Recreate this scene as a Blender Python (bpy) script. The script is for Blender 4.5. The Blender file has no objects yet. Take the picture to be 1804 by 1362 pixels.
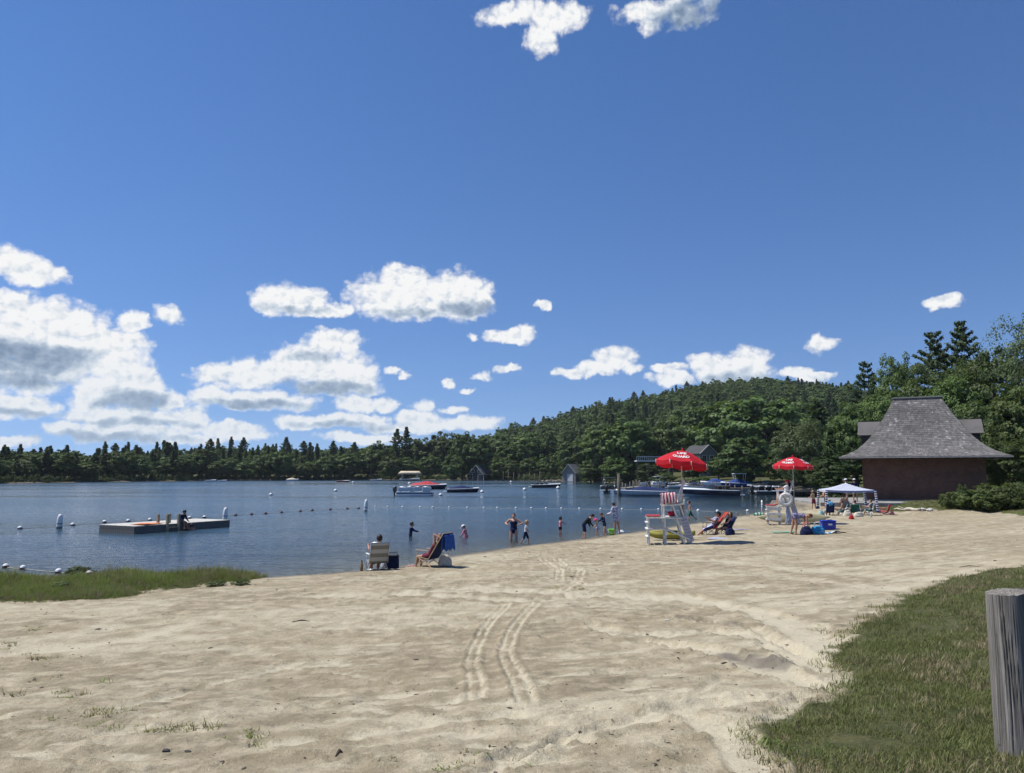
import bpy, bmesh, math, random
import numpy as np
from mathutils import Vector, Matrix

random.seed(7)
RNG = np.random.default_rng(11)
SC = bpy.context.scene
COL = SC.collection
R = math.radians

# ------------------------------------------------------------------ camera
CAM_H = 3.1
PW, PH, FPX, HORIZON = 1804.0, 1362.0, 1355.0, 835.0
PITCH = math.atan((HORIZON - PH / 2) / FPX)
cam_data = bpy.data.cameras.new('camera')
cam_data.sensor_fit = 'HORIZONTAL'
cam_data.sensor_width = 36.0
cam_data.lens = 36.0 * FPX / PW
cam_data.clip_start = 0.1
cam_data.clip_end = 8000
cam = bpy.data.objects.new('camera', cam_data)
COL.objects.link(cam)
cam.location = (0, 0, CAM_H)
cam.rotation_euler = (R(90) + PITCH, 0, 0)
SC.camera = cam

# ------------------------------------------------------------------ light
SUN_EL = R(60)
SUN_AZ = R(-80)            # measured from +Y towards +X: the sun stands to the left, a little ahead
SUN_DIR = Vector((math.sin(SUN_AZ) * math.cos(SUN_EL), math.cos(SUN_AZ) * math.cos(SUN_EL), math.sin(SUN_EL)))
sun_l = bpy.data.lights.new('sun', 'SUN')
sun_l.energy = 4.8
sun_l.angle = R(0.55)
sun_l.color = (1.0, 0.955, 0.88)
sun_o = bpy.data.objects.new('sun', sun_l)
COL.objects.link(sun_o)
sun_o.rotation_euler = (-SUN_DIR).to_track_quat('-Z', 'Y').to_euler()
sun_o.location = (0, 0, 60)

SC.view_settings.view_transform = 'Standard'
SC.view_settings.look = 'None'
SC.view_settings.exposure = 0.27
SC.view_settings.gamma = 1.0
SC.render.engine = 'CYCLES'
SC.cycles.use_denoising = True
SC.cycles.max_bounces = 6
SC.cycles.diffuse_bounces = 2
SC.cycles.glossy_bounces = 3
SC.cycles.transmission_bounces = 4
SC.cycles.transparent_max_bounces = 8
SC.cycles.caustics_reflective = False
SC.cycles.caustics_refractive = False
SC.cycles.sample_clamp_indirect = 4.0
SC.cycles.volume_bounces = 0

# ------------------------------------------------------------------ pixel helpers (photograph pixel -> direction)
_fw = Vector((0, math.cos(PITCH), math.sin(PITCH)))
_up = Vector((0, -math.sin(PITCH), math.cos(PITCH)))
def ray(px, py):
    return (_fw * FPX + Vector((1, 0, 0)) * (px - PW / 2) + _up * (PH / 2 - py)) / FPX
def at_z(px, py, z=0.0):
    d = ray(px, py)
    t = (z - CAM_H) / d.z
    return Vector((d.x * t, d.y * t, z))
def at_y(px, py, Y):
    d = ray(px, py)
    t = Y / d.y
    return Vector((d.x * t, Y, CAM_H + d.z * t))

# ------------------------------------------------------------------ node helper
class NT:
    def __init__(self, tree):
        self.t = tree; self.n = tree.nodes; self.l = tree.links
        self.n.clear()
    def add(self, typ, **kw):
        nd = self.n.new(typ)
        ins = kw.pop('ins', {})
        for k, v in kw.items():
            setattr(nd, k, v)
        for k, v in ins.items():
            self.put(nd, k, v)
        return nd
    def put(self, nd, k, v):
        s = nd.inputs[k]
        if isinstance(v, bpy.types.NodeSocket):
            self.l.new(v, s)
        elif isinstance(v, bpy.types.Node):
            self.l.new(v.outputs[0], s)
        else:
            s.default_value = v
    def math(self, op, a, b=0.0, c=0.0, clamp=False):
        nd = self.add('ShaderNodeMath', operation=op, use_clamp=clamp)
        self.put(nd, 0, a); self.put(nd, 1, b)
        if op in ('MULTIPLY_ADD', 'SMOOTH_MIN', 'SMOOTH_MAX', 'COMPARE'): self.put(nd, 2, c)
        return nd.outputs[0]
    def vmath(self, op, a, b=(0, 0, 0), c=(0, 0, 0)):
        nd = self.add('ShaderNodeVectorMath', operation=op)
        self.put(nd, 0, a)
        if op not in ('LENGTH', 'NORMALIZE'): self.put(nd, 1, b)
        if op == 'MULTIPLY_ADD': self.put(nd, 2, c)
        return nd.outputs['Value'] if op in ('DOT_PRODUCT', 'LENGTH', 'DISTANCE') else nd.outputs[0]
    def noise(self, vec, scale, detail=4.0, rough=0.55, dist=0.0, out='Fac', dims='3D'):
        nd = self.add('ShaderNodeTexNoise', noise_dimensions=dims)
        self.put(nd, 'Vector', vec) if vec is not None else None
        self.put(nd, 'Scale', scale); self.put(nd, 'Detail', detail)
        self.put(nd, 'Roughness', rough); self.put(nd, 'Distortion', dist)
        return nd.outputs[0] if out == 'Fac' else nd.outputs[1]
    def mapr(self, v, a, b, c=0.0, d=1.0, smooth=True):
        nd = self.add('ShaderNodeMapRange')
        nd.interpolation_type = 'SMOOTHSTEP' if smooth else 'LINEAR'
        self.put(nd, 0, v)
        for i, x in enumerate((a, b, c, d)): self.put(nd, i + 1, x)
        return nd.outputs[0]
    def mix(self, f, a, b, blend='MIX'):
        nd = self.add('ShaderNodeMix', data_type='RGBA', blend_type=blend)
        self.put(nd, 0, f); self.put(nd, 6, a); self.put(nd, 7, b)
        return nd.outputs[2]
    def ramp(self, v, stops):
        nd = self.add('ShaderNodeValToRGB')
        e = nd.color_ramp.elements
        while len(e) < len(stops): e.new(0.5)
        for q, (p, c) in zip(e, stops):
            q.position = p; q.color = (*c, 1) if len(c) == 3 else c
        self.put(nd, 0, v)
        return nd.outputs[0]
def C4(c): return (c[0], c[1], c[2], 1.0)

# ------------------------------------------------------------------ sky with fair weather cumulus
def azel(px, py):
    d = ray(px, py).normalized()
    return math.atan2(d.x, d.y), math.asin(d.z)
world = bpy.data.worlds.new('World')
SC.world = world
world.use_nodes = True
w = NT(world.node_tree)
sky = w.add('ShaderNodeTexSky', sky_type='NISHITA')
sky.sun_disc = False
sky.sun_elevation = SUN_EL
sky.sun_rotation = SUN_AZ
sky.altitude = 150
sky.air_density = 1.0
sky.dust_density = 0.0
sky.ozone_density = 4.0
CLOUDS = [  # photograph pixel centre, half width, half height
    (30, 470, 62, 30), (70, 485, 40, 20), (10, 455, 40, 25),
    (35, 545, 60, 34), (110, 570, 80, 40), (60, 600, 120, 55), (190, 605, 70, 34), (190, 640, 70, 34), (40, 650, 110, 45),
    (90, 630, 120, 55), (232, 568, 36, 17), (298, 556, 26, 17),
    (215, 690, 85, 38), (250, 672, 48, 32), (160, 705, 50, 26), (30, 715, 78, 24), (300, 705, 30, 18),
    (230, 735, 120, 18), (330, 740, 36, 24), (230, 762, 110, 18), (105, 757, 36, 16), (150, 768, 36, 11), (10, 778, 50, 12),
    (400, 755, 60, 12), (420, 763, 50, 14), (320, 772, 80, 12),
    (510, 527, 68, 26), (475, 535, 34, 16), (600, 545, 24, 12), (555, 550, 40, 10),
    (710, 515, 75, 46), (690, 525, 72, 38), (800, 520, 66, 44), (830, 532, 46, 28), (760, 545, 90, 20),
    (585, 605, 52, 24), (560, 645, 92, 40), (440, 660, 70, 28), (375, 665, 46, 18), (620, 658, 46, 24), (590, 680, 80, 18),
    (450, 705, 110, 20), (370, 698, 40, 18), (620, 712, 34, 18), (676, 711, 28, 13), (530, 745, 52, 14), (610, 742, 70, 14), (660, 742, 30, 13),
    (742, 715, 20, 9), (740, 738, 48, 17), (830, 744, 52, 15), (800, 721, 24, 7), (700, 755, 60, 10), (770, 750, 60, 12), (640, 772, 80, 10),
    (905, 592, 46, 14), (925, 585, 24, 12), (832, 592, 12, 7), (690, 650, 16, 7), (716, 657, 10, 6),
    (855, 659, 14, 9), (893, 652, 20, 8), (790, 675, 12, 7), (825, 686, 14, 4),
    (1085, 632, 36, 20), (1052, 648, 40, 15), (1000, 655, 26, 8), (1112, 650, 20, 9),
    (1175, 650, 36, 9), (1180, 668, 46, 14), (1255, 645, 46, 26), (1315, 640, 42, 32), (1290, 660, 80, 24), (1400, 655, 36, 12), (1440, 664, 36, 9),
    (1447, 606, 24, 15), (1664, 532, 36, 12), (955, 538, 14, 9),
    (945, 24, 84, 24), (990, 30, 50, 24), (890, 26, 48, 20), (955, 66, 27, 34), (1165, 16, 80, 20), (1142, 38, 22, 24), (1212, 26, 44, 26),
]
SHADES = [(40, 628, 140, 34, 1.0), (40, 668, 100, 18, .8), (240, 706, 75, 22, .9), (250, 745, 110, 8, .5), (200, 772, 150, 9, .6), (570, 683, 90, 15, .9),
          (450, 712, 100, 11, .8), (830, 545, 60, 14, .7), (720, 552, 70, 9, .5), (1300, 672, 90, 14, .45), (1210, 30, 80, 34, 1.0), (560, 628, 50, 8, .4), (620, 750, 110, 7, .4), (30, 728, 80, 8, .5), (520, 545, 60, 7, .35)]
tc = w.add('ShaderNodeTexCoord')
sep = w.add('ShaderNodeSeparateXYZ', ins={0: tc.outputs['Generated']})
az = w.math('ARCTAN2', sep.outputs[0], sep.outputs[1])
el = w.math('ARCSINE', sep.outputs[2])
pv = w.add('ShaderNodeCombineXYZ', ins={0: az, 1: el}).outputs[0]
warp_a = w.noise(pv, 30.0, 5.0, 0.58, out='Color')
warp_v = w.vmath('MULTIPLY_ADD', warp_a, (0.046, 0.024, 0), (-0.023, -0.012, 0))
wp = w.vmath('ADD', pv, warp_v)
def blobfield(lst, vec):
    acc = None
    for b in lst:
        ca, ce = azel(b[0], b[1])
        a1, _ = azel(b[0] + b[2], b[1]); _, e1 = azel(b[0], b[1] - b[3])
        ia, ie = 1 / max(1e-4, abs(a1 - ca)), 1 / max(1e-4, abs(e1 - ce))
        q = w.vmath('MULTIPLY_ADD', vec, (ia, ie, 0), (-ca * ia, -ce * ie, 0))
        r2 = w.vmath('DOT_PRODUCT', q, q)
        if len(b) == 4 and (b[2] < 27 or b[1] < 80): b = (*b, 0.72)      # little scraps stay thin and wispy
        if len(b) > 4: r2 = w.math('MULTIPLY_ADD', r2, b[4], 1 - b[4])
        acc = r2 if acc is None else w.math('SMOOTH_MIN', acc, r2, 0.25)
    return acc
r2 = blobfield(CLOUDS, wp)
# beyond the view the same kind of low cumulus goes on round the horizon
fld = w.noise(w.vmath('MULTIPLY', pv, (1.0, 2.4, 1.0)), 4.2, 3.0, 0.6)
fld = w.mapr(fld, 0.50, 0.72, 2.2, 0.1)
side = w.mapr(w.math('ABSOLUTE', az), 0.66, 0.80)
low = w.mapr(el, 0.50, 0.34)
lowb = w.mapr(el, -0.02, 0.03)
gate = w.math('MULTIPLY', w.math('MULTIPLY', side, low), lowb)
fld = w.math('ADD', fld, w.mapr(gate, 0, 1, 3.0, 0.0))
r2 = w.math('MINIMUM', r2, fld)
pq = w.vmath('MULTIPLY', w.vmath('ADD', pv, w.vmath('MULTIPLY', warp_v, (0.35, 0.35, 0))), (1, 1.2, 1))
def billow(vec):
    """rounded cauliflower heads broken up by finer wisps"""
    vo_ = w.add('ShaderNodeTexVoronoi', feature='F1', voronoi_dimensions='2D', normalize=True, ins={'Vector': vec, 'Scale': 46.0, 'Detail': 2.0, 'Roughness': 0.55, 'Lacunarity': 2.1})
    return w.math('SUBTRACT', 0.62, vo_.outputs['Distance'])
b1 = billow(pq)
b2 = billow(w.vmath('ADD', pq, (-0.0045, 0.0075, 0.0)))
wisp = w.noise(pq, 46.0, 5.0, 0.55, 0.2)
puff = w.math('ADD', w.math('MULTIPLY', b1, 0.55), w.math('MULTIPLY', wisp, 0.62))
base = w.math('SUBTRACT', 1.20, w.math('MINIMUM', r2, 3.0))
dens = w.math('ADD', base, w.math('MULTIPLY', w.math('SUBTRACT', puff, 0.44), 2.6))
alpha = w.mapr(dens, -0.10, 0.90)
shade = blobfield(SHADES, wp)
sh = w.mapr(w.math('SUBTRACT', shade, w.math('MULTIPLY', w.math('SUBTRACT', puff, 0.44), 1.3)), 1.35, 0.1)
relief = w.math('MULTIPLY', w.math('SUBTRACT', b1, b2), 1.0)
core = w.mapr(dens, 0.6, 2.0, 0.0, 0.10)
br = w.math('SUBTRACT', w.math('ADD', 0.93, relief), w.math('ADD', w.math('MULTIPLY', sh, 0.70), core), clamp=True)
ccol = w.ramp(br, [(0.0, (0.19, 0.27, 0.40)), (0.35, (0.37, 0.46, 0.59)), (0.65, (0.68, 0.75, 0.83)), (0.9, (0.98, 0.98, 0.98))])
hazy = w.mapr(el, 0.0, 0.20, 0.30, 0.0)
ccol = w.mix(hazy, ccol, (0.55, 0.70, 0.86, 1))
bg1 = w.add('ShaderNodeBackground', ins={'Strength': 0.104})
# the horizon band of the clear-sky model is yellowish; this clean mountain air stays blue right down
zz = w.math('MULTIPLY_ADD', w.math('MAXIMUM', sep.outputs[2], 0.0), 0.90, 0.115)
skyv = w.add('ShaderNodeCombineXYZ', ins={0: sep.outputs[0], 1: sep.outputs[1], 2: zz})
w.l.new(w.vmath('NORMALIZE', skyv.outputs[0]), sky.inputs[0])
grade = w.add('ShaderNodeHueSaturation', ins={'Saturation': 1.22, 'Value': 1.0, 'Color': w.mix(1.0, sky.outputs[0], (1.09, 0.975, 1.0, 1), 'MULTIPLY')})
w.l.new(grade.outputs[0], bg1.inputs[0])
bg2 = w.add('ShaderNodeBackground', ins={'Strength': 0.80})
w.l.new(ccol, bg2.inputs[0])
mx = w.add('ShaderNodeMixShader')
w.l.new(alpha, mx.inputs[0]); w.l.new(bg1.outputs[0], mx.inputs[1]); w.l.new(bg2.outputs[0], mx.inputs[2])
wo = w.add('ShaderNodeOutputWorld')
w.l.new(mx.outputs[0], wo.inputs[0])
world.cycles.sampling_method = 'MANUAL'
world.cycles.sample_map_resolution = 512

# ------------------------------------------------------------------ numpy noise
def _hash(ix, iy, seed):
    h = (ix * 374761393 + iy * 668265263 + seed * 974634777) & 0xFFFFFFFF
    h = ((h ^ (h >> 13)) * 1274126177) & 0xFFFFFFFF
    return ((h ^ (h >> 16)) & 0xFFFF) / 65535.0
def vnoise(x, y, seed=0):
    x = np.asarray(x, float); y = np.asarray(y, float)
    ix = np.floor(x).astype(np.int64); iy = np.floor(y).astype(np.int64)
    fx = x - ix; fy = y - iy
    fx = fx * fx * (3 - 2 * fx); fy = fy * fy * (3 - 2 * fy)
    a = _hash(ix, iy, seed); b = _hash(ix + 1, iy, seed); c = _hash(ix, iy + 1, seed); d = _hash(ix + 1, iy + 1, seed)
    return (a + (b - a) * fx) * (1 - fy) + (c + (d - c) * fx) * fy
def fbm(x, y, oct=4, seed=0, gain=0.5):
    s = 0; a = 1; t = 0
    for i in range(oct):
        s = s + a * vnoise(x * 2 ** i + 17.3 * i, y * 2 ** i - 9.1 * i, seed + i); t += a; a *= gain
    return s / t
def sstep(a, b, v):
    t = np.clip((v - a) / (b - a), 0, 1)
    return t * t * (3 - 2 * t)

# ------------------------------------------------------------------ materials
MATS = {}
def mat(name, build):
    if name not in MATS:
        m = bpy.data.materials.new(name); m.use_nodes = True
        nt = NT(m.node_tree)
        sh = build(nt)
        o = nt.add('ShaderNodeOutputMaterial')
        nt.l.new(sh, o.inputs[0])
        MATS[name] = m
    return MATS[name]
def pbsdf(nt, col, rough=0.6, spec=0.3, normal=None, metal=0.0, coat=0.0, trans=0.0):
    b = nt.add('ShaderNodeBsdfPrincipled')
    nt.put(b, 'Base Color', C4(col) if isinstance(col, tuple) and len(col) == 3 else col)
    nt.put(b, 'Roughness', rough); nt.put(b, 'Specular IOR Level', spec); nt.put(b, 'Metallic', metal)
    if coat: nt.put(b, 'Coat Weight', coat); nt.put(b, 'Coat Roughness', 0.08)
    if normal is not None: nt.put(b, 'Normal', normal)
    return b.outputs[0]
def bump(nt, h, strength=0.4, dist=0.02, normal=None):
    b = nt.add('ShaderNodeBump', ins={'Strength': strength, 'Distance': dist, 'Height': h})
    if normal is not None: nt.put(b, 'Normal', normal)
    return b.outputs[0]
def plain(name, col, rough=0.6, spec=0.3, metal=0.0, coat=0.0, var=0.14, scale=6.0, bmp=0.0):
    """a colour with slight uneven fading, grime and relief"""
    def f(nt):
        tcn = nt.add('ShaderNodeTexCoord')
        n = nt.noise(tcn.outputs['Object'], scale, 5, 0.6)
        k = nt.mapr(n, 0.3, 0.7, 1 - var, 1 + var * 0.6)
        c = nt.mix(1.0, C4(col), nt.add('ShaderNodeCombineColor', ins={0: k, 1: k, 2: k}).outputs[0], 'MULTIPLY')
        nm = bump(nt, n, bmp, 0.01) if bmp else None
        return pbsdf(nt, c, rough, spec, nm, metal, coat)
    return mat(name, f)

# ------------------------------------------------------------------ land and water layout
def zpt(px, py): v = at_z(px, py, 0.0); return (v.x, v.y)
near_shore = [zpt(*p) for p in [(-160, 1042), (0, 1031), (200, 1026), (450, 1017), (560, 1011), (640, 1004), (700, 997), (800, 978), (900, 964),
                               (1000, 952), (1100, 939), (1180, 928), (1250, 917), (1300, 909), (1340, 903), (1380, 897.5)]]
wharf_edge = [(22.3, 60.2), (23.2, 71.0), (33.0, 74.0), (41.0, 96.0), (58.0, 140.0)]
far_shore = [zpt(*p) for p in [(1425, 861), (1350, 858), (1250, 856), (1150, 853), (1080, 850), (1000, 848), (900, 847), (840, 846.5), (760, 846), (650, 845.5),
                              (560, 846), (450, 846.5), (350, 847), (200, 849), (100, 850.5), (0, 852), (-200, 853)]]
WATER = near_shore + wharf_edge + far_shore + [(-330, 230), (-330, 60), (-180, 22), (-60, 17.5)]
WP = np.array(WATER)
def shore_d(x, y):
    """signed distance to the water's edge, positive on land"""
    x = np.asarray(x, float); y = np.asarray(y, float)
    best = np.full(x.shape, 1e18); inside = np.zeros(x.shape, bool)
    n = len(WP)
    for i in range(n):
        ax, ay = WP[i]; bx, by = WP[(i + 1) % n]
        ex, ey = bx - ax, by - ay
        t = np.clip(((x - ax) * ex + (y - ay) * ey) / (ex * ex + ey * ey), 0, 1)
        dd = (x - ax - t * ex) ** 2 + (y - ay - t * ey) ** 2
        best = np.minimum(best, dd)
        c = ((ay > y) != (by > y)) & (x < (bx - ax) * (y - ay) / (by - ay + 1e-12) + ax)
        inside ^= c
    d = np.sqrt(best)
    return np.where(inside, -d, d)
RIDGE = np.array([(-900, 800, 420), (-400, 792, 420), (0, 792, 440), (100, 787, 450), (200, 779, 470), (300, 775, 500), (400, 770, 520), (500, 773, 520), (600, 777, 520),
                  (700, 772, 520), (780, 768, 560), (880, 754, 640), (950, 740, 680), (1000, 724, 700), (1080, 706, 720), (1150, 696, 730), (1200, 684, 740),
                  (1260, 674, 750), (1330, 670, 750), (1400, 674, 740), (1480, 682, 720), (1600, 690, 700), (1900, 700, 680), (2600, 745, 600)], float)
TREE_TOP = 20.0
def hill(x, y):
    D = np.maximum(y, 1.0)
    px = 902 + x / D * FPX
    px = np.where(y < 20, np.where(x < 0, -900, 2600), px)
    top = np.interp(px, RIDGE[:, 0], RIDGE[:, 1]); dr = np.interp(px, RIDGE[:, 0], RIDGE[:, 2])
    zr = np.maximum(CAM_H + (HORIZON - top) / FPX * dr - TREE_TOP, 1.0)
    start = np.interp(px, [-900, 0, 350, 650, 900, 1000, 1250, 1430, 1500, 2600], [300, 290, 360, 420, 370, 340, 240, 210, 170, 150])
    k = sstep(0, 1, (D - start) / (dr - start))
    past = 1 - 0.5 * sstep(0, 1, (D - dr) / 500.0)
    return zr * k * past * sstep(60, 160, D)
def hgt0(x, y):
    x = np.asarray(x, float); y = np.asarray(y, float)
    d = shore_d(x, y)
    far = sstep(75, 130, np.hypot(x, y))
    dp_ = np.maximum(d, 0)
    beach = 0.028 * np.minimum(dp_, 30) + 0.90 * sstep(11.0, 25.0, dp_) + .05 * sstep(0, 1.5, dp_)
    bank = 1.6 * (1 - np.exp(-np.maximum(d, 0) / 4.0)) + np.maximum(d, 0) * 0.02
    land = beach * (1 - far) + np.minimum(bank, 4) * far
    # the wharf and the ground round the boathouse lie level at just under a metre
    wz = sstep(59.6, 60.2, y) * sstep(21, 22, x) * sstep(100, 80, y)
    land = land * (1 - wz) + 0.72 * wz
    up_ = sstep(49.0, 58.5, y) * sstep(19.5, 24.0, x) * sstep(62, 60, y)
    land = np.maximum(land, up_ * (.52 + .48 * sstep(27.5, 31.0, x)))
    bed = np.maximum(-0.02 - 0.075 * np.maximum(-d, 0), -4.0)
    z = np.where(d > 0, land, bed)
    return z + np.where(d > 0, hill(x, y), 0), d
def gz(x, y):
    z, d = hgt0(np.array([x]), np.array([y]))
    return float(z[0])
_TS = 2.0 * 1.012 ** np.arange(0, 560)
def ground_at(px, py):
    """where the line of sight through a photograph pixel meets the land or the lake bed"""
    d = ray(px, py)
    def first(ts):
        z, _ = hgt0(d.x * ts, d.y * ts)
        k = np.nonzero(CAM_H + d.z * ts < z)[0]
        k = int(k[0]) if len(k) else len(ts) - 1
        return ts[max(k - 1, 0)], ts[k]
    lo, hi = first(_TS[:420]) if d.z < -0.04 else first(_TS)
    lo, hi = first(np.linspace(lo, hi, 24))
    return Vector((d.x * hi, d.y * hi, gz(d.x * hi, d.y * hi)))
def shore_or_water(px, py):
    g = ground_at(px, py)
    if g.z < 0: return at_z(px, py, 0.0)
    return g

def axis(first, ratio, end):
    v = [0.0]
    s = first
    while v[-1] < end:
        s = max(first, first + ratio * (v[-1] - 3.0)); v.append(v[-1] + s)
    return np.array(v)
gx = axis(0.032, 0.027, 2600); gx = np.concatenate([-gx[:0:-1], gx])
gy = 3.0 + axis(0.035, 0.015, 2600) ; gy = np.concatenate([[-2500, -1200, -500, -200, -80, -40, -20, -10, -5, -2, 0, 1, 2, 2.6], gy])
X, Y = np.meshgrid(gx, gy)
Z, DS = hgt0(X, Y)

# --- the surface of the sand
def poly_world(pts): return np.array([(lambda v: (v.x, v.y))(ground_at(*p)) for p in pts])
def path_dist(P, x, y):
    best = np.full(x.shape, 1e9); par = np.zeros(x.shape); s0 = 0
    for (ax, ay), (bx, by) in zip(P[:-1], P[1:]):
        ex, ey = bx - ax, by - ay; L = math.hypot(ex, ey) + 1e-9
        t = np.clip(((x - ax) * ex + (y - ay) * ey) / L ** 2, 0, 1)
        dd = np.hypot(x - ax - t * ex, y - ay - t * ey)
        m = dd < best
        best = np.where(m, dd, best); par = np.where(m, s0 + t * L, par); s0 += L
    return best, par
def inside_poly(P, x, y):
    c = np.zeros(x.shape, bool); n = len(P)
    for i in range(n):
        ax, ay = P[i]; bx, by = P[(i + 1) % n]
        c ^= ((ay > y) != (by > y)) & (x < (bx - ax) * (y - ay) / (by - ay + 1e-12) + ax)
    return c
def poly_sd(P, x, y):
    d, _ = path_dist(np.vstack([P, P[:1]]), x, y)
    return np.where(inside_poly(P, x, y), d, -d)

near = (Y > 2.0) & (Y < 75) & (np.abs(X) < 60)
xn, yn = X[near], Y[near]
warp = (fbm(xn * 0.7, yn * 0.7, 3, 3) - .5)
zadd = np.zeros(xn.shape); pale = np.zeros(xn.shape); wet = np.zeros(xn.shape)
dn = DS[near]
dry = sstep(0.3, 2.5, dn)
# old foot-churned dimples
zadd += (fbm(xn * 3.6, yn * 3.0, 4, 21, .6) - .5) * 0.075 * dry
rid = np.abs(fbm(xn * 1.1 + yn * .5, yn * 2.6, 4, 23) - .5)
zadd += .030 * np.exp(-(rid / .035) ** 2) * dry * sstep(.42, .6, fbm(xn * .6, yn * .6, 2, 24))
zadd += (fbm(xn * 0.55, yn * 0.55, 3, 31) - .5) * 0.07 * dry
pale += sstep(0.40, 0.72, fbm(xn * 0.50 + warp * 2, yn * 0.9 + warp, 4, 41)) * 0.45
# a broad patch of coarse brown sand lies in the middle, finer paler sand round it
cm = ground_at(880, 1150)
coarse_k = np.exp(-(((xn - cm.x) / 2.6) ** 2 + ((yn - cm.y) / 2.4) ** 2))
pale += (0.20 - 0.42 * coarse_k) * sstep(22, 9, yn) + 0.10 * sstep(9, 20, yn)
pale += (fbm(xn * 2.2, yn * 3.4, 4, 43) - .5) * 0.9
# wash bands and little runnels left by rain
CH = [([(700, 1046), (820, 1052), (930, 1058), (1050, 1047), (1200, 1052), (1330, 1076), (1420, 1112), (1480, 1170)], .34, .030, .9),
      ([(760, 1042), (900, 1040), (1010, 1045)], .30, .016, .9), ([(560, 1050), (700, 1044), (860, 1032)], .26, .012, .7),
      ([(1040, 1098), (1100, 1115), (1180, 1118), (1260, 1112), (1340, 1122), (1440, 1168)], .17, .035, .7),
      ([(1180, 1086), (1260, 1094), (1330, 1108), (1400, 1140)], .10, .04, .5),
      ([(1130, 1128), (1250, 1142), (1330, 1172), (1420, 1200), (1466, 1216)], .16, .040, .8),
      ([(1466, 1220), (1380, 1232), (1300, 1238), (1200, 1252), (1100, 1276), (1000, 1300), (880, 1340)], .11, .030, .9),
      ([(1270, 1196), (1230, 1224), (1120, 1234), (1040, 1248), (980, 1252)], .06, .022, .7), ([(1420, 1225), (1380, 1262), (1420, 1330), (1450, 1380)], .10, .022, .8),
      ([(900, 1262), (760, 1276), (600, 1300), (450, 1310)], .10, .018, .8), ([(1000, 1290), (930, 1330), (850, 1372)], .07, .020, .7),
      ([(1210, 1262), (1290, 1300), (1330, 1362)], .09, .02, .8), ([(520, 1165), (440, 1190), (330, 1220), (200, 1250)], .13, .018, .8), ([(700, 1200), (560, 1180), (470, 1172)], .08, .018, .6),
      ([(60, 1145), (220, 1128), (330, 1100)], .25, .012, .7), ([(1000, 1000), (1250, 985), (1500, 1010), (1640, 1022)], .3, .008, .45), ([(1050, 1030), (1350, 1010), (1600, 1040)], .25, .008, .5)]
for pts, wd, dp, pl in CH:
    dd, par = path_dist(poly_world(pts), xn, yn)
    dd = np.abs(dd + warp * wd * 1.8 + (vnoise(xn * 6, yn * 6, 5) - .5) * wd * .8)
    k = np.exp(-(dd / wd) ** 2)
    bank_ = sstep(wd * 1.10, wd * .70, dd)          # flat floor, little cut banks, a low levee outside
    zadd -= 1.25 * dp * bank_
    zadd += dp * 0.7 * np.exp(-((dd - wd * 1.25) / (wd * .22)) ** 2)
    pale += .95 * pl * sstep(0.10, 0.85, k) * (.55 + .9 * vnoise(xn * 7, yn * 11, 12))
# the barrow or wheel tracks: two ruts each, pressed by a knobbly tread
TR = [([(835, 1234), (839, 1205), (829, 1168), (836, 1140), (852, 1112), (872, 1088), (893, 1066)], .055),
      ([(927, 1236), (916, 1206), (897, 1170), (889, 1145), (903, 1112), (922, 1086), (944, 1064)], .062),
      ([(953, 984), (968, 996), (986, 1004), (984, 1022)], .075), ([(978, 984), (994, 997), (1024, 1005), (1016, 1024), (985, 1044)], .075)]
for pts, half in TR:
    P = poly_world(pts)
    dd, par = path_dist(P, xn, yn)
    half = half * 1.15
    k = np.exp(-((dd - half) / (half * .36)) ** 2)
    tread = 0.55 + 0.45 * np.sin(par * 38 + 3 * vnoise(par * 4, dd * 20, 8))
    ok = sstep(0.30, 0.42, vnoise(par * 5.0, par * 0 + half * 90, 77))
    zadd -= 0.034 * k * tread
    zadd += 0.022 * np.exp(-((dd - half * 1.9) / (half * .4)) ** 2)
    pale += 1.5 * k * (0.3 + 0.7 * ok) * (.6 + .7 * tread)
# scattered pale scuffs beside the tracks and on the open beach
rs = np.random.default_rng(5)
for i in range(230):
    if i < 70: q = ground_at(rs.uniform(640, 1300), rs.uniform(1070, 1250))
    else: q = ground_at(rs.uniform(0, 1700), 985 + 360 * rs.uniform(0, 1) ** 1.5)
    if q.z < 0.12: continue
    a = rs.uniform(-.5, .5); L = rs.uniform(.10, .26) * (1 + q.y * .02); W = L * rs.uniform(.3, .55)
    m = (np.abs(xn - q.x) < 1.5 * L) & (np.abs(yn - q.y) < 1.5 * L)
    ux = (xn[m] - q.x) * math.cos(a) + (yn[m] - q.y) * math.sin(a); uy = -(xn[m] - q.x) * math.sin(a) + (yn[m] - q.y) * math.cos(a)
    k = np.exp(-(ux / L) ** 2 - (uy / W) ** 2)
    pale[m] += .7 * sstep(.35, .8, k + (vnoise(xn[m] * 16, yn[m] * 16, 9) - .5) * .5); zadd[m] -= .02 * k
# damp silt left in the runnels
for (p, q, wd, s) in [((1275, 1148), (1395, 1174), .17, 1.0), ((1195, 1086), (1310, 1100), .08, 1.0), ((1090, 1110), (1140, 1117), .05, .8), ((1300, 1190), (1316, 1193), .06, .6), ((1340, 1130), (1240, 1128), .04, .4)]:
    dd, _ = path_dist(poly_world([p, q]), xn, yn)
    wet += s * np.exp(-((dd + (vnoise(xn * 5, yn * 5, 6) - .5) * wd) / wd) ** 2)
wet += sstep(1.3, 0.15, dn + (fbm(xn * 1.1, yn * 1.1, 3, 61) - .5) * 1.0)
Z[near] += zadd * np.where(dn > 0, 1, 0.25)
zadd_near = zadd
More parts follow.
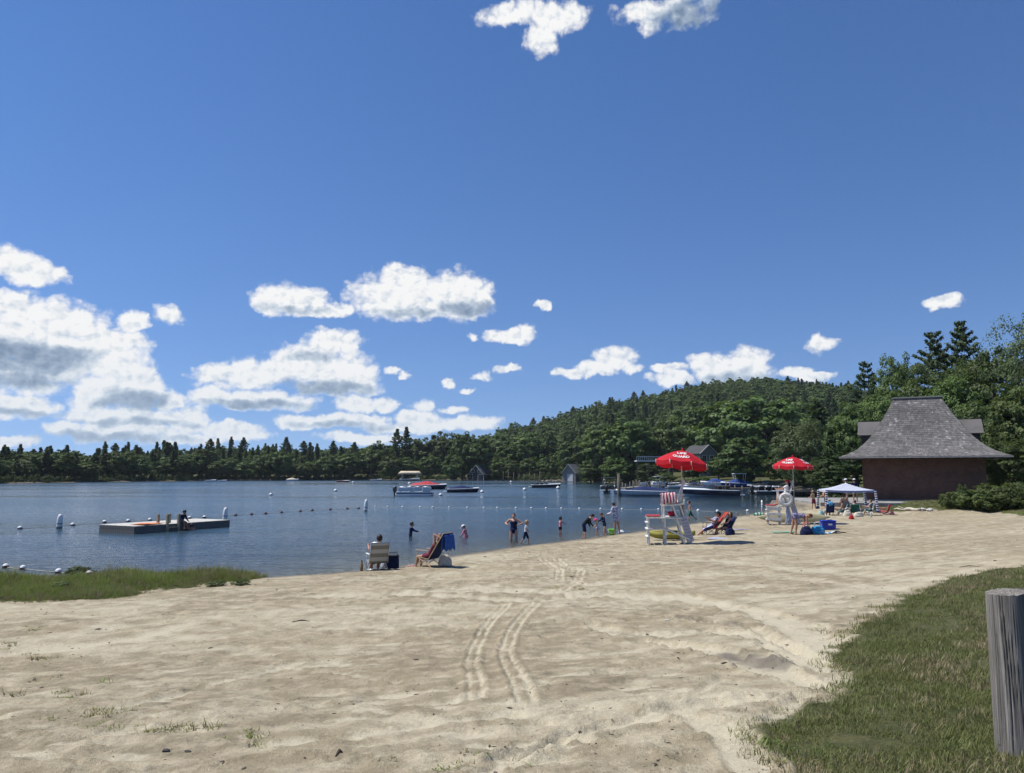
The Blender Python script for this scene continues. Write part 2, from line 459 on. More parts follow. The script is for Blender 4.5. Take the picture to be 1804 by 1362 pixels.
# lawn on the right, rank grass by the water on the left, mown bank by the boathouse
LAWN = poly_world([(1350, 1385), (1352, 1300), (1400, 1262), (1478, 1218), (1466, 1192), (1478, 1150), (1510, 1105), (1555, 1072), (1620, 1044), (1680, 1018), (1740, 1003), (1830, 996)])
LAWN = np.vstack([LAWN, [(45, 22), (45, 0.5), (2.0, 0.5)]])
STRIP = poly_world([(-160, 1072), (0, 1064), (120, 1060), (230, 1052), (270, 1040), (350, 1033), (430, 1023), (470, 1017)])
STRIP = np.vstack([STRIP, [zpt(440, 1015)], [zpt(200, 1022)], [zpt(0, 1026)], [zpt(-160, 1036)]])
BANK = poly_world([(1530, 905), (1560, 901), (1640, 899), (1700, 898), (1760, 902), (1804, 909), (1900, 912)])
BANK = np.vstack([BANK, [(62, 52), (62, 61), (26.5, 59.7), (27.0, 56.5)]])
lawn = np.zeros(xn.shape)
edge = (fbm(xn * 1.3, yn * 1.3, 4, 51) - .5)
lawn = np.maximum(lawn, sstep(-.14, .22, poly_sd(LAWN, xn, yn) + edge * .8))
lawn = np.maximum(lawn, sstep(-.3, .5, poly_sd(STRIP, xn, yn) + edge * 1.6))
lawn = np.maximum(lawn, sstep(-.4, .5, poly_sd(BANK, xn, yn) + edge * 2.2))
ground_col = np.zeros(X.shape + (4,)); ground_col[..., 3] = 1
tmp = np.stack([np.clip(pale, 0, 1.2), np.clip(wet, 0, 1), lawn, np.ones_like(lawn)], -1)
ground_col[near] = tmp
farland = (~near) & (DS > 0)
ground_col[farland, 2] = 1.0; ground_col[..., 1] = np.where(farland & (DS < 4), 1.0, ground_col[..., 1])
ground_col[(~near) & (DS <= 0), 1] = 1.0

def grid_mesh(name, X, Y, Z, attrs):
    h, wd = X.shape
    v = np.stack([X, Y, Z], -1).reshape(-1, 3).astype(np.float32)
    i = np.arange(h * wd).reshape(h, wd)
    f = np.stack([i[:-1, :-1], i[:-1, 1:], i[1:, 1:], i[1:, :-1]], -1).reshape(-1, 4)
    me = bpy.data.meshes.new(name)
    me.vertices.add(len(v)); me.vertices.foreach_set('co', v.ravel())
    me.loops.add(f.size); me.loops.foreach_set('vertex_index', f.ravel().astype(np.int32))
    me.polygons.add(len(f)); me.polygons.foreach_set('loop_start', np.arange(0, f.size, 4, dtype=np.int32))
    me.polygons.foreach_set('use_smooth', np.ones(len(f), bool))
    me.update(calc_edges=True)
    for an, (typ, data) in attrs.items():
        a = me.attributes.new(an, typ, 'POINT')
        a.data.foreach_set('color' if 'COLOR' in typ else 'value', data.reshape(-1).astype(np.float32))
    return me
def link(name, me, parent=None, mats=None):
    o = bpy.data.objects.new(name, me)
    COL.objects.link(o)
    if parent is not None: o.parent = parent
    if mats is not None:
        for m in (mats if isinstance(mats, (list, tuple)) else [mats]): me.materials.append(m)
    return o
def tag(o, label=None, cat=None, group=None, kind=None):
    if label: o['label'] = label
    if cat: o['category'] = cat
    if group: o['group'] = group
    if kind: o['kind'] = kind
    return o

def sand_nodes(nt):
    geo = nt.add('ShaderNodeNewGeometry')
    P = geo.outputs['Position']
    at = nt.add('ShaderNodeAttribute', attribute_name='mask')
    s = nt.add('ShaderNodeSeparateColor', ins={0: at.outputs['Color']})
    pale, wet, lawn = s.outputs[0], s.outputs[1], s.outputs[2]
    flat = nt.vmath('MULTIPLY', P, (1, 1, 0))
    n_big = nt.noise(flat, 0.35, 4, 0.6)
    n_mid = nt.noise(flat, 2.6, 5, 0.65)
    n_fine = nt.noise(flat, 22.0, 5, 0.75)
    n_grain = nt.noise(flat, 160.0, 3, 0.8)
    coarse = nt.mix(nt.mapr(n_big, 0.35, 0.65), (0.312, 0.263, 0.173, 1), (0.245, 0.207, 0.139, 1))
    coarse = nt.mix(nt.mapr(n_mid, 0.42, 0.66), coarse, (0.39, 0.328, 0.225, 1))
    fine_s = nt.mix(nt.mapr(n_fine, 0.3, 0.7), (0.405, 0.362, 0.262, 1), (0.485, 0.438, 0.328, 1))
    pf = nt.mapr(nt.math('ADD', pale, nt.math('MULTIPLY', nt.math('SUBTRACT', nt.math('ADD', n_fine, n_mid), 1.0), 1.3)), -0.05, 1.15)
    col = nt.mix(pf, coarse, fine_s)
    grain = nt.mapr(n_grain, 0.32, 0.68, 0.50, 1.42, smooth=False)
    col = nt.mix(1.0, col, nt.add('ShaderNodeCombineColor', ins={0: grain, 1: grain, 2: grain}).outputs[0], 'MULTIPLY')
    vo = nt.add('ShaderNodeTexVoronoi', feature='F1', ins={'Vector': flat, 'Scale': 9.0, 'Randomness': 1.0})
    speck = nt.math('MULTIPLY', nt.mapr(vo.outputs['Distance'], 0.11, 0.06), nt.mapr(nt.noise(flat, 0.9, 3), 0.44, 0.62))
    col = nt.mix(nt.math('MULTIPLY', speck, 0.75), col, (0.09, 0.075, 0.055, 1))
    col = nt.mix(nt.math('MULTIPLY', wet, 0.8, clamp=True), col, (0.10, 0.085, 0.068, 1))
    soil = nt.mix(nt.mapr(n_mid, 0.35, 0.65), (0.045, 0.060, 0.020, 1), (0.085, 0.085, 0.036, 1))
    soil = nt.mix(nt.mapr(n_fine, 0.45, 0.75), soil, (0.13, 0.115, 0.062, 1))
    lf = nt.mapr(nt.math('ADD', lawn, nt.math('MULTIPLY', nt.math('SUBTRACT', n_fine, 0.5), 0.9)), 0.35, 0.75)
    col = nt.mix(lf, col, soil)
    col = nt.mix(nt.math('MULTIPLY', nt.math('MULTIPLY', wet, lf), 0.8), col, (0.03, 0.035, 0.015, 1))
    h = nt.math('ADD', nt.math('MULTIPLY', nt.noise(flat, 5.0, 4, 0.6), 0.75), nt.math('MULTIPLY', n_fine, 0.50))
    h = nt.math('ADD', h, nt.math('MULTIPLY', nt.noise(flat, 13.0, 4, 0.7), 0.60))
    h = nt.math('ADD', h, nt.math('MULTIPLY', n_grain, 0.13))
    dim = nt.add('ShaderNodeTexVoronoi', feature='SMOOTH_F1', ins={'Vector': nt.vmath('ADD', flat, nt.noise(flat, 1.5, 2, out='Color')), 'Scale': 2.3, 'Smoothness': 0.5})
    h = nt.math('ADD', h, nt.math('MULTIPLY', nt.mapr(dim.outputs['Distance'], 0.05, 0.45), 0.6))
    nm = bump(nt, h, nt.math('SUBTRACT', 1.0, nt.math('MULTIPLY', pf, 0.40)), 0.048)
    return pbsdf(nt, col, nt.mapr(wet, 0, 1, 0.95, 0.55), 0.15, nm)
ground_me = grid_mesh('ground', X, Y, Z, {'mask': ('FLOAT_COLOR', ground_col)})
ground = link('ground', ground_me, mats=mat('sand', sand_nodes))
tag(ground, kind='structure')

# ------------------------------------------------------------------ lake
lx = np.concatenate([np.linspace(-420, -60, 40), np.linspace(-58, 70, 130), np.linspace(72, 120, 20)])
ly = np.concatenate([np.linspace(10, 90, 110), np.linspace(92, 470, 90)])
LX, LY = np.meshgrid(lx, ly)
_, LD = hgt0(LX, LY)
depth = np.clip(0.02 + 0.075 * np.maximum(-LD, 0), 0, 4)
lake_me = grid_mesh('lake', LX, LY, np.zeros_like(LX), {'depth': ('FLOAT', depth)})
def water_nodes(nt):
    geo = nt.add('ShaderNodeNewGeometry'); P = geo.outputs['Position']
    dp = nt.add('ShaderNodeAttribute', attribute_name='depth').outputs['Fac']
    # breeze: ruffled bands and calm lanes; the marina corner lies in the lee
    wind = nt.noise(nt.vmath('MULTIPLY', P, (0.006, 0.022, 0)), 1.0, 4, 0.6, 0.4)
    sx = nt.add('ShaderNodeSeparateXYZ', ins={0: P})
    lee = nt.mapr(nt.math('ADD', sx.outputs[0], nt.math('MULTIPLY', sx.outputs[1], -0.10)), -28.0, 12.0)
    lee = nt.math('MULTIPLY', lee, nt.mapr(sx.outputs[1], 55.0, 85.0))
    ruff = nt.math('MULTIPLY', nt.mapr(wind, 0.38, 0.60, 0.40, 1.25), nt.math('SUBTRACT', 1.0, nt.math('MULTIPLY', lee, 0.78)))
    w1 = nt.noise(nt.vmath('MULTIPLY', P, (0.7, 2.2, 1)), 1.0, 3, 0.6, 0.3)
    w2 = nt.noise(nt.vmath('MULTIPLY', P, (2.6, 4.6, 1)), 1.0, 3, 0.6, 0.2)
    w3 = nt.noise(nt.vmath('MULTIPLY', P, (0.22, 0.5, 1)), 1.0, 2, 0.5, 0.2)
    h = nt.math('ADD', nt.math('MULTIPLY', w1, 0.55), nt.math('ADD', nt.math('MULTIPLY', w2, 0.22), nt.math('MULTIPLY', w3, 0.9)))
    nm = bump(nt, nt.math('MULTIPLY', h, ruff), 1.0, 0.26)
    fr = nt.add('ShaderNodeFresnel', ins={'IOR': 1.333, 'Normal': nm})
    gl = nt.add('ShaderNodeBsdfGlossy', ins={'Color': (1, 1, 1, 1), 'Roughness': nt.mapr(ruff, 0.1, 1.0, 0.02, 0.14), 'Normal': nm})
    tr = nt.add('ShaderNodeBsdfTransparent', ins={'Color': (0.80, 0.88, 0.80, 1)})
    df = nt.add('ShaderNodeBsdfDiffuse', ins={'Color': (0.040, 0.082, 0.120, 1)})
    clear = nt.math('POWER', 2.718, nt.math('MULTIPLY', dp, -1.35))
    body = nt.add('ShaderNodeMixShader')
    nt.l.new(clear, body.inputs[0]); nt.l.new(df.outputs[0], body.inputs[1]); nt.l.new(tr.outputs[0], body.inputs[2])
    m = nt.add('ShaderNodeMixShader')
    nt.l.new(fr.outputs[0], m.inputs[0]); nt.l.new(body.outputs[0], m.inputs[1]); nt.l.new(gl.outputs[0], m.inputs[2])
    return m.outputs[0]
lake = link('water', lake_me, mats=mat('lake_water', water_nodes))
tag(lake, kind='structure')

# ------------------------------------------------------------------ mesh builder
class MB:
    def __init__(self):
        self.v = []; self.f = []; self.m = []; self.sm = []
        self.mi = 0; self.smooth = False
    def addf(self, idx):
        self.f.append(idx); self.m.append(self.mi); self.sm.append(self.smooth)
    def box(self, c, s, rz=0.0, M=None, taper=1.0):
        b = len(self.v); hx, hy, hz = s[0] / 2, s[1] / 2, s[2] / 2
        rot = M if M is not None else Matrix.Rotation(rz, 3, 'Z')
        for z in (-hz, hz):
            k = taper if z > 0 else 1.0
            for x, y in ((-hx, -hy), (hx, -hy), (hx, hy), (-hx, hy)):
                self.v.append(Vector(c) + rot @ Vector((x * k, y * k, z)))
        for q in ((3, 2, 1, 0), (4, 5, 6, 7), (0, 1, 5, 4), (1, 2, 6, 5), (2, 3, 7, 6), (3, 0, 4, 7)):
            self.addf([b + i for i in q])
        return self
    def beam(self, p, q, wd, th, up=(0, 0, 1)):
        """a squared timber from p to q"""
        p, q = Vector(p), Vector(q)
        z = (q - p); L = z.length; z.normalize()
        u = Vector(up)
        if abs(z.dot(u)) > 0.98: u = Vector((1, 0, 0))
        x = u.cross(z).normalized(); y = z.cross(x)
        M = Matrix((x, y, z)).transposed()
        return self.box((p + q) / 2, (wd, th, L), M=M)
    def tube(self, pts, r, n=8, cap=True, smooth=True):
        pts = [Vector(p) for p in pts]
        rr = r if isinstance(r, (list, tuple)) else [r] * len(pts)
        b = len(self.v); sm = self.smooth; self.smooth = smooth
        prev = None
        for i, p in enumerate(pts):
            d = (pts[min(i + 1, len(pts) - 1)] - pts[max(i - 1, 0)]).normalized()
            if prev is None:
                a = Vector((0, 0, 1)) if abs(d.z) < 0.9 else Vector((1, 0, 0))
                x = a.cross(d).normalized()
            else:
                x = (prev - d * prev.dot(d)).normalized()
            prev = x; y = d.cross(x)
            for k in range(n):
                t = 2 * math.pi * k / n
                self.v.append(p + (x * math.cos(t) + y * math.sin(t)) * rr[i])
        for i in range(len(pts) - 1):
            for k in range(n):
                k2 = (k + 1) % n
                self.addf([b + i * n + k, b + i * n + k2, b + (i + 1) * n + k2, b + (i + 1) * n + k])
        if cap:
            self.smooth = False
            self.addf([b + k for k in range(n)][::-1]); self.addf([b + (len(pts) - 1) * n + k for k in range(n)])
        self.smooth = sm
        return self
    def lathe(self, c, prof, n=16, axis='Z'):
        b = len(self.v); sm = self.smooth; self.smooth = True
        for (r, z) in prof:
            for k in range(n):
                t = 2 * math.pi * k / n
                if axis == 'Z': self.v.append(Vector(c) + Vector((r * math.cos(t), r * math.sin(t), z)))
                elif axis == 'Y': self.v.append(Vector(c) + Vector((r * math.cos(t), z, r * math.sin(t))))
                else: self.v.append(Vector(c) + Vector((z, r * math.cos(t), r * math.sin(t))))
        for i in range(len(prof) - 1):
            for k in range(n):
                k2 = (k + 1) % n
                self.addf([b + i * n + k, b + i * n + k2, b + (i + 1) * n + k2, b + (i + 1) * n + k])
        self.smooth = sm
        return self
    def loft(self, secs, close=False, caps=True, smooth=True):
        """skin through rings of equal point count"""
        b = len(self.v); n = len(secs[0]); sm = self.smooth; self.smooth = smooth
        for s in secs: self.v.extend(Vector(p) for p in s)
        for i in range(len(secs) - 1):
            for k in range(n if close else n - 1):
                k2 = (k + 1) % n
                self.addf([b + i * n + k, b + i * n + k2, b + (i + 1) * n + k2, b + (i + 1) * n + k])
        if caps and close:
            self.smooth = False
            self.addf([b + k for k in range(n)][::-1]); self.addf([b + (len(secs) - 1) * n + k for k in range(n)])
        self.smooth = sm
        return self
    def quad(self, a, b, c, d):
        k = len(self.v); self.v += [Vector(a), Vector(b), Vector(c), Vector(d)]; self.addf([k, k + 1, k + 2, k + 3]); return self
    def poly(self, pts, th=0.0, nrm=(0, 0, 1)):
        """flat polygon with thickness along nrm"""
        n = len(pts); k = len(self.v); N = Vector(nrm) * th
        self.v += [Vector(p) for p in pts]; self.addf(list(range(k, k + n))[::-1] if th else list(range(k, k + n)))
        if th:
            self.v += [Vector(p) + N for p in pts]; self.addf(list(range(k + n, k + 2 * n)))
            for i in range(n):
                j = (i + 1) % n
                self.addf([k + i, k + j, k + n + j, k + n + i])
        return self
    def mesh(self, name):
        me = bpy.data.meshes.new(name)
        me.from_pydata([tuple(p) for p in self.v], [], self.f)
        me.polygons.foreach_set('material_index', self.m)
        me.polygons.foreach_set('use_smooth', self.sm)
        me.update()
        return me
    def build(self, name, mats, parent=None, bevel=0.0):
        o = link(name, self.mesh(name), parent, mats)
        if bevel:
            md = o.modifiers.new('bevel', 'BEVEL'); md.width = bevel; md.segments = 1; md.limit_method = 'ANGLE'
        return o
def empty(name, loc=(0, 0, 0), rz=0.0, scale=1.0):
    o = bpy.data.objects.new(name, None); COL.objects.link(o)
    o.location = loc; o.rotation_euler = (0, 0, rz); o.scale = (scale,) * 3
    o.empty_display_size = 0.2
    return o
def copy_tree(o, parent=None):
    c = o.copy(); COL.objects.link(c); c.parent = parent
    for ch in list(o.children): copy_tree(ch, c)
    return c
ORD = ['first', 'second', 'third', 'fourth', 'fifth', 'sixth', 'seventh', 'eighth', 'ninth', 'tenth', 'eleventh', 'twelfth', 'thirteenth', 'fourteenth', 'fifteenth', 'sixteenth',
       'seventeenth', 'eighteenth', 'nineteenth', 'twentieth'] + [f'{a}-{b}' for a in ('twenty', 'thirty', 'forty', 'fifty') for b in ('first', 'second', 'third', 'fourth', 'fifth', 'sixth', 'seventh', 'eighth', 'ninth')]

# ------------------------------------------------------------------ foliage
def leaf_mesh(name, cen, nrm, size, tint, aspect=0.62, roll=True, rg=RNG):
    n = len(cen)
    nrm = nrm / (np.linalg.norm(nrm, axis=1, keepdims=True) + 1e-9)
    a = rg.normal(size=(n, 3)); u = np.cross(nrm, a); u /= np.linalg.norm(u, axis=1, keepdims=True) + 1e-9
    v = np.cross(nrm, u)
    s = size[:, None]
    lift = nrm * s * 0.16
    V = np.stack([cen - u * s, cen - v * s * aspect + lift, cen + u * s, cen + v * s * aspect + lift], 1).reshape(-1, 3)
    me = bpy.data.meshes.new(name)
    me.vertices.add(4 * n); me.vertices.foreach_set('co', V.astype(np.float32).ravel())
    me.loops.add(4 * n); me.loops.foreach_set('vertex_index', np.arange(4 * n, dtype=np.int32))
    me.polygons.add(n); me.polygons.foreach_set('loop_start', np.arange(0, 4 * n, 4, dtype=np.int32))
    me.update(calc_edges=True)
    at = me.attributes.new('tint', 'FLOAT', 'POINT')
    at.data.foreach_set('value', np.repeat(tint, 4).astype(np.float32))
    return me
def leaf_mat(name, dark, light, trans=0.32):
    def f(nt):
        t = nt.add('ShaderNodeAttribute', attribute_name='tint').outputs['Fac']
        oi = nt.add('ShaderNodeObjectInfo')
        k = nt.math('ADD', nt.math('MULTIPLY', t, 0.65), nt.math('MULTIPLY', oi.outputs['Random'], 0.35))
        c = nt.mix(k, C4(dark), C4(light))
        hs = nt.add('ShaderNodeHueSaturation', ins={'Hue': nt.mapr(oi.outputs['Random'], 0, 1, 0.472, 0.512, smooth=False), 'Saturation': 0.92, 'Value': nt.mapr(nt.math('FRACT', nt.math('MULTIPLY', oi.outputs['Random'], 7.31)), 0, 1, 0.72, 1.32, smooth=False), 'Color': c})
        d = pbsdf(nt, hs.outputs[0], 0.55, 0.22)
        tr = nt.add('ShaderNodeBsdfTranslucent', ins={'Color': nt.mix(0.5, hs.outputs[0], (0.16, 0.22, 0.03, 1))})
        m = nt.add('ShaderNodeMixShader', ins={0: trans})
        nt.l.new(d, m.inputs[1]); nt.l.new(tr.outputs[0], m.inputs[2])
        return m.outputs[0]
    return mat(name, f)
M_BROAD = leaf_mat('broadleaf', (0.034, 0.074, 0.020), (0.125, 0.190, 0.042))
M_PINE = leaf_mat('pine_needles', (0.024, 0.056, 0.022), (0.075, 0.122, 0.042), 0.24)
M_BIRCH = leaf_mat('birch_leaves', (0.055, 0.090, 0.035), (0.120, 0.165, 0.060), 0.35)
M_SHRUB = leaf_mat('shrub_leaves', (0.045, 0.080, 0.020), (0.130, 0.175, 0.045), 0.35)
def bark_nodes(nt):
    tcn = nt.add('ShaderNodeTexCoord')
    n = nt.noise(nt.vmath('MULTIPLY', tcn.outputs['Object'], (6, 6, 0.9)), 2.0, 6, 0.7)
    c = nt.mix(nt.mapr(n, 0.3, 0.7), (0.045, 0.036, 0.028, 1), (0.15, 0.125, 0.10, 1))
    return pbsdf(nt, c, 0.9, 0.1, bump(nt, n, 0.8, 0.05))
M_BARK = mat('bark', bark_nodes)

def trunk_mesh(name, H, r0, limbs, rg, bend=0.02):
    m = MB()
    pts = []; x = y = 0
    for i in range(7):
        pts.append((x, y, H * i / 6 - (0.25 if i == 0 else 0))); x += rg.normal() * H * bend; y += rg.normal() * H * bend
    m.tube(pts, [r0 * (1.25 if i == 0 else (1 - i / 6.6)) for i in range(7)], 8)
    for (z0, tip) in limbs:
        k = min(max(z0 / H, 0), .97) * 6; i = int(k); fr = k - i
        a = Vector(pts[i]).lerp(Vector(pts[i + 1]), fr)
        tip = Vector(tip); mid = a.lerp(tip, .5) + Vector((rg.normal() * .2, rg.normal() * .2, (tip - a).length * .07))
        rr = r0 * (1 - k / 6.6) * .5
        m.tube([a, mid, tip], [rr, rr * .65, rr * .22], 5)
    return m.mesh(name)
def broad_template(idx, H, crad, zlow, clumps, per, leaf, seed, lopsided=0.2, sparse=False, pointy=0.0):
    rg = np.random.default_rng(seed)
    zc = (H + zlow) / 2; hz = (H - zlow) / 2
    d = rg.normal(size=(clumps * 3, 3)); d /= np.linalg.norm(d, axis=1, keepdims=True)
    rad = rg.uniform(0.30, 1.0, len(d)) ** 0.42
    ang = np.arctan2(d[:, 1], d[:, 0])
    lump = 0.80 + 0.35 * vnoise(ang * 1.3 + seed, d[:, 2] * 2.2 + seed, seed)
    P = d * rad[:, None] * lump[:, None]
    prof = 1 - pointy * np.clip(P[:, 2], 0, 1)
    P = np.stack([P[:, 0] * crad * prof, P[:, 1] * crad * prof, zc + P[:, 2] * hz], 1)
    P[:, 0] += lopsided * crad * (P[:, 2] - zc) / hz * rg.uniform(-1, 1)
    P = P[P[:, 2] < H * 0.985][:clumps]
    n = len(P) * per
    ci = np.repeat(np.arange(len(P)), per)
    cr = rg.uniform(0.55, 1.15, len(P)) * crad * (0.20 if not sparse else 0.22)
    dd = rg.normal(size=(n, 3)); dd /= np.linalg.norm(dd, axis=1, keepdims=True)
    rr = rg.uniform(0.25, 1, n) ** 0.5
    C = P[ci] + dd * (rr * cr[ci])[:, None] * np.array([1.15, 1.15, 0.75])
    out = C - np.array([0, 0, zc * .9]); out /= np.linalg.norm(out, axis=1, keepdims=True) + 1e-6
    nrm = out * 0.8 + dd * 0.6 + np.array([0, 0, 0.35]) + rg.normal(size=(n, 3)) * 0.45
    tint = np.clip(rg.normal(0.45, 0.2, n) + rg.normal(0, 0.16, len(P))[ci], 0, 1)
    me = leaf_mesh(f'crown_{idx}', C, nrm, rg.uniform(.7, 1.3, n) * leaf, tint, rg=rg)
    limbs = []
    for i in rg.choice(len(P), min(16, len(P)), False):
        z0 = max(H * .18, min(P[i][2] - np.hypot(P[i][0], P[i][1]) * .8, H * .8)); limbs.append((z0, P[i]))
    tr = trunk_mesh(f'trunk_{idx}', H * .9, H * .019 + .06, limbs, rg)
    return me, tr, H, crad
def pine_template(idx, H, crad, zlow, seed, leaf, dens=1.0, shape='pine'):
    rg = np.random.default_rng(seed)
    C = []; Nn = []; T = []; limbs = []
    z = zlow
    while z < H - .3:
        f = (z - zlow) / (H - zlow)
        if shape == 'pine': L = crad * (0.78 + 0.22 * math.sin(f * 11 + seed)) * ((1 - f) ** .75 * 1.02 + .07) * (0.6 + 0.4 * min(1, f * 4))
        elif shape == 'white': L = crad * (0.55 + 0.55 * float(vnoise(f * 7, seed * 1.7, 5))) * min(1.0, (1 - f) * 1.5 + .22) * (0.5 + 0.5 * min(1, f * 4))
        else: L = crad * ((1 - f) ** 0.9 + .05)
        k = rg.integers(4, 7)
        a0 = rg.uniform(0, 6.28)
        for j in range(k):
            a = a0 + 6.283 * j / k + rg.normal() * .25
            l = L * rg.uniform(.6, 1.12)
            if shape in ('pine', 'white') and rg.uniform() < .14: continue
            rise = (-0.22 if shape == 'spruce' else 0.2) * l + f * .35 * l
            tip = np.array([math.cos(a) * l, math.sin(a) * l, z + rise])
            base = np.array([0, 0, z - .1])
            if rg.uniform() < .5: limbs.append((z, tuple(tip * .9 + base * .1)))
            m = max(6, int(26 * dens * l / crad + 8))
            t = rg.uniform(.22, 1.05, m) ** .8
            side = rg.normal(size=m) * .17 * l * (1.2 - t * .5)
            p = base[None] + (tip - base)[None] * t[:, None]
            p[:, 0] += -math.sin(a) * side; p[:, 1] += math.cos(a) * side
            p[:, 2] += rg.normal(size=m) * .10 + 0.12 * t * (-1.2 if shape == 'spruce' else 1)
            C.append(p)
            Nn.append(np.stack([rg.normal(size=m) * .55 + math.cos(a) * .35, rg.normal(size=m) * .55 + math.sin(a) * .35, np.full(m, .75)], 1)); T.append(np.clip(rg.normal(.4 + .25 * (t - .5), .18), 0, 1))
        z += (H - zlow) / (22 if shape == 'spruce' else 15 if shape == 'white' else 17) * rg.uniform(.75, 1.25) * (1.1 - .35 * f)
    m = 30
    C.append(np.stack([rg.normal(size=m) * .18, rg.normal(size=m) * .18, H - rg.uniform(0, .9, m)], 1)); Nn.append(rg.normal(size=(m, 3)) + [0, 0, .5]); T.append(np.full(m, .5))
    C = np.concatenate(C); Nn = np.concatenate(Nn); T = np.concatenate(T)
    me = leaf_mesh(f'crown_{idx}', C, Nn, rg.uniform(.7, 1.3, len(C)) * leaf, T, aspect=.42, rg=rg)
    tr = trunk_mesh(f'trunk_{idx}', H * .97, H * .013 + .08, limbs[:26], rg, .006)
    return me, tr, H, crad
def set_mats(tp, leafm):
    tp[0].materials.append(leafm); tp[1].materials.append(M_BARK); return tp
T_BROAD_HI = [set_mats(broad_template(f'bh{i}', 14, 5.0, 1.6, 190, 95, .19, 100 + i), M_BROAD) for i in range(3)]
T_BROAD_MID = [set_mats(broad_template(f'bm{i}', 14, 5.2, 1.2, 120, 42, .40, 200 + i, pointy=.15 * (i % 2)), M_BROAD) for i in range(4)]
T_PINE_HI = [set_mats(pine_template(f'ph{i}', 18, 4.2, 4.0, 300 + i, .23, 7.0, 'white'), M_PINE) for i in range(2)]
T_PINE_MID = [set_mats(pine_template(f'pm{i}', 18, 4.0, 3.0, 320 + i, .50, 1.5), M_PINE) for i in range(3)]
T_SPRUCE = [set_mats(pine_template(f'ps{i}', 16, 3.4, 0.8, 340 + i, .30, 3.0, 'spruce'), M_PINE) for i in range(2)]
T_BIRCH = [set_mats(broad_template(f'bi{i}', 14, 4.2, 3.2, 120, 46, .13, 360 + i, sparse=True), M_BIRCH) for i in range(2)]
T_SHRUB = [set_mats(broad_template(f'sh{i}', 2.6, 1.9, 0.05, 110, 60, .085, 380 + i), M_SHRUB) for i in range(3)]
T_PALE = [set_mats(broad_template('pl0', 13, 5.4, 1.0, 190, 90, .17, 400), M_BIRCH)]
TREE_KIND = {'broad': (T_BROAD_HI, T_BROAD_MID), 'pine': (T_PINE_HI, T_PINE_MID), 'spruce': (T_SPRUCE, T_SPRUCE), 'birch': (T_BIRCH, T_BIRCH), 'shrub': (T_SHRUB, T_SHRUB), 'pale': (T_PALE, T_PALE)}
TREE_NAME = {'broad': 'broadleaf_tree', 'pine': 'pine_tree', 'spruce': 'spruce_tree', 'birch': 'birch_tree', 'shrub': 'shrub', 'pale': 'broadleaf_tree'}
tree_count = 0
def tree(px, top, D, kind, wpx, label, group=None, cat='tree'):
    global tree_count
    hi, mid = TREE_KIND[kind]
    lib = hi if D < 140 else mid
    tp = lib[tree_count % len(lib)]; tree_count += 1
    X0 = (px - 902) / FPX * D
    z0 = gz(X0, D)
    H = max(1.0, at_y(px, top, D).z - z0)
    sw = (wpx / 2 / FPX * D) / tp[3]
    o = empty(TREE_NAME[kind], (X0, D, z0 - .05), random.uniform(0, 6.28))
    o.scale = (sw, sw, H / tp[2])
    link('crown', tp[0], o); link('trunk', tp[1], o)
    tag(o, label, cat, group)
    return o

# --- tall trees round the boathouse
G = 'trees behind the brick boathouse'
for a in [
    (1806, 548, 82, 'birch', 120, 'pale airy birch at the right edge, taller than its neighbours'),
    (1758, 604, 92, 'broad', 130, 'tall leafy tree directly left of the pale airy birch'),
    (1704, 570, 112, 'pine', 125, 'tallest dark pine above the boathouse roof, its crown leaning right'),
    (1652, 584, 114, 'pine', 115, 'dark pine just left of the tallest pine above the boathouse'),
    (1586, 622, 104, 'broad', 74, 'narrow leafy tree rising over the left slope of the boathouse roof'),
    (1632, 640, 98, 'broad', 110, 'leafy tree directly behind the boathouse ridge'),
    (1686, 662, 92, 'broad', 110, 'leafy tree behind the right slope of the boathouse roof'),
    (1532, 638, 118, 'pine', 90, 'open layered pine standing alone left of the boathouse roof'),
    (1740, 700, 78, 'broad', 110, 'leafy tree right of the boathouse dormer'),
    (1800, 672, 74, 'broad', 130, 'dense leafy tree below the birch at the right edge'),
    (1775, 770, 70, 'broad', 100, 'low leafy tree beside the boathouse eaves on the right'),
    (1560, 690, 96, 'broad', 90, 'leafy tree filling the gap left of the boathouse ridge'),
    (1505, 706, 108, 'broad', 100, 'leafy tree behind the boathouse left dormer'),
    (1498, 775, 88, 'pine', 76, 'drooping olive evergreen touching the boathouse left eaves'),
    (1462, 752, 100, 'spruce', 62, 'dark spruce standing between the second umbrella and the boathouse'),
    (1850, 640, 84, 'broad', 140, 'leafy tree cut by the right edge of the picture'),
    (1720, 640, 104, 'broad', 90, 'leafy tree under the tallest pine'),
]: tree(*a, group=G)
for px, top, foot, wpx, lb in [
    (1702, 862, 896, 74, 'left end shrub of the hedge right of the boathouse wall'), (1748, 850, 897, 96, 'highest middle shrub of the hedge right of the boathouse wall'),
    (1796, 846, 896, 100, 'shrub of the hedge at the right edge of the picture'), (1664, 866, 895, 36, 'slim weed clump against the brick wall'), (1690, 852, 895, 24, 'tall thin shoot in front of the brick wall'),
    (1772, 862, 900, 74, 'low shrub in front of the hedge beside the boathouse'), (1722, 870, 899, 64, 'low front shrub at the foot of the hedge by the bank'), (1840, 850, 897, 90, 'hedge shrub half outside the right edge')]:
    g_ = ground_at(px, foot); tree(px, top, g_.y, 'shrub', wpx, lb, 'shrubs beside the brick boathouse', 'shrub')
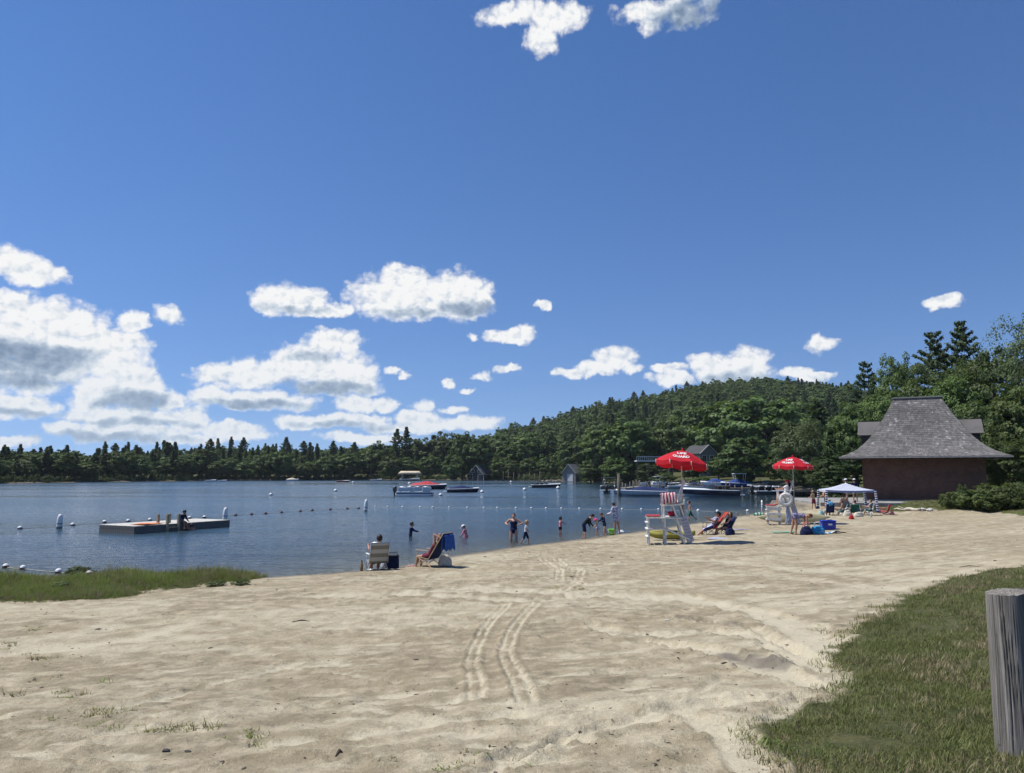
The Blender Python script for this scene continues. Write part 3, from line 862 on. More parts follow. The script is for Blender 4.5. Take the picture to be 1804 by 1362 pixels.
# --- the wooded shore behind the marina
G = 'trees on the wooded shore behind the marina'
for a in [
    (1412, 738, 150, 'pale', 110, 'pale green spreading tree above the second umbrella'),
    (1345, 692, 232, 'broad', 150, 'largest dark oak on the shore right of the first umbrella'),
    (1280, 704, 246, 'broad', 120, 'broad dark tree behind the grey house roof'),
    (1215, 706, 285, 'broad', 90, 'tall tree directly above the first umbrella'),
    (1180, 742, 270, 'broad', 80, 'round tree above the white deck'),
    (1110, 735, 268, 'broad', 105, 'very dark domed tree left of the white deck'),
    (1310, 770, 190, 'broad', 95, 'dark lower tree behind the blue covered boats'),
    (1385, 790, 176, 'broad', 80, 'dark tree behind the second lifeguard chair'),
    (1440, 706, 170, 'pine', 80, 'tall pine right of the pale spreading tree'),
    (1450, 805, 120, 'broad', 70, 'small dark tree behind the striped beach tent'),
    (1062, 758, 300, 'broad', 75, 'leafy tree left of the dark domed tree'),
    (1090, 806, 262, 'broad', 60, 'bright lower tree behind the canopied pontoon boat'),
    (1040, 812, 296, 'broad', 44, 'bright shrubby tree right of the white boathouse'),
    (1140, 815, 236, 'broad', 44, 'small green tree under the white deck'),
    (1166, 832, 214, 'broad', 46, 'low bush beneath the deck posts'),
    (1218, 800, 218, 'broad', 46, 'dark leafy tree hiding the left wall of the grey house'),
    (1264, 806, 212, 'broad', 44, 'small leafy tree in front of the grey house wall'),
    (1016, 772, 330, 'broad', 66, 'leafy tree above the white boathouse roof'),
    (1250, 752, 262, 'broad', 70, 'round tree beside the grey house gable'),
    (1232, 838, 196, 'broad', 40, 'low bush under the first umbrella rim'),
    (1428, 832, 150, 'broad', 40, 'round green bush at the head of the docks'),
    (1400, 700, 250, 'broad', 100, 'tall leafy tree behind the pale spreading tree'),
]: tree(*a, group=G)
rt = random.Random(4)
Gm = 'trees in the row between the two boathouses'
mid_tops = [(650, 790), (672, 776), (700, 756), (716, 752), (742, 772), (768, 760), (792, 764), (815, 758), (838, 772), (862, 778), (884, 766), (906, 778), (926, 762), (948, 774), (968, 766), (990, 780), (1046, 748)]
for i, (px, tp) in enumerate(mid_tops):
    kind = 'pine' if i in (2, 3, 14) else 'broad'
    D = rt.uniform(405, 440) if px < 800 else rt.uniform(366, 395)
    tree(px, tp, D, kind, 40 if kind == 'pine' else rt.uniform(46, 66), f'{"dark pine" if kind == "pine" else "leafy tree"}, {ORD[i]} from the left in the row behind the moored boats', Gm)
low = [(690, 800), (720, 806), (760, 802), (800, 800), (880, 806), (902, 812), (930, 805), (955, 812), (975, 808)]
for i, (px, tp) in enumerate(low):
    tree(px, tp, rt.uniform(392, 402) if px < 800 else rt.uniform(356, 362), 'broad', rt.uniform(30, 44), f'low waterside tree behind the moored boats, {ORD[i]} from the left', 'low trees at the water behind the moored boats')
Gl = 'trees along the far left shore'
px = -14; i = 0
while px < 640:
    front = 806 + 10 * math.sin(px * .05) + rt.uniform(-7, 8)
    if 270 < px < 640: front -= 4
    kind = 'pine' if (px < 330 and rt.random() < .18) else 'broad'
    Ds = float(np.interp(px, [-20, 0, 100, 200, 350, 450, 560, 650], [232, 250, 275, 302, 352, 367, 383, 400]))
    tree(px, front - (12 if kind == 'pine' else 0), Ds + rt.uniform(5, 16), kind, rt.uniform(26, 34) if kind == 'pine' else rt.uniform(34, 50), f'{"dark pine" if kind == "pine" else "leafy tree"} at the water, {ORD[i]} from the left on the far left shore', Gl)
    px += rt.uniform(13, 19); i += 1
for i, (px, tp) in enumerate([(16, 782), (62, 786), (86, 782), (120, 779), (205, 776), (242, 779), (300, 775), (372, 768), (430, 766), (505, 765), (536, 772), (588, 772), (625, 774)]):
    tree(px, tp + 5, float(np.interp(px, [0, 200, 400, 650], [285, 350, 430, 450])), 'pine', 36, f'pine standing out on the left skyline, {ORD[i]} from the left', 'pines on the left skyline')
for i, (px, tp) in enumerate([(905, 742), (940, 736), (958, 733), (1010, 716), (1052, 705), (1075, 700), (1118, 690), (1134, 688), (1150, 692), (1212, 672), (1240, 672), (1290, 667)]):
    D = float(np.interp(px, RIDGE[:, 0], RIDGE[:, 2])) - 8
    tree(px, tp, D, 'pine' if i % 4 else 'broad', 24, f'tree standing out on the hill crest, {ORD[i]} from the left', 'trees on the hill crest')

# --- the rest of the woods: one mass
def scatter_points():
    pts = []; kinds = []; scl = []; rot = []
    r = np.random.default_rng(9)
    n = 100000
    px = r.uniform(-420, 2750, n)
    D = np.sqrt(r.uniform(70 ** 2, 860 ** 2, n))
    x = (px - 902) / FPX * D
    z, d = hgt0(x, D)
    dr = np.interp(px, RIDGE[:, 0], RIDGE[:, 2])
    start = np.interp(px, [-160, 640, 660, 1000, 1090, 1200, 1420, 1500, 1990], [1.5, 1.5, 3, 2, 6, 45, 45, 30, 15])
    ok = (d > start) & (D < dr + 26) & ((px < 1480) | (D > 120) | (px > 1860)) & ((px > 1860) | (D > 130)) & ((px < 1500) | (D < 420) | (D > dr - 60))
    ok &= ~((np.abs(px - 848) < 34) & (D < 430)) & ~((np.abs(px - 1010) < 32) & (D < 345))
    keep = np.nonzero(ok)[0]
    # thin to a natural spacing
    cell = {}; out = []
    for i in keep:
        s = 5.2 if D[i] < 420 else 6.4
        k = (int(x[i] // s), int(D[i] // s))
        if k in cell: continue
        cell[k] = 1; out.append(i)
    out = np.array(out)
    return x[out], D[out], z[out], d[out], r
fx, fy, fz, fd, fr = scatter_points()
lib_col = bpy.data.collections.new('wood_library')     # templates only; never linked to the scene
lib = []
for i in range(3): lib.append(set_mats(broad_template(f'wb{i}', 14, 5.0, 1.0, 60, 22, .66, 500 + i, pointy=.2), M_BROAD)[0])
for i in range(2): lib.append(set_mats(pine_template(f'wp{i}', 17, 3.4, 2.0, 520 + i, .74, .7), M_PINE)[0])
for i, me in enumerate(lib):
    lib_col.objects.link(bpy.data.objects.new(f'wood_{i}', me))
def instancer(name, coll, pts, idx, scl, rotz, tilt=None):
    me = bpy.data.meshes.new(name)
    me.vertices.add(len(pts)); me.vertices.foreach_set('co', np.asarray(pts, np.float32).ravel())
    for an, ty, da in (('idx', 'INT', np.asarray(idx, np.int32)), ('scl', 'FLOAT_VECTOR', np.asarray(scl, np.float32)), ('rot', 'FLOAT_VECTOR', np.asarray(rotz, np.float32))):
        at = me.attributes.new(an, ty, 'POINT'); at.data.foreach_set('value' if ty == 'INT' else 'vector', da.ravel())
    o = link(name, me)
    ng = bpy.data.node_groups.new(name, 'GeometryNodeTree')
    ng.interface.new_socket('Geometry', in_out='INPUT', socket_type='NodeSocketGeometry'); ng.interface.new_socket('Geometry', in_out='OUTPUT', socket_type='NodeSocketGeometry')
    N = ng.nodes; L = ng.links
    gi = N.new('NodeGroupInput'); go = N.new('NodeGroupOutput')
    ci = N.new('GeometryNodeCollectionInfo'); ci.inputs['Collection'].default_value = coll; ci.inputs['Separate Children'].default_value = True; ci.inputs['Reset Children'].default_value = True
    ip = N.new('GeometryNodeInstanceOnPoints'); ip.inputs['Pick Instance'].default_value = True
    def attr(nm, ty):
        a = N.new('GeometryNodeInputNamedAttribute'); a.data_type = ty; a.inputs[0].default_value = nm; return a.outputs[0]
    L.new(gi.outputs[0], ip.inputs['Points']); L.new(ci.outputs[0], ip.inputs['Instance'])
    L.new(attr('idx', 'INT'), ip.inputs['Instance Index']); L.new(attr('scl', 'FLOAT_VECTOR'), ip.inputs['Scale'])
    e2r = N.new('FunctionNodeEulerToRotation'); L.new(attr('rot', 'FLOAT_VECTOR'), e2r.inputs[0]); L.new(e2r.outputs[0], ip.inputs['Rotation'])
    L.new(ip.outputs[0], go.inputs[0])
    md = o.modifiers.new('scatter', 'NODES'); md.node_group = ng
    return o
# scrub hanging over the water's edge all along the far shore
ex_, ey_ = [], []
FS = np.array(far_shore)
for (ax, ay), (bx, by) in zip(FS[3:-1], FS[4:]):
    m_ = int(math.hypot(bx - ax, by - ay) / .55)
    t_ = fr.uniform(size=m_); nx_, ny_ = -(by - ay), bx - ax; L_ = math.hypot(nx_, ny_); off = fr.uniform(-.2, 3.5, m_) * (1 if ny_ > 0 else -1)
    ex_.append(ax + (bx - ax) * t_ + nx_ / L_ * off); ey_.append(ay + (by - ay) * t_ + ny_ / L_ * off)
ex_ = np.concatenate(ex_); ey_ = np.concatenate(ey_)
ez_, ed_ = hgt0(ex_, ey_)
pe_ = 902 + ex_ / ey_ * FPX
ok_ = (ed_ > -.4) & ~((np.abs(pe_ - 836) < 16) | (np.abs(pe_ - 1004) < 16))
fx = np.concatenate([fx, ex_[ok_]]); fy = np.concatenate([fy, ey_[ok_]]); fz = np.concatenate([fz, np.maximum(ez_[ok_], 0)]); fd = np.concatenate([fd, np.maximum(ed_[ok_], .5)])
n = len(fx)
mixn = fbm(fx * .012, fy * .012, 2, 71) + fr.normal(0, .12, n) + np.where(fy > np.interp(902 + fx / fy * FPX, RIDGE[:, 0], RIDGE[:, 2]) - 40, .07, 0)
isp = (mixn > .69) & (fd > 10)
idx = np.where(isp, fr.integers(3, 5, n), fr.integers(0, 3, n))
fpx = 902 + fx / fy * FPX
s = np.clip(fr.normal(.92, .19, n), .5, 1.4) * np.interp(fd, [1, 5, 14, 22], [.16, .34, .75, 1.0]) * np.interp(fpx, [0, 500, 700, 900, 1300], [.62, .70, .74, .82, .85]); sw = s * fr.uniform(.85, 1.15, n)
forest = instancer('forest', lib_col, np.stack([fx, fy, fz - .2], 1), idx, np.stack([sw, sw, s], 1), np.stack([np.zeros(n), np.zeros(n), fr.uniform(0, 6.28, n)], 1))
tag(forest, 'mixed green woodland covering the hill and the far shores', 'woodland', kind='stuff')
print('forest trees', n)

# ------------------------------------------------------------------ shared materials
M_WHITE = plain('white_paint', (0.74, 0.74, 0.72), 0.5, 0.3, var=.10, scale=9, bmp=.05)
M_CHAIRWHITE = plain('weathered_white_paint', (0.66, 0.66, 0.63), 0.6, 0.25, var=.22, scale=7, bmp=.1)
M_GEL = plain('white_gelcoat', (0.72, 0.74, 0.76), 0.18, 0.5, var=.05, scale=2)
M_NAVYGEL = plain('navy_gelcoat', (0.012, 0.016, 0.040), 0.12, 0.5, var=.1, scale=2)
M_BLACKGEL = plain('black_gelcoat', (0.012, 0.013, 0.016), 0.2, 0.5, var=.1, scale=2)
M_GREYGEL = plain('grey_gelcoat', (0.34, 0.38, 0.43), 0.25, 0.5, var=.08, scale=2)
M_ALU = plain('dull_aluminium', (0.55, 0.57, 0.60), 0.35, 0.5, metal=.8, var=.1)
M_ALUP = plain('pontoon_panel', (0.52, 0.56, 0.60), 0.4, 0.4, var=.08)
M_REDCANVAS = plain('red_boat_canvas', (0.42, 0.05, 0.06), 0.75, 0.15, var=.2, scale=3)
M_NAVYCANVAS = plain('navy_canvas', (0.018, 0.030, 0.095), 0.75, 0.15, var=.25, scale=3)
M_BLUECANVAS = plain('blue_canvas', (0.025, 0.060, 0.22), 0.7, 0.15, var=.25, scale=3)
M_BLACKCANVAS = plain('black_canvas', (0.018, 0.019, 0.022), 0.75, 0.15, var=.2, scale=3)
M_TANCANVAS = plain('tan_canvas', (0.62, 0.52, 0.36), 0.75, 0.15, var=.1, scale=3)
M_DGLASS = plain('smoked_glass', (0.02, 0.025, 0.03), 0.06, 0.6, var=.05)
M_BLACK = plain('black_plastic', (0.018, 0.018, 0.02), 0.45, 0.4, var=.2)
M_DOCK = plain('grey_dock_boards', (0.26, 0.24, 0.21), 0.85, 0.1, var=.25, scale=5, bmp=.3)
M_PILE = plain('weathered_pile', (0.14, 0.125, 0.11), 0.9, 0.1, var=.3, scale=5, bmp=.4)
M_STEEL = plain('galvanised_steel', (0.48, 0.49, 0.50), 0.35, 0.5, metal=.7, var=.15)
def concrete_nodes(nt):
    tcn = nt.add('ShaderNodeTexCoord')
    n = nt.noise(tcn.outputs['Object'], 1.3, 6, 0.65); n2 = nt.noise(tcn.outputs['Object'], 14, 5, 0.7)
    st = nt.noise(nt.vmath('MULTIPLY', tcn.outputs['Object'], (2.2, 2.2, .25)), 1.5, 4, .6)
    c = nt.mix(nt.mapr(n, .3, .7), (0.20, 0.20, 0.195, 1), (0.34, 0.33, 0.31, 1))
    c = nt.mix(nt.math('MULTIPLY', nt.mapr(st, .5, .75), .5), c, (0.10, 0.10, 0.095, 1))
    return pbsdf(nt, c, .9, .15, bump(nt, n2, .4, .01))
M_CONC = mat('concrete', concrete_nodes)

# ------------------------------------------------------------------ wharf and brick boathouse
wh = MB()
wh.poly([(23.8, 60.0, -.4), (46, 55.0, -.4), (62, 60, -.4), (62, 74, -.4), (24.4, 71.2, -.4)], 1.33)
wharf = wh.build('concrete_wharf', M_CONC, bevel=.03)
tag(wharf, 'low grey concrete wharf carrying the brick boathouse', 'wharf')
def brick_nodes(nt):
    tcn = nt.add('ShaderNodeTexCoord')
    s = nt.add('ShaderNodeSeparateXYZ', ins={0: tcn.outputs['Object']})
    v = nt.add('ShaderNodeCombineXYZ', ins={0: nt.math('ADD', s.outputs[0], s.outputs[1]), 1: s.outputs[2]})
    b = nt.add('ShaderNodeTexBrick', ins={'Vector': v.outputs[0], 'Scale': 1.0, 'Color1': (0.180, 0.080, 0.052, 1), 'Color2': (0.120, 0.060, 0.043, 1), 'Mortar': (0.16, 0.135, 0.115, 1),
                                          'Mortar Size': 0.008, 'Brick Width': 0.23, 'Row Height': 0.076, 'Bias': -.1})
    n = nt.noise(tcn.outputs['Object'], 1.2, 6, .6)
    c = nt.mix(nt.math('MULTIPLY', nt.mapr(n, .4, .7), .4), b.outputs['Color'], (0.055, 0.040, 0.038, 1))
    return pbsdf(nt, c, .9, .15, bump(nt, nt.math('MULTIPLY', b.outputs['Fac'], -1.0), .6, .01))
M_BRICK = mat('dark_brick', brick_nodes)
def shingle_nodes(nt):
    tcn = nt.add('ShaderNodeTexCoord')
    oi = nt.add('ShaderNodeAttribute', attribute_name='tint').outputs['Fac']
    n = nt.noise(tcn.outputs['Object'], 18, 5, .7); n2 = nt.noise(tcn.outputs['Object'], .7, 4, .6)
    c = nt.mix(oi, (0.135, 0.128, 0.128, 1), (0.250, 0.236, 0.228, 1))
    c = nt.mix(nt.math('MULTIPLY', nt.math('GREATER_THAN', oi, .965), .6), c, (0.45, 0.44, 0.43, 1))
    c = nt.mix(nt.mapr(n2, .40, .68, 0, .55), c, (0.085, 0.088, 0.080, 1))
    c = nt.mix(nt.mapr(n, .3, .7, 0, .35), c, (0.07, 0.068, 0.066, 1))
    return pbsdf(nt, c, .9, .12, bump(nt, n, .4, .01))
M_SHINGLE = mat('weathered_shingle', shingle_nodes)
M_FASCIA = plain('grey_fascia', (0.30, 0.29, 0.28), .8, .15, var=.2)
M_DARKWOOD = plain('dark_dormer_wood', (0.045, 0.042, 0.045), .8, .15, var=.25, scale=4)

BH = empty('brick_boathouse', (33.05, 62.3, .86), R(-26))
tag(BH, 'dark brick boathouse with a tall flared grey shingle roof', 'boathouse')
W2, DEP, WH = 4.40, 9.5, 3.5
mb = MB(); mb.box((0, DEP / 2, WH / 2 - .1), (2 * W2, DEP, WH + .2)); mb.build('wall', M_BRICK, BH)
mb = MB(); mb.box((0, DEP / 2, .02), (2 * W2 + .16, DEP + .16, .28)); mb.build('foundation', M_CONC, BH)
# concave roof: overhang as a function of height above the eaves (from the silhouette)
PROF = [(0.0, 1.62), (.14, 1.25), (.34, .80), (.62, .34), (1.0, -.10), (1.5, -.56), (2.1, -1.00), (2.8, -1.45), (3.5, -1.86), (4.3, -2.28), (5.0, -2.62)]
EAVE = WH + .12
pz = np.array([p[0] for p in PROF]); po = np.array([p[1] for p in PROF])
arc = np.concatenate([[0], np.cumsum(np.hypot(np.diff(pz), np.diff(po)))])
def roof_at(s): return float(np.interp(s, arc, pz)), float(np.interp(s, arc, po))
def rect(off, z): return [(-W2 - off, -off, z), (W2 + off, -off, z), (W2 + off, DEP + off, z), (-W2 - off, DEP + off, z)]
mb = MB()
secs = [rect(o_ - .05, EAVE + z_ - .05) for z_, o_ in PROF]
mb.loft(secs, close=True, smooth=False); roof = mb.build('roof', M_DARKWOOD, BH)
# lapped courses of shingles, each shingle its own little slab
rsh = random.Random(3)
sv, sf, st = [], [], []
def shingle_course(s0, s1, side):
    z0, o0 = roof_at(s0); z1, o1 = roof_at(s1)
    if side in (0, 2): half0, half1 = W2 + o0, W2 + o1
    else: half0, half1 = DEP / 2 + o0, DEP / 2 + o1
    x = -half0
    while x < half0 - .02:
        wd = min(rsh.uniform(.10, .21), half0 - x)
        q0 = [x + .004, x + wd - .004]; k = half1 / half0
        ex = rsh.uniform(-.012, .012); th = rsh.uniform(.018, .030)
        def P(u, o, z):
            if side == 0: return (u, -o, z)
            if side == 2: return (u, DEP + o, z)
            if side == 1: return (W2 + o, DEP / 2 + u, z)
            return (-W2 - o, DEP / 2 + u, z)
        nx = len(sv)
        dz, do = z1 - z0, o1 - o0; L = math.hypot(dz, do); nzv, nov = -do / L, dz / L
        for (o_, z_, kk) in ((o0 - do / L * ex, z0 - dz / L * ex, 1.0), (o1, z1, k)):
            t = th if kk == 1.0 else .008
            for u in q0:
                sv.append(P(u * kk, o_ + nov * t, EAVE + z_ + nzv * t))
        for u in q0: sv.append(P(u, o0 - do / L * ex, EAVE + z0 - dz / L * ex - .004))
        sf.append((nx, nx + 1, nx + 3, nx + 2)); sf.append((nx + 4, nx + 5, nx + 1, nx))
        t = rsh.random(); st.extend([t] * 6)
        x += wd
n_c = int(arc[-1] / .19)
for i in range(n_c):
    s0 = arc[-1] * i / n_c; s1 = arc[-1] * (i + 1.15) / n_c
    for side in (0, 1, 3): shingle_course(s0, min(s1, arc[-1]), side)
me = bpy.data.meshes.new('shingles'); me.from_pydata(sv, [], sf); me.update()
at = me.attributes.new('tint', 'FLOAT', 'POINT'); at.data.foreach_set('value', np.array(st, np.float32))
o = link('shingles', me, roof, M_SHINGLE); o['kind'] = 'stuff'
rz_, ro_ = PROF[-1]
mb = MB()
ridge = W2 + ro_
mb.box((0, -ro_ + .02, EAVE + rz_ + .05), (2 * ridge + .1, .30, .10)); mb.box((-ridge, DEP / 2, EAVE + rz_ + .05), (.30, DEP + 2 * ro_ - .32, .10)); mb.box((ridge, DEP / 2, EAVE + rz_ + .05), (.30, DEP + 2 * ro_ - .32, .10))
mb.build('ridge_cap', M_FASCIA, roof)
mb = MB(); e = 1.66
mb.box((0, -e, EAVE - .06), (2 * (W2 + e) + .05, .04, .10)); mb.box((-W2 - e, DEP / 2, EAVE - .06), (.04, DEP + 2 * e - .06, .10)); mb.box((W2 + e, DEP / 2, EAVE - .06), (.04, DEP + 2 * e - .06, .10))
mb.build('fascia', M_FASCIA, roof)
for i, x in enumerate(np.linspace(-W2 - 1.2, W2 + 1.2, 20)):
    mb = MB(); mb.beam((x, -1.6, EAVE - .09), (x, .05, EAVE + .02), .06, .12); mb.build('rafter_tail', M_FASCIA, roof)
for sgn in (-1, 1):           # a gabled dormer on each flank
    cx = sgn * (W2 - .15); y0, y1 = 2.6, 6.0; yc = (y0 + y1) / 2; zb, ze, zr2 = EAVE + .3, EAVE + 2.0, EAVE + 3.15
    mb = MB(); mb.box((sgn * (W2 - 1.2), yc, (zb + ze) / 2), (2.5, y1 - y0 - .5, ze - zb)); d = mb.build('dormer', M_DARKWOOD, BH)
    mb = MB()
    for s_ in (-1, 1):
        yb = yc + s_ * 1.6
        a = [(sgn * (W2 - 2.9), yb, ze - .12), (sgn * (W2 + .30), yb, ze - .12), (sgn * (W2 + .30), yc, zr2), (sgn * (W2 - 2.9), yc, zr2)]
        n_ = Vector((0, -s_ * (zr2 - ze) * -1, 1.85)).normalized()
        mb.poly(a if s_ * sgn < 0 else a[::-1], .09, tuple(n_))
    rm = mb.mesh('dormer_roof'); a_ = rm.attributes.new('tint', 'FLOAT', 'POINT'); a_.data.foreach_set('value', np.full(len(rm.vertices), .12, np.float32))
    link('dormer_roof', rm, d, M_SHINGLE)
    mb = MB(); mb.box((sgn * (W2 - 1.3), yc, zr2 + .05), (3.3, .22, .08)); mb.build('dormer_ridge', M_BLACK, d)
    mb = MB(); mb.poly([(sgn * (W2 + .04), y0 + .25, ze), (sgn * (W2 + .04), y1 - .25, ze), (sgn * (W2 + .04), yc, zr2 - .12)], .04, (sgn, 0, 0)); mb.build('gable', M_DARKWOOD, d)
    mb = MB(); mb.box((sgn * (W2 + .06), yc, (zb + ze) / 2 + .2), (.05, 1.5, 1.1)); mb.build('dormer_window', M_DGLASS, d)

# ------------------------------------------------------------------ houses on the far shore
M_BROWNW = plain('brown_shingle_wall', (0.085, 0.070, 0.062), .85, .15, var=.25, scale=2)
M_GREYROOF = plain('asphalt_roof', (0.075, 0.075, 0.080), .9, .1, var=.2, scale=2)
M_LROOF = plain('light_grey_roof', (0.17, 0.17, 0.165), .9, .1, var=.2, scale=2)
M_GREYW = plain('grey_clapboard', (0.17, 0.20, 0.22), .8, .15, var=.15, scale=2)
M_WHITEW = plain('white_clapboard', (0.62, 0.63, 0.63), .7, .2, var=.12, scale=2)
M_TRIM = plain('trim_white', (0.68, 0.68, 0.66), .6, .2, var=.08)
def gable_house(name, label, base, rz, Wd, Dp, wh_, rise, wallm, roofm, doors=(), windows=(), over=.45, trim=True, cat='boathouse'):
    o = empty(name, base, rz); tag(o, label, cat)
    mb = MB(); h = Wd / 2
    ring = [(-h, 0, -.6), (h, 0, -.6), (h, 0, wh_), (0, 0, wh_ + rise), (-h, 0, wh_)]
    mb.poly(ring, Dp, (0, 1, 0)); mb.build('wall', wallm, o)
    mb = MB(); L = math.hypot(h, rise); k = (L + over) / L
    for s_ in (-1, 1):
        e = (s_ * h * k, wh_ + rise - rise * k)
        a = [(0, -over, wh_ + rise + .02), (0, Dp + over, wh_ + rise + .02), (e[0], Dp + over, e[1] + .02), (e[0], -over, e[1] + .02)]
        mb.poly(a if s_ < 0 else a[::-1], .18, (s_ * rise / L, 0, h / L))
    rf = mb.build('roof', roofm, o)
    if trim:
        for s_ in (-1, 1):
            mb = MB(); mb.beam((0, -over - .03, wh_ + rise + .10), (s_ * h * k, -over - .03, wh_ + rise - rise * k + .10), .10, .28, up=(0, 1, 0)); mb.build('bargeboard', M_TRIM, rf)
    for (x, z, w_, h_, m_) in doors:
        mb = MB(); mb.box((x, -.05, z + h_ / 2), (w_, .1, h_)); d = mb.build('door', m_, o)
        mb = MB()
        for sx in (-1, 1): mb.box((x + sx * (w_ / 2 + .09), -.07, z + h_ / 2), (.16, .12, h_ + .1))
        mb.box((x, -.07, z + h_ + .09), (w_ + .34, .12, .16)); mb.build('frame', M_TRIM, d)
    for (x, z, w_, h_) in windows:
        mb = MB(); mb.box((x, -.04, z + h_ / 2), (w_ + .26, .08, h_ + .26)); wn = mb.build('window', M_TRIM, o)
        for sx in (-1, 1):
            mb = MB(); mb.box((x + sx * w_ / 4, -.085, z + h_ / 2), (w_ / 2 - .05, .03, h_)); mb.build('pane', M_DGLASS, wn)
    return o
p = at_z(848, 846.4, .1); D = p.y
sc_ = D / FPX
gable_house('gabled_boathouse', 'brown gabled boathouse with two boat doors and grey roof at the water', (at_z(841, 846.4).x, D - 1.5, .2), R(-24), 26 * sc_ * 1.05, 42 * sc_, 10.5 * sc_, 15 * sc_, M_BROWNW, M_GREYROOF,
            doors=[(-3.3 * .95, -.3, 2.7, 3.0, M_BLACKGEL), (2.6 * .95, -.3, 2.7, 3.0, M_BLACKGEL)], windows=[(-1.8, 3.7, 1.5, 1.3), (1.6, 3.7, 1.5, 1.3)])
p = at_z(1007, 848, .1); D = p.y
sc_ = D / FPX
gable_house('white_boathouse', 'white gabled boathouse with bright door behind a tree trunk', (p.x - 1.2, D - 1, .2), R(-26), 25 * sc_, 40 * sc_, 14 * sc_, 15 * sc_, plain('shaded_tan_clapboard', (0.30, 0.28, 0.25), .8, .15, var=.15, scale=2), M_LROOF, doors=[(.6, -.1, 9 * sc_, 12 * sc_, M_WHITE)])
# tall grey house with a white porch among the trees
D = 238.0; sc_ = D / FPX
hx = (1246 - 902) * sc_; hz = gz(hx, D)
hz0 = at_y(1246, 835, D).z
gable_house('gabled_house', 'grey gabled house among trees above the marina, partly behind the umbrella', (hx, D, hz0), R(20), 34 * sc_, 9, 36 * sc_, 14 * sc_, M_GREYW, M_GREYROOF,
            doors=[(-1.2, .2, 1.6, 2.3, M_NAVYGEL)], windows=[(-1.4, 3.9, 1.3, 1.7), (1.3, 3.9, 1.3, 1.7), (1.4, .7, 1.4, 1.6)], cat='house')
# white raised deck left of it
D = 226.0; sc_ = D / FPX
a = at_y(1122, 812, D); b = at_y(1206, 812, D)
dk = empty('raised_deck', (a.x, D, gz(a.x, D))); tag(dk, 'white railed deck raised on posts in front of the trees', 'deck')
zt = a.z - dk.location.z; Ld = b.x - a.x; g0 = -.4
mb = MB(); mb.box((Ld / 2, 2.2, zt), (Ld, 4.4, .30)); mb.build('platform', M_WHITE, dk)
for i in range(5):
    mb = MB(); x = Ld * i / 4
    mb.beam((min(max(x, .15), Ld - .15), .2, g0 - 1), (min(max(x, .15), Ld - .15), .2, zt - .2), .22, .22); mb.build('post', M_PILE, dk)
mb = MB(); mb.beam((0, .06, zt + 1.25), (Ld, .06, zt + 1.25), .14, .14); mb.build('handrail', M_WHITE, dk)
for i in range(26):
    mb = MB() if i == 0 else mb
    if i == 0:
        mb.beam((0, 0, 0), (0, 0, 1.0), .10, .06); bal = mb.mesh('baluster')
        bal.materials.append(M_WHITE)
    o = link('baluster', bal, dk); o.location = (Ld * i / 25, .06, zt + .22)
mb = MB()
n_st = 12
for i in range(n_st): mb.box((Ld * .62 - i * .28 + 1.6, -.7, zt - .2 - i * (zt - g0) / n_st), (.34, 1.2, .08))
mb.beam((Ld * .62 + 1.6, -1.3, zt - .1), (Ld * .62 + 1.6 - n_st * .28, -1.3, g0), .08, .22); mb.build('stair', M_DOCK, dk)

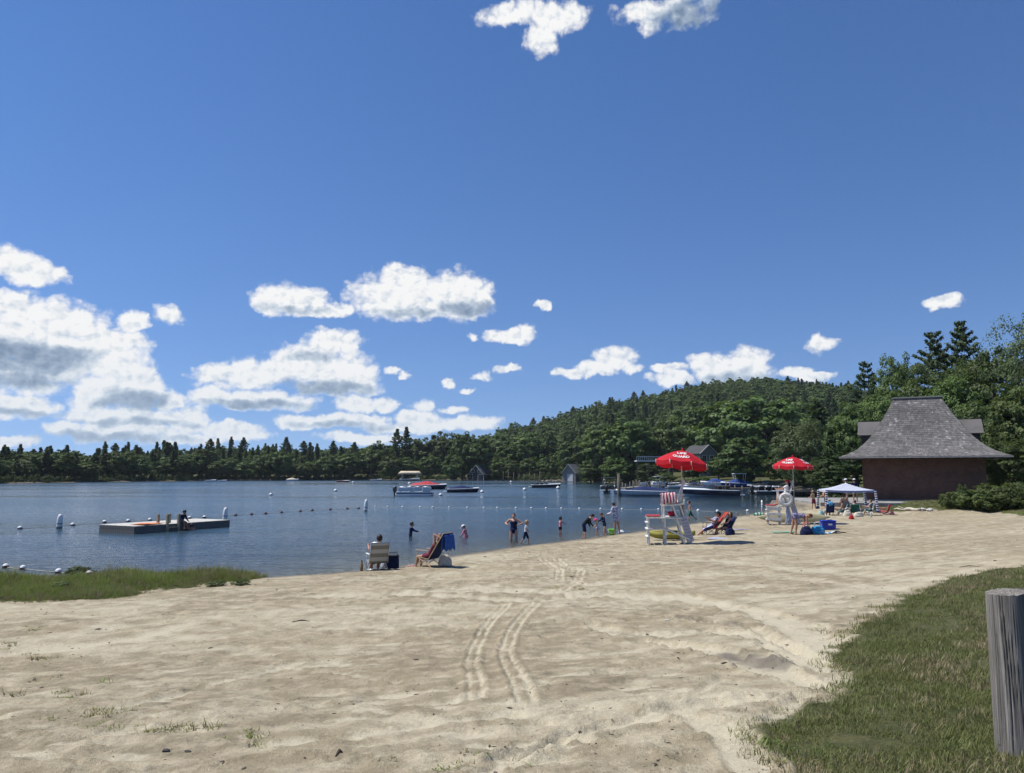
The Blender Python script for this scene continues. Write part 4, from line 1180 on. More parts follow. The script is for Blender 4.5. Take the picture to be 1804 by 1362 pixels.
# ------------------------------------------------------------------ boats
def at_water(px, py, D=None):
    v = at_z(px, py, 0.0); return v
def speedboat(name, label, px0, px1, wy, bow='L', topm=M_GEL, sidem=M_NAVYGEL, lowm=M_GREYGEL, coverm=None, group=None, hfac=1.0, rz_j=0.0, outboard=False, platform=True, glassm=None, Dover=None, tower=False):
    v = at_z((px0 + px1) / 2, wy, 0.0)
    L = (px1 - px0) / FPX * v.y
    o = empty(name, (v.x, v.y, 0), (math.pi if bow == 'L' else 0) + rz_j)
    tag(o, label, 'boat', group)
    B = L * .33; h = L * .125 * hfac
    T = [0, .08, .22, .4, .56, .7, .82, .92, .985]
    def half(t): return B / 2 * (0.90 + .1 * min(1, t * 4)) * max(.03, 1 - (max(0, t - .42) / .58) ** 2.3)
    def sheer(t): return h * (.84 + .22 * t ** 1.5)
    def xx(t): return -L / 2 + L * t
    def sec(t):
        b = half(t); s = sheer(t); rk = L * .06 * t ** 3
        return [(xx(t) + rk, b, s), (xx(t) + rk * .7, b * 1.01, s * .62), (xx(t) + rk * .3, b * .90, h * (.22 + .25 * t ** 3)), (xx(t), b * .55, -.06 * L * .3 + h * .2 * t ** 3), (xx(t), 0, -.10 * L * .4 + h * .5 * t ** 4)]
    mb = MB()
    rows = [sec(t) for t in T]
    full = [r + [(x, -y, z) for x, y, z in r[-2::-1]] for r in rows]
    n = len(full[0])
    for i in range(len(full) - 1):
        for k in range(n - 1):
            mb.mi = 0 if k in (0, 1, n - 3, n - 2) else 1
            mb.smooth = True
            b0 = len(mb.v); mb.v += [Vector(full[i][k]), Vector(full[i][k + 1]), Vector(full[i + 1][k + 1]), Vector(full[i + 1][k])]; mb.addf([b0 + 3, b0 + 2, b0 + 1, b0])
    mb.mi = 0; mb.smooth = False
    b0 = len(mb.v); mb.v += [Vector(p) for p in full[0]]; mb.addf(list(range(b0, b0 + n)))
    mb.build('hull', [sidem, lowm], o)
    mb = MB()       # foredeck and gunwales
    dk_ = [[(xx(t) + L * .06 * t ** 3, half(t), sheer(t)), (xx(t) + L * .05 * t ** 3, half(t) * .55, sheer(t) + h * .14 * (1 if t > .5 else .3)), (xx(t) + L * .05 * t ** 3, 0, sheer(t) + h * .20 * (1 if t > .5 else .25)),
            (xx(t) + L * .05 * t ** 3, -half(t) * .55, sheer(t) + h * .14 * (1 if t > .5 else .3)), (xx(t) + L * .06 * t ** 3, -half(t), sheer(t))] for t in T]
    mb.loft(dk_, smooth=True); mb.build('deck', topm, o)
    mb = MB()
    for s_ in (1, -1): mb.tube([(xx(t) + L * .06 * t ** 3, s_ * half(t) * 1.01, sheer(t)) for t in T], L * .010, 6)
    mb.build('rub_rail', topm, o)
    if coverm is not None:
        mb = MB(); secs = []
        for t, hh in [(.0, .10), (.10, .42), (.30, .62), (.46, .86), (.58, .72), (.70, .34), (.86, .14)]:
            b = half(t) * .98; s = sheer(t) + .015 * L * .2
            sag = h * hh
            secs.append([(xx(t), b * 1.02, s - .02), (xx(t), b * .72, s + sag * .55), (xx(t), b * .3, s + sag * .92), (xx(t), 0, s + sag), (xx(t), -b * .3, s + sag * .92), (xx(t), -b * .72, s + sag * .55), (xx(t), -b * 1.02, s - .02)])
        mb.loft(secs, smooth=True); mb.build('cover', coverm, o)
    else:
        mb = MB(); s = sheer(.5)
        wsh = [[(xx(.50), half(.5) * .86, s + .1 * h), (xx(.60), half(.6) * .45, s + .18 * h), (xx(.63), 0, s + .2 * h), (xx(.60), -half(.6) * .45, s + .18 * h), (xx(.50), -half(.5) * .86, s + .1 * h)],
               [(xx(.42), half(.5) * .80, s + .55 * h), (xx(.50), half(.6) * .42, s + .68 * h), (xx(.52), 0, s + .70 * h), (xx(.50), -half(.6) * .42, s + .68 * h), (xx(.42), -half(.5) * .80, s + .55 * h)]]
        mb.loft(wsh, smooth=True); mb.build('windshield', M_DGLASS, o)
        mb = MB()
        for x_ in (.36, .22):
            for s_ in (-1, 1): mb.box((xx(x_), s_ * half(.3) * .45, s + .22 * h), (L * .07, half(.3) * .6, h * .5))
        mb.build('seats', glassm or M_BLACKCANVAS, o)
        mb = MB(); mb.box((xx(.10), 0, s + .06 * h), (L * .12, half(.1) * 1.5, h * .3)); mb.build('sun_pad', glassm or M_BLACKCANVAS, o)
        if tower:
            mb = MB()
            for s_ in (-1, 1): mb.tube([(xx(.34), s_ * half(.3) * .95, s), (xx(.42), s_ * half(.3) * .85, s + 1.2 * h), (xx(.46), 0, s + 1.4 * h)], L * .008, 6)
            mb.build('tower', M_BLACK, o)
    if platform:
        mb = MB(); mb.box((-L / 2 - L * .04, 0, h * .28), (L * .10, B * .8, h * .14)); mb.build('swim_platform', topm, o, bevel=.02)
    if outboard:
        mb = MB(); x_ = -L / 2 - L * .04
        mb.loft([[(x_ + dx * .22 * sz, dy * .18 * sz, z) for dx, dy in ((-1, -1), (1, -1), (1, 1), (-1, 1))] for z, sz in ((.1, .5), (.55, .8), (.75, 1.25), (1.15, 1.2), (1.3, .8))], close=True)
        mb.beam((x_, 0, .15), (x_ - .05, 0, -.4), .12, .22); mb.build('outboard_motor', M_BLACK, o)
    return o
def pontoon(name, label, px0, px1, wy, rz_j=0.0, panelm=M_ALUP, canopy=None, flip=False, group=None, tubem=M_ALU, outboard=True):
    v = at_z((px0 + px1) / 2, wy, 0.0); L = (px1 - px0) / FPX * v.y
    o = empty(name, (v.x, v.y, 0), rz_j + (math.pi if flip else 0)); tag(o, label, 'boat', group)
    B = 2.4
    for s_ in (-1, 1):
        mb = MB(); mb.tube([(-L / 2, s_ * .85, .12), (L * .40, s_ * .85, .12), (L * .46, s_ * .85, .2), (L * .5, s_ * .85, .33)], [.31, .31, .22, .04], 12); mb.build('pontoon_tube', tubem, o)
    mb = MB(); mb.box((0, 0, .52), (L * .98, B, .14)); mb.build('deck', M_GEL, o)
    for s_ in (-1, 1):
        for i in range(4):
            x0 = -L * .42 + L * .21 * i; x1 = x0 + L * .195
            mb = MB(); mb.box(((x0 + x1) / 2, s_ * B * .47, .90), (x1 - x0, .03, .50)); pn = mb.build('fence_panel', panelm, o)
            mb = MB(); mb.tube([(x0, s_ * B * .47, .60), (x0, s_ * B * .47, 1.28), (x1, s_ * B * .47, 1.28), (x1, s_ * B * .47, .60)], .025, 6); mb.build('rail', M_ALU, pn)
    for sx in (-.42, .42):
        mb = MB(); mb.box((L * sx, 0, .90), (.03, B * .9, .50)); mb.build('fence_panel', panelm, o)
    for (x, y, w_, d_) in ((-L * .33, .75, L * .16, .6), (L * .3, .75, L * .2, .6), (L * .3, -.75, L * .2, .6), (-L * .1, -.7, L * .12, .55)):
        mb = MB(); mb.box((x, y, .80), (w_, d_, .42)); mb.box((x, y + (.26 if y > 0 else -.26), 1.08), (w_, .16, .4)); mb.build('bench_seat', M_GEL, o, bevel=.03)
    mb = MB(); mb.box((-L * .02, .5, .95), (.45, .6, .75), taper=.8); mb.build('helm', M_GREYGEL, o, bevel=.03)
    if outboard:
        mb = MB(); x_ = -L / 2 - .15
        mb.loft([[(x_ + dx * .22 * sz, dy * .18 * sz, z) for dx, dy in ((-1, -1), (1, -1), (1, 1), (-1, 1))] for z, sz in ((.1, .5), (.55, .8), (.75, 1.25), (1.2, 1.2), (1.35, .8))], close=True)
        mb.beam((x_, 0, .15), (x_ - .05, 0, -.4), .12, .22); mb.build('outboard_motor', M_BLACK, o)
    if canopy is not None:
        mb = MB(); secs = []
        for i in range(9):
            t = -1 + i / 4; x = t * L * .32
            secs.append([(x, y, 2.62 - .14 * t * t - .10 * (y / 1.15) ** 2) for y in (-1.15, -.6, 0, .6, 1.15)] + [(x, y, 2.58 - .14 * t * t - .10 * (y / 1.15) ** 2) for y in (1.15, .6, 0, -.6, -1.15)])
        mb.loft(secs, close=True); bm_ = mb.build('bimini', canopy, o)
        mb = MB()
        for s_ in (-1, 1):
            for xa, xb in ((-.05, -.30), (-.02, .30), (-.05, 0)): mb.tube([(xa * L, s_ * 1.12, 1.2), (xb * L, s_ * 1.1, 2.45)], .02, 6)
        mb.build('bimini_frame', M_ALU, bm_)
    return o
pontoon('pontoon_boat', 'pale grey pontoon boat moored in front of the red covered boat', 698, 764, 873.5, R(4))
speedboat('runabout_boat', 'runabout under a red mooring cover behind the pontoon boat', 722, 785, 862, 'R', M_GEL, M_NAVYGEL, M_NAVYGEL, M_REDCANVAS, rz_j=R(-6))
speedboat('runabout_boat', 'dark runabout under a navy cover right of the pontoon boat', 787, 842, 867.5, 'R', M_GEL, M_NAVYGEL, M_NAVYGEL, M_NAVYCANVAS, rz_j=R(10))
speedboat('runabout_boat', 'small white and navy runabout moored alone before the white boathouse', 936, 986, 859.5, 'R', M_GEL, M_NAVYGEL, M_GREYGEL, None, rz_j=R(6))
pontoon('pontoon_boat', 'pontoon boat with raised black canopy, its outboard towards the beach', 1050, 1102, 869, R(68), M_BLACKGEL, M_BLACKCANVAS)
speedboat('bowrider_boat', 'white bowrider with blue cover tied beside the canopied pontoon boat', 1089, 1176, 874, 'L', M_GEL, M_GREYGEL, M_GREYGEL, M_NAVYCANVAS, rz_j=R(-4), hfac=.9)
speedboat('motor_cruiser', 'long dark navy cruiser with white gunwale behind the first lifeguard chair', 1205, 1300, 876, 'L', M_GEL, M_NAVYGEL, M_GREYGEL, None, rz_j=R(3), hfac=1.15)
G = 'covered boats at the marina docks'
speedboat('marina_boat', 'boat under a bright blue cover behind the dark cruiser', 1236, 1282, 857.5, 'L', M_GEL, M_GEL, M_BLUECANVAS, M_BLUECANVAS, hfac=1.4, group=G)
speedboat('marina_boat', 'blue covered boat with a white hard top at the docks', 1272, 1322, 859, 'L', M_GEL, M_BLUECANVAS, M_NAVYGEL, M_BLUECANVAS, hfac=1.35, group=G)
v = at_z(1303, 859, 0)
ht = MB(); ht.box((v.x, v.y, 3.15), (2.8, 2.0, .14))
for sx in (-1, 1):
    for sy in (-1, 1): ht.tube([(v.x + sx * 1.0, v.y + sy * .8, .9), (v.x + sx * 1.25, v.y + sy * .85, 3.1)], .035, 6)
o = ht.build('boat_hard_top', M_WHITE); tag(o, 'white hard top over the blue covered boat', 'boat top')
speedboat('marina_boat', 'white boat with a grey outboard left of the first lifeguard chair, at the back dock', 1128, 1164, 855.5, 'R', M_GEL, M_GEL, M_GREYGEL, None, outboard=True, hfac=1.3, group=G)
speedboat('marina_boat', 'small white boat behind the empty lifeguard chair at the back dock', 1160, 1196, 856, 'R', M_GEL, M_GREYGEL, M_GREYGEL, None, outboard=True, hfac=1.1, group=G)
speedboat('marina_boat', 'white boat seen under the first umbrella at the back dock', 1206, 1238, 857, 'L', M_GEL, M_GEL, M_GREYGEL, M_NAVYCANVAS, hfac=1.1, group=G)
pontoon('pontoon_boat', 'dark pontoon boat left of the second lifeguard chair', 1326, 1384, 871.5, R(5), M_BLACKGEL, None, tubem=M_BLACKGEL)
speedboat('marina_boat', 'black boat tied up behind the second lifeguard chair', 1392, 1446, 874, 'L', M_BLACKGEL, M_BLACKGEL, M_BLACKGEL, M_BLACKCANVAS, hfac=1.1, group=G)
speedboat('marina_boat', 'dark boat between the blue covered boats and the second chair', 1318, 1356, 860.5, 'L', M_GEL, M_BLACKGEL, M_BLACKGEL, M_BLACKCANVAS, hfac=1.1, group=G)
speedboat('far_boat', 'tiny red and white boat far out before the left shore', 593, 615, 849.5, 'R', M_WHITE, M_REDCANVAS, M_BLACKGEL, None)
speedboat('marina_boat', 'white boat with raised outboard just left of the nearer umbrella pole', 1176, 1208, 860, 'R', M_GEL, M_GEL, M_NAVYGEL, None, outboard=True, hfac=1.3, group=G)
speedboat('marina_boat', 'grey boat with dark cover behind the bow of the dark cruiser', 1204, 1240, 861.5, 'L', M_GEL, M_GREYGEL, M_GREYGEL, M_BLACKCANVAS, hfac=1.2, group=G)
speedboat('marina_boat', 'white sport boat with a tower at the far right of the back dock', 1322, 1362, 857.5, 'R', M_GEL, M_GEL, M_GREYGEL, None, hfac=1.2, tower=True, group=G)
speedboat('marina_boat', 'white boat with a tan cover left of the bright blue cover', 1222, 1250, 855.5, 'R', M_GEL, M_GEL, M_GREYGEL, M_TANCANVAS, hfac=1.2, group=G)
pontoon('pontoon_boat', 'pale pontoon boat with grey canopy at the back dock left of the umbrella', 1144, 1176, 858, R(12), M_ALUP, plain('grey_canvas', (0.20, 0.21, 0.23), .75, .15, var=.2))
# --- docks
def dock(name, label, p0, p1, zt=.55, wd=1.8, posts=6, post_h=1.3, group='docks'):
    a, b = at_z(*p0, 0.0), at_z(*p1, 0.0)
    d = (b - a); L = d.length; rz = math.atan2(d.y, d.x)
    o = empty(name, (a.x, a.y, 0), rz); tag(o, label, 'dock', group)
    mb = MB(); mb.box((L / 2, 0, zt - .12), (L, wd * .96, .14)); mb.build('frame', M_PILE, o)
    n = max(4, min(60, int(L / .55)))
    mb = MB(); mb.box((0, 0, 0), (L / n * .94, wd, .05)); pm = mb.mesh('plank'); pm.materials.append(M_DOCK)
    for i in range(n):
        q = link('plank', pm, o); q.location = (L * (i + .5) / n, 0, zt + random.uniform(-.006, .006))
    for i in range(posts):
        for s_ in (-1, 1):
            mb = MB(); x = L * (i + .02) / max(1, posts - 1) * .98 + .1
            mb.tube([(x, s_ * (wd / 2 + .1), -2.2), (x, s_ * (wd / 2 + .1), zt + post_h * random.uniform(.7, 1.1))], .12, 7); mb.build('piling', M_PILE, o)
    return o
dock('marina_dock', 'long grey dock running to the shore behind the second lifeguard chair', (1268, 865.5), (1452, 863.5), posts=7, post_h=.5)
dock('marina_dock', 'back dock behind the dark cruiser with pilings', (1120, 859), (1285, 861), posts=8, post_h=1.0)
dock('marina_dock', 'short dock beside the white bowrider', (1092, 866), (1130, 861), posts=4, post_h=1.2)
dock('private_dock', 'pale dock in front of the low shore left of the brown boathouse', (752, 848.4), (822, 847.6), posts=4, post_h=.3)
dock('private_dock', 'far dock with a row of posts right of the brown boathouse', (886, 848.6), (952, 848.6), posts=8, post_h=3.4)
dock('private_dock', 'low dark dock on the far left shore', (352, 848.2), (478, 847.8), posts=8, post_h=.4)
dock('private_dock', 'low dock beneath the tan boat canopy', (664, 847.6), (742, 847.8), posts=5, post_h=.4)
mb = MB(); v = at_z(1090.5, 874, 0); mb.tube([(v.x, v.y, -2.5), (v.x, v.y, 3.0)], .22, 10); mb.lathe((v.x, v.y, 3.0), [(.24, 0), (.15, .14), (0.01, .18)], 10)
tag(mb.build('mooring_pile', M_PILE), 'tall dark mooring pile between the canopied pontoon boat and the white bowrider', 'pile')
v = at_z(1342, 897, 0); mb = MB(); mb.tube([(v.x, v.y, -.8), (v.x + .03, v.y, .78)], .065, 8); wp_ = mb.build('marker_pole', M_WHITE); tag(wp_, 'white marker pole standing in the shallows left of the second chair', 'pole')
for z in (.12, .34, .56):
    mb = MB(); mb.lathe((v.x + .012, v.y, z), [(.069, -.02), (.069, .02)], 8); mb.build('band', M_BLACK, wp_)
# boat lift canopy
v = at_z(722, 847.6, 0); s_ = v.y / FPX
o = empty('boat_canopy', (v.x, v.y, 0)); tag(o, 'tan boat lift canopy at the far shore above the moored boats', 'canopy')
mb = MB(); secs = []
for t in (-1, -.8, -.4, 0, .4, .8, 1):
    x = t * 20 * s_; k = 1 if abs(t) < .85 else .3
    secs.append([(x, -2, 3.0), (x, -1.2, 3.0 + 1.0 * k), (x, 0, 3.0 + 1.35 * k), (x, 1.2, 3.0 + 1.0 * k), (x, 2, 3.0), (x, 0, 2.9)])
mb.loft(secs, close=True); mb.build('cover', M_TANCANVAS, o)
for sx in (-1, 1):
    for sy in (-1, 1):
        mb = MB(); mb.beam((sx * 13 * s_, sy * 1.7, -2), (sx * 13 * s_, sy * 1.7, 3.0), .16, .16); mb.build('post', M_STEEL, o)
v2 = at_z(725, 847, 0)
speedboat('far_boat', 'small white boat on the lift under the tan canopy', 704, 738, 847.5, 'R', M_GEL, M_GEL, M_GREYGEL, None)
for i, (a_, b_, wy, c_) in enumerate([(362, 380, 848.4, None), (384, 399, 848.4, None), (505, 525, 847.6, M_TANCANVAS), (655, 672, 847.2, None)]):
    speedboat('far_boat', ['white speck of a boat at the left end of the far left dock', 'second small white boat at the far left dock', 'covered white boat on the far shore right of the low dock', 'small white boat left of the tan canopy'][i], a_, b_, wy, 'R', M_GEL, M_GEL, M_GREYGEL, c_, hfac=1.3)
# rocks at the point by the white boathouse, and a strip of lake-side stones
M_ROCK = plain('shore_rock', (0.24, 0.20, 0.165), .9, .15, var=.4, scale=1.2, bmp=.5)
def rock_mesh(seed, n=1):
    bm = bmesh.new(); bmesh.ops.create_icosphere(bm, subdivisions=2, radius=.5)
    r = random.Random(seed); ph = [r.uniform(0, 9) for _ in range(6)]
    for v_ in bm.verts:
        c = v_.co; k = 1 + .22 * math.sin(c.x * 5 + ph[0]) * math.cos(c.y * 4 + ph[1]) + .16 * math.sin(c.z * 7 + ph[2] + c.x * 3)
        v_.co = Vector((c.x * k, c.y * k * .85, c.z * k * .62))
    me = bpy.data.meshes.new('rock'); bm.to_mesh(me); bm.free(); me.materials.append(M_ROCK); return me
ROCKS = [rock_mesh(i) for i in range(5)]
rr = random.Random(8); vs_, fs_ = [], []
for i in range(60):
    px = rr.uniform(946, 992); v = at_z(px, 848.2, 0); D = v.y + rr.uniform(-1.5, 3.5); x = (px - 902) / FPX * D; k = rr.uniform(.6, 1.7)
    Mx = Matrix.Translation((x, D, max(gz(x, D), 0) + .1 * k)) @ Matrix.Rotation(rr.uniform(0, 6.3), 4, 'Z') @ Matrix.Scale(k, 4); me = ROCKS[i % 5]; b0 = len(vs_)
    vs_ += [tuple(Mx @ v_.co) for v_ in me.vertices]; fs_ += [tuple(b0 + j for j in p_.vertices) for p_ in me.polygons]
me = bpy.data.meshes.new('rubble'); me.from_pydata(vs_, [], fs_); me.update()
o = link('rubble', me, None, M_ROCK); tag(o, 'brown rock rubble piled at the water left of the white boathouse', 'rubble', kind='stuff')
# mooring balls
def lathe_obj(name, m, prof, n=14, parent=None):
    mb = MB(); mb.lathe((0, 0, 0), prof, n); return mb.build(name, m, parent)
ball_me = MB().lathe((0, 0, .08), [(.001, -.27), (.16, -.22), (.26, -.08), (.27, 0), (.25, .10), (.14, .23), (.04, .27), (.04, .33), (.001, .34)], 14).mesh('mooring_ball'); ball_me.materials.append(M_WHITE)
band_me = MB().lathe((0, 0, .08), [(.272, -.03), (.275, 0), (.268, .05)], 14).mesh('band'); band_me.materials.append(M_BLUECANVAS)
for px, py, lb in [(776, 873.5, 'below the red covered boat'), (849, 868, 'right of the navy covered runabout'), (924, 864, 'left of the lone small runabout'), (983, 861, 'at the bow of the lone small runabout'),
                   (900, 850, 'by the far dock with posts'), (477, 873, 'in open water above the raft buoy'), (591, 866, 'out in the open water left of the pontoon boat'), (721, 853, 'left of the red covered boat'), (622, 851, 'beside the tiny red and white boat')]:
    v = at_z(px, py, 0); o = link('mooring_ball', ball_me); o.location = (v.x, v.y, 0); k = min(1.6, max(1.0, v.y / 110)); o.scale = (k,) * 3
    link('band', band_me, o); tag(o, 'white mooring ball ' + lb, 'buoy', 'white mooring balls')

# ------------------------------------------------------------------ swimming area: raft, buoys, float line
raft_a, raft_b, raft_c = at_z(237, 941, 0), at_z(404, 928, 0), at_z(183, 937, 0)
ex = (raft_b - raft_a); Lx = ex.length; ang = math.atan2(ex.y, ex.x)
raft = empty('swim_raft', raft_a, ang); tag(raft, 'long floating wooden swim raft with grey plank sides', 'raft')
loc_c = Matrix.Rotation(-ang, 3, 'Z') @ (raft_c - raft_a)
RW = max(2.6, min(4.0, loc_c.y)); ZT = .40
M_RAFT = plain('pale_deck_wood', (0.55, 0.53, 0.48), .8, .15, var=.18, scale=4, bmp=.15)
M_RAFTSIDE = plain('grey_side_plank', (0.15, 0.145, 0.135), .85, .12, var=.25, scale=5, bmp=.25)
mb = MB(); mb.box((Lx / 2, RW / 2, .12), (Lx - .12, RW - .12, .5)); mb.build('float_frame', M_BLACK, raft)
n = 40; mb = MB(); mb.box((0, 0, 0), (Lx / n - .015, RW, .045)); pm = mb.mesh('deck_plank'); pm.materials.append(M_RAFT)
for i in range(n):
    q = link('deck_plank', pm, raft); q.location = (Lx * (i + .5) / n, RW / 2, ZT - .02 + random.uniform(-.003, .003))
def side_planks(nn, mk):
    for i in range(nn): mk(i)
mb = MB(); mb.box((0, 0, 0), (.155, .035, .40)); sm_ = mb.mesh('side_plank'); sm_.materials.append(M_RAFTSIDE)
for i in range(int(Lx / .165)):
    q = link('side_plank', sm_, raft); q.location = (.085 + i * .165, -.012, .19 + random.uniform(-.006, .006))
for i in range(int(RW / .165)):
    for xx_ in (-.012, Lx + .012):
        q = link('side_plank', sm_, raft); q.location = (xx_, .085 + i * .165, .19 + random.uniform(-.006, .006)); q.rotation_euler = (0, 0, R(90))
lx0 = (288 - 237) / (404 - 237) * Lx
for k, (dx, dy) in enumerate([(0, -.06), (.72, -.06), (-.05, .62), (.67, .62)]):
    mb = MB(); z0 = -.7 if dy < 0 else ZT
    mb.beam((lx0 + dx, dy, z0), (lx0 + dx, dy, ZT + .52), .12, .12); mb.build('ladder_post', plain('ladder_wood', (0.33, 0.29, 0.20), .8, .15, var=.2), raft)
for z in (-.35, -.05, .22):
    mb = MB(); mb.box((lx0 + .36, -.08, z), (.60, .10, .05)); mb.build('ladder_rung', MATS['ladder_wood'], raft)
mat_l = MB(); mat_l.loft([[(x, y, .012 + .02 * math.sin(x * 5 + y * 3)) for y in np.linspace(-.5, .5, 7)] for x in np.linspace(-.75, .75, 12)])
towel = mat_l.build('orange_towel', plain('orange_cloth', (0.55, 0.20, 0.10), .9, .1, var=.2)); md = towel.modifiers.new('solid', 'SOLIDIFY'); md.thickness = .015
towel.location = raft.matrix_basis @ Vector((Lx * .20, .62, ZT + .03)); towel.rotation_euler = (0, 0, ang + .15); tag(towel, 'orange towel spread on the raft deck', 'towel')

def buoy(px, base, top, label):
    v = at_z(px, base, 0); h = (base - top) / FPX * v.y
    o = empty('marker_buoy', (v.x, v.y, 0)); tag(o, label, 'buoy', 'tall white marker buoys')
    mb = MB(); mb.lathe((0, 0, 0), [(.001, -.5), (.14, -.5), (.15, -.05), (.155, h * .55), (.135, h * .80), (.09, h * .95), (.001, h)], 16); mb.build('body', M_WHITE, o)
    mb = MB(); mb.lathe((0, 0, 0), [(.156, -.02), (.162, .03), (.156, .10)], 16); mb.build('water_stain', plain('algae_stain', (0.16, 0.17, 0.14), .8, .15), o)
    mb = MB(); mb.lathe((0, 0, 0), [(.1565, h * .30), (.1585, h * .34), (.1565, h * .38)], 16); mb.build('band', plain('grey_band', (0.25, 0.28, 0.30), .6, .2), o)
    o.rotation_euler = (0, R(3), 0)
    return o
buoy(104, 931, 906, 'tall white buoy left of the swim raft')
buoy(396, 917, 894, 'tall white buoy just behind the right end of the swim raft')
buoy(644, 901, 880, 'tall white buoy out in the open water between raft and moored boats')
fl_dark = MB().lathe((0, 0, .03), [(.001, -.13), (.10, -.10), (.135, 0), (.12, .06), (.05, .12), (.001, .13)], 12).mesh('float_body')
fl_dark.materials.append(plain('float_red', (0.10, 0.035, 0.04), .5, .3))
fl_cap = MB().lathe((0, 0, .03), [(.128, .045), (.105, .10), (.05, .138), (.001, .145)], 12).mesh('float_cap'); fl_cap.materials.append(M_WHITE)
fl_white = MB().lathe((0, 0, .04), [(.001, -.13), (.09, -.10), (.13, 0), (.11, .08), (.05, .12), (.001, .13)], 12).mesh('float_body'); fl_white.materials.append(M_WHITE)
def floatline(pts, label, group, me, cap, scale=1.0):
    P = [at_z(a, b, 0) for a, b in pts]
    for i, v in enumerate(P):
        o = link('rope_float', me); o.location = v; o.scale = (scale,) * 3; o.rotation_euler = (random.uniform(-.2, .2), random.uniform(-.2, .2), 0)
        if cap is not None: link('cap', cap, o)
        tag(o, f'{label}, {ORD[i]} from the left', 'float', group)
    return P
rng_ = random.Random(2)
P1 = floatline([(10, 1000), (40, 1003), (103, 1009), (157, 1013)], 'dark red float with white cap just beyond the left reeds', 'floats by the left reeds', fl_dark, fl_cap, .78)
P2 = floatline([(35, 932), (128, 926)], 'small dark float near the left buoy', 'floats near the left buoy', fl_dark, fl_cap)
P3 = floatline([(184, 921), (226, 919), (264, 917), (334, 913.5), (360, 912.5)], 'small dark float on the line behind the raft', 'floats behind the raft', fl_dark, fl_cap)
P4 = floatline([(415, 908.5), (443, 907), (468, 905.5), (496, 903.5), (529, 901.5), (550, 900), (582, 898.5), (612, 897), (632, 896.5)], 'small dark float between the two right buoys', 'floats between the buoys', fl_dark, None)
wx = [661, 683, 709, 740, 762, 791, 823, 852, 876, 909, 936, 962, 989, 1021, 1058, 1096, 1130, 1160]
P5 = floatline([(x, 893.5 + (x - 660) * .0095) for x in wx], 'white float on the line behind the bathers', 'white floats behind the bathers', fl_white, None, .78)
P6 = floatline([(1230, 900.5), (1264, 901.5), (1317, 901)], 'white float at the water edge behind the reclining couple', 'white floats near the second chair', fl_white, None)
def rope(P, label):
    mb = MB(); pts = []
    for a, b in zip(P[:-1], P[1:]):
        for t in (0, .5): pts.append((a.lerp(b, t).x, a.lerp(b, t).y, .015 - .012 * (t > 0)))
    pts.append((P[-1].x, P[-1].y, .015))
    mb.tube(pts, .016, 5); tag(mb.build('float_rope', plain('rope', (0.35, 0.34, 0.30), .8, .1)), label, 'rope')
rope(P1, 'rope joining the dark red floats beyond the left reeds'); rope(P2 + P3 + P4[:1], 'rope running from the left buoy behind the raft'); rope(P4, 'rope between the two right buoys'); rope(P5 + P6, 'rope carrying the white floats behind the bathers')

# ------------------------------------------------------------------ lettering
def text_polys(txt, size):
    cu = bpy.data.curves.new('lettering', 'FONT'); cu.body = txt; cu.size = size; cu.align_x = 'CENTER'; cu.align_y = 'CENTER'; cu.offset = size * .03
    ob = bpy.data.objects.new('lettering', cu)
    COL.objects.link(ob)
    bpy.context.view_layer.update()
    dg = bpy.context.evaluated_depsgraph_get()
    me = bpy.data.meshes.new_from_object(ob.evaluated_get(dg))
    bpy.data.objects.remove(ob); bpy.data.curves.remove(cu)
    return me
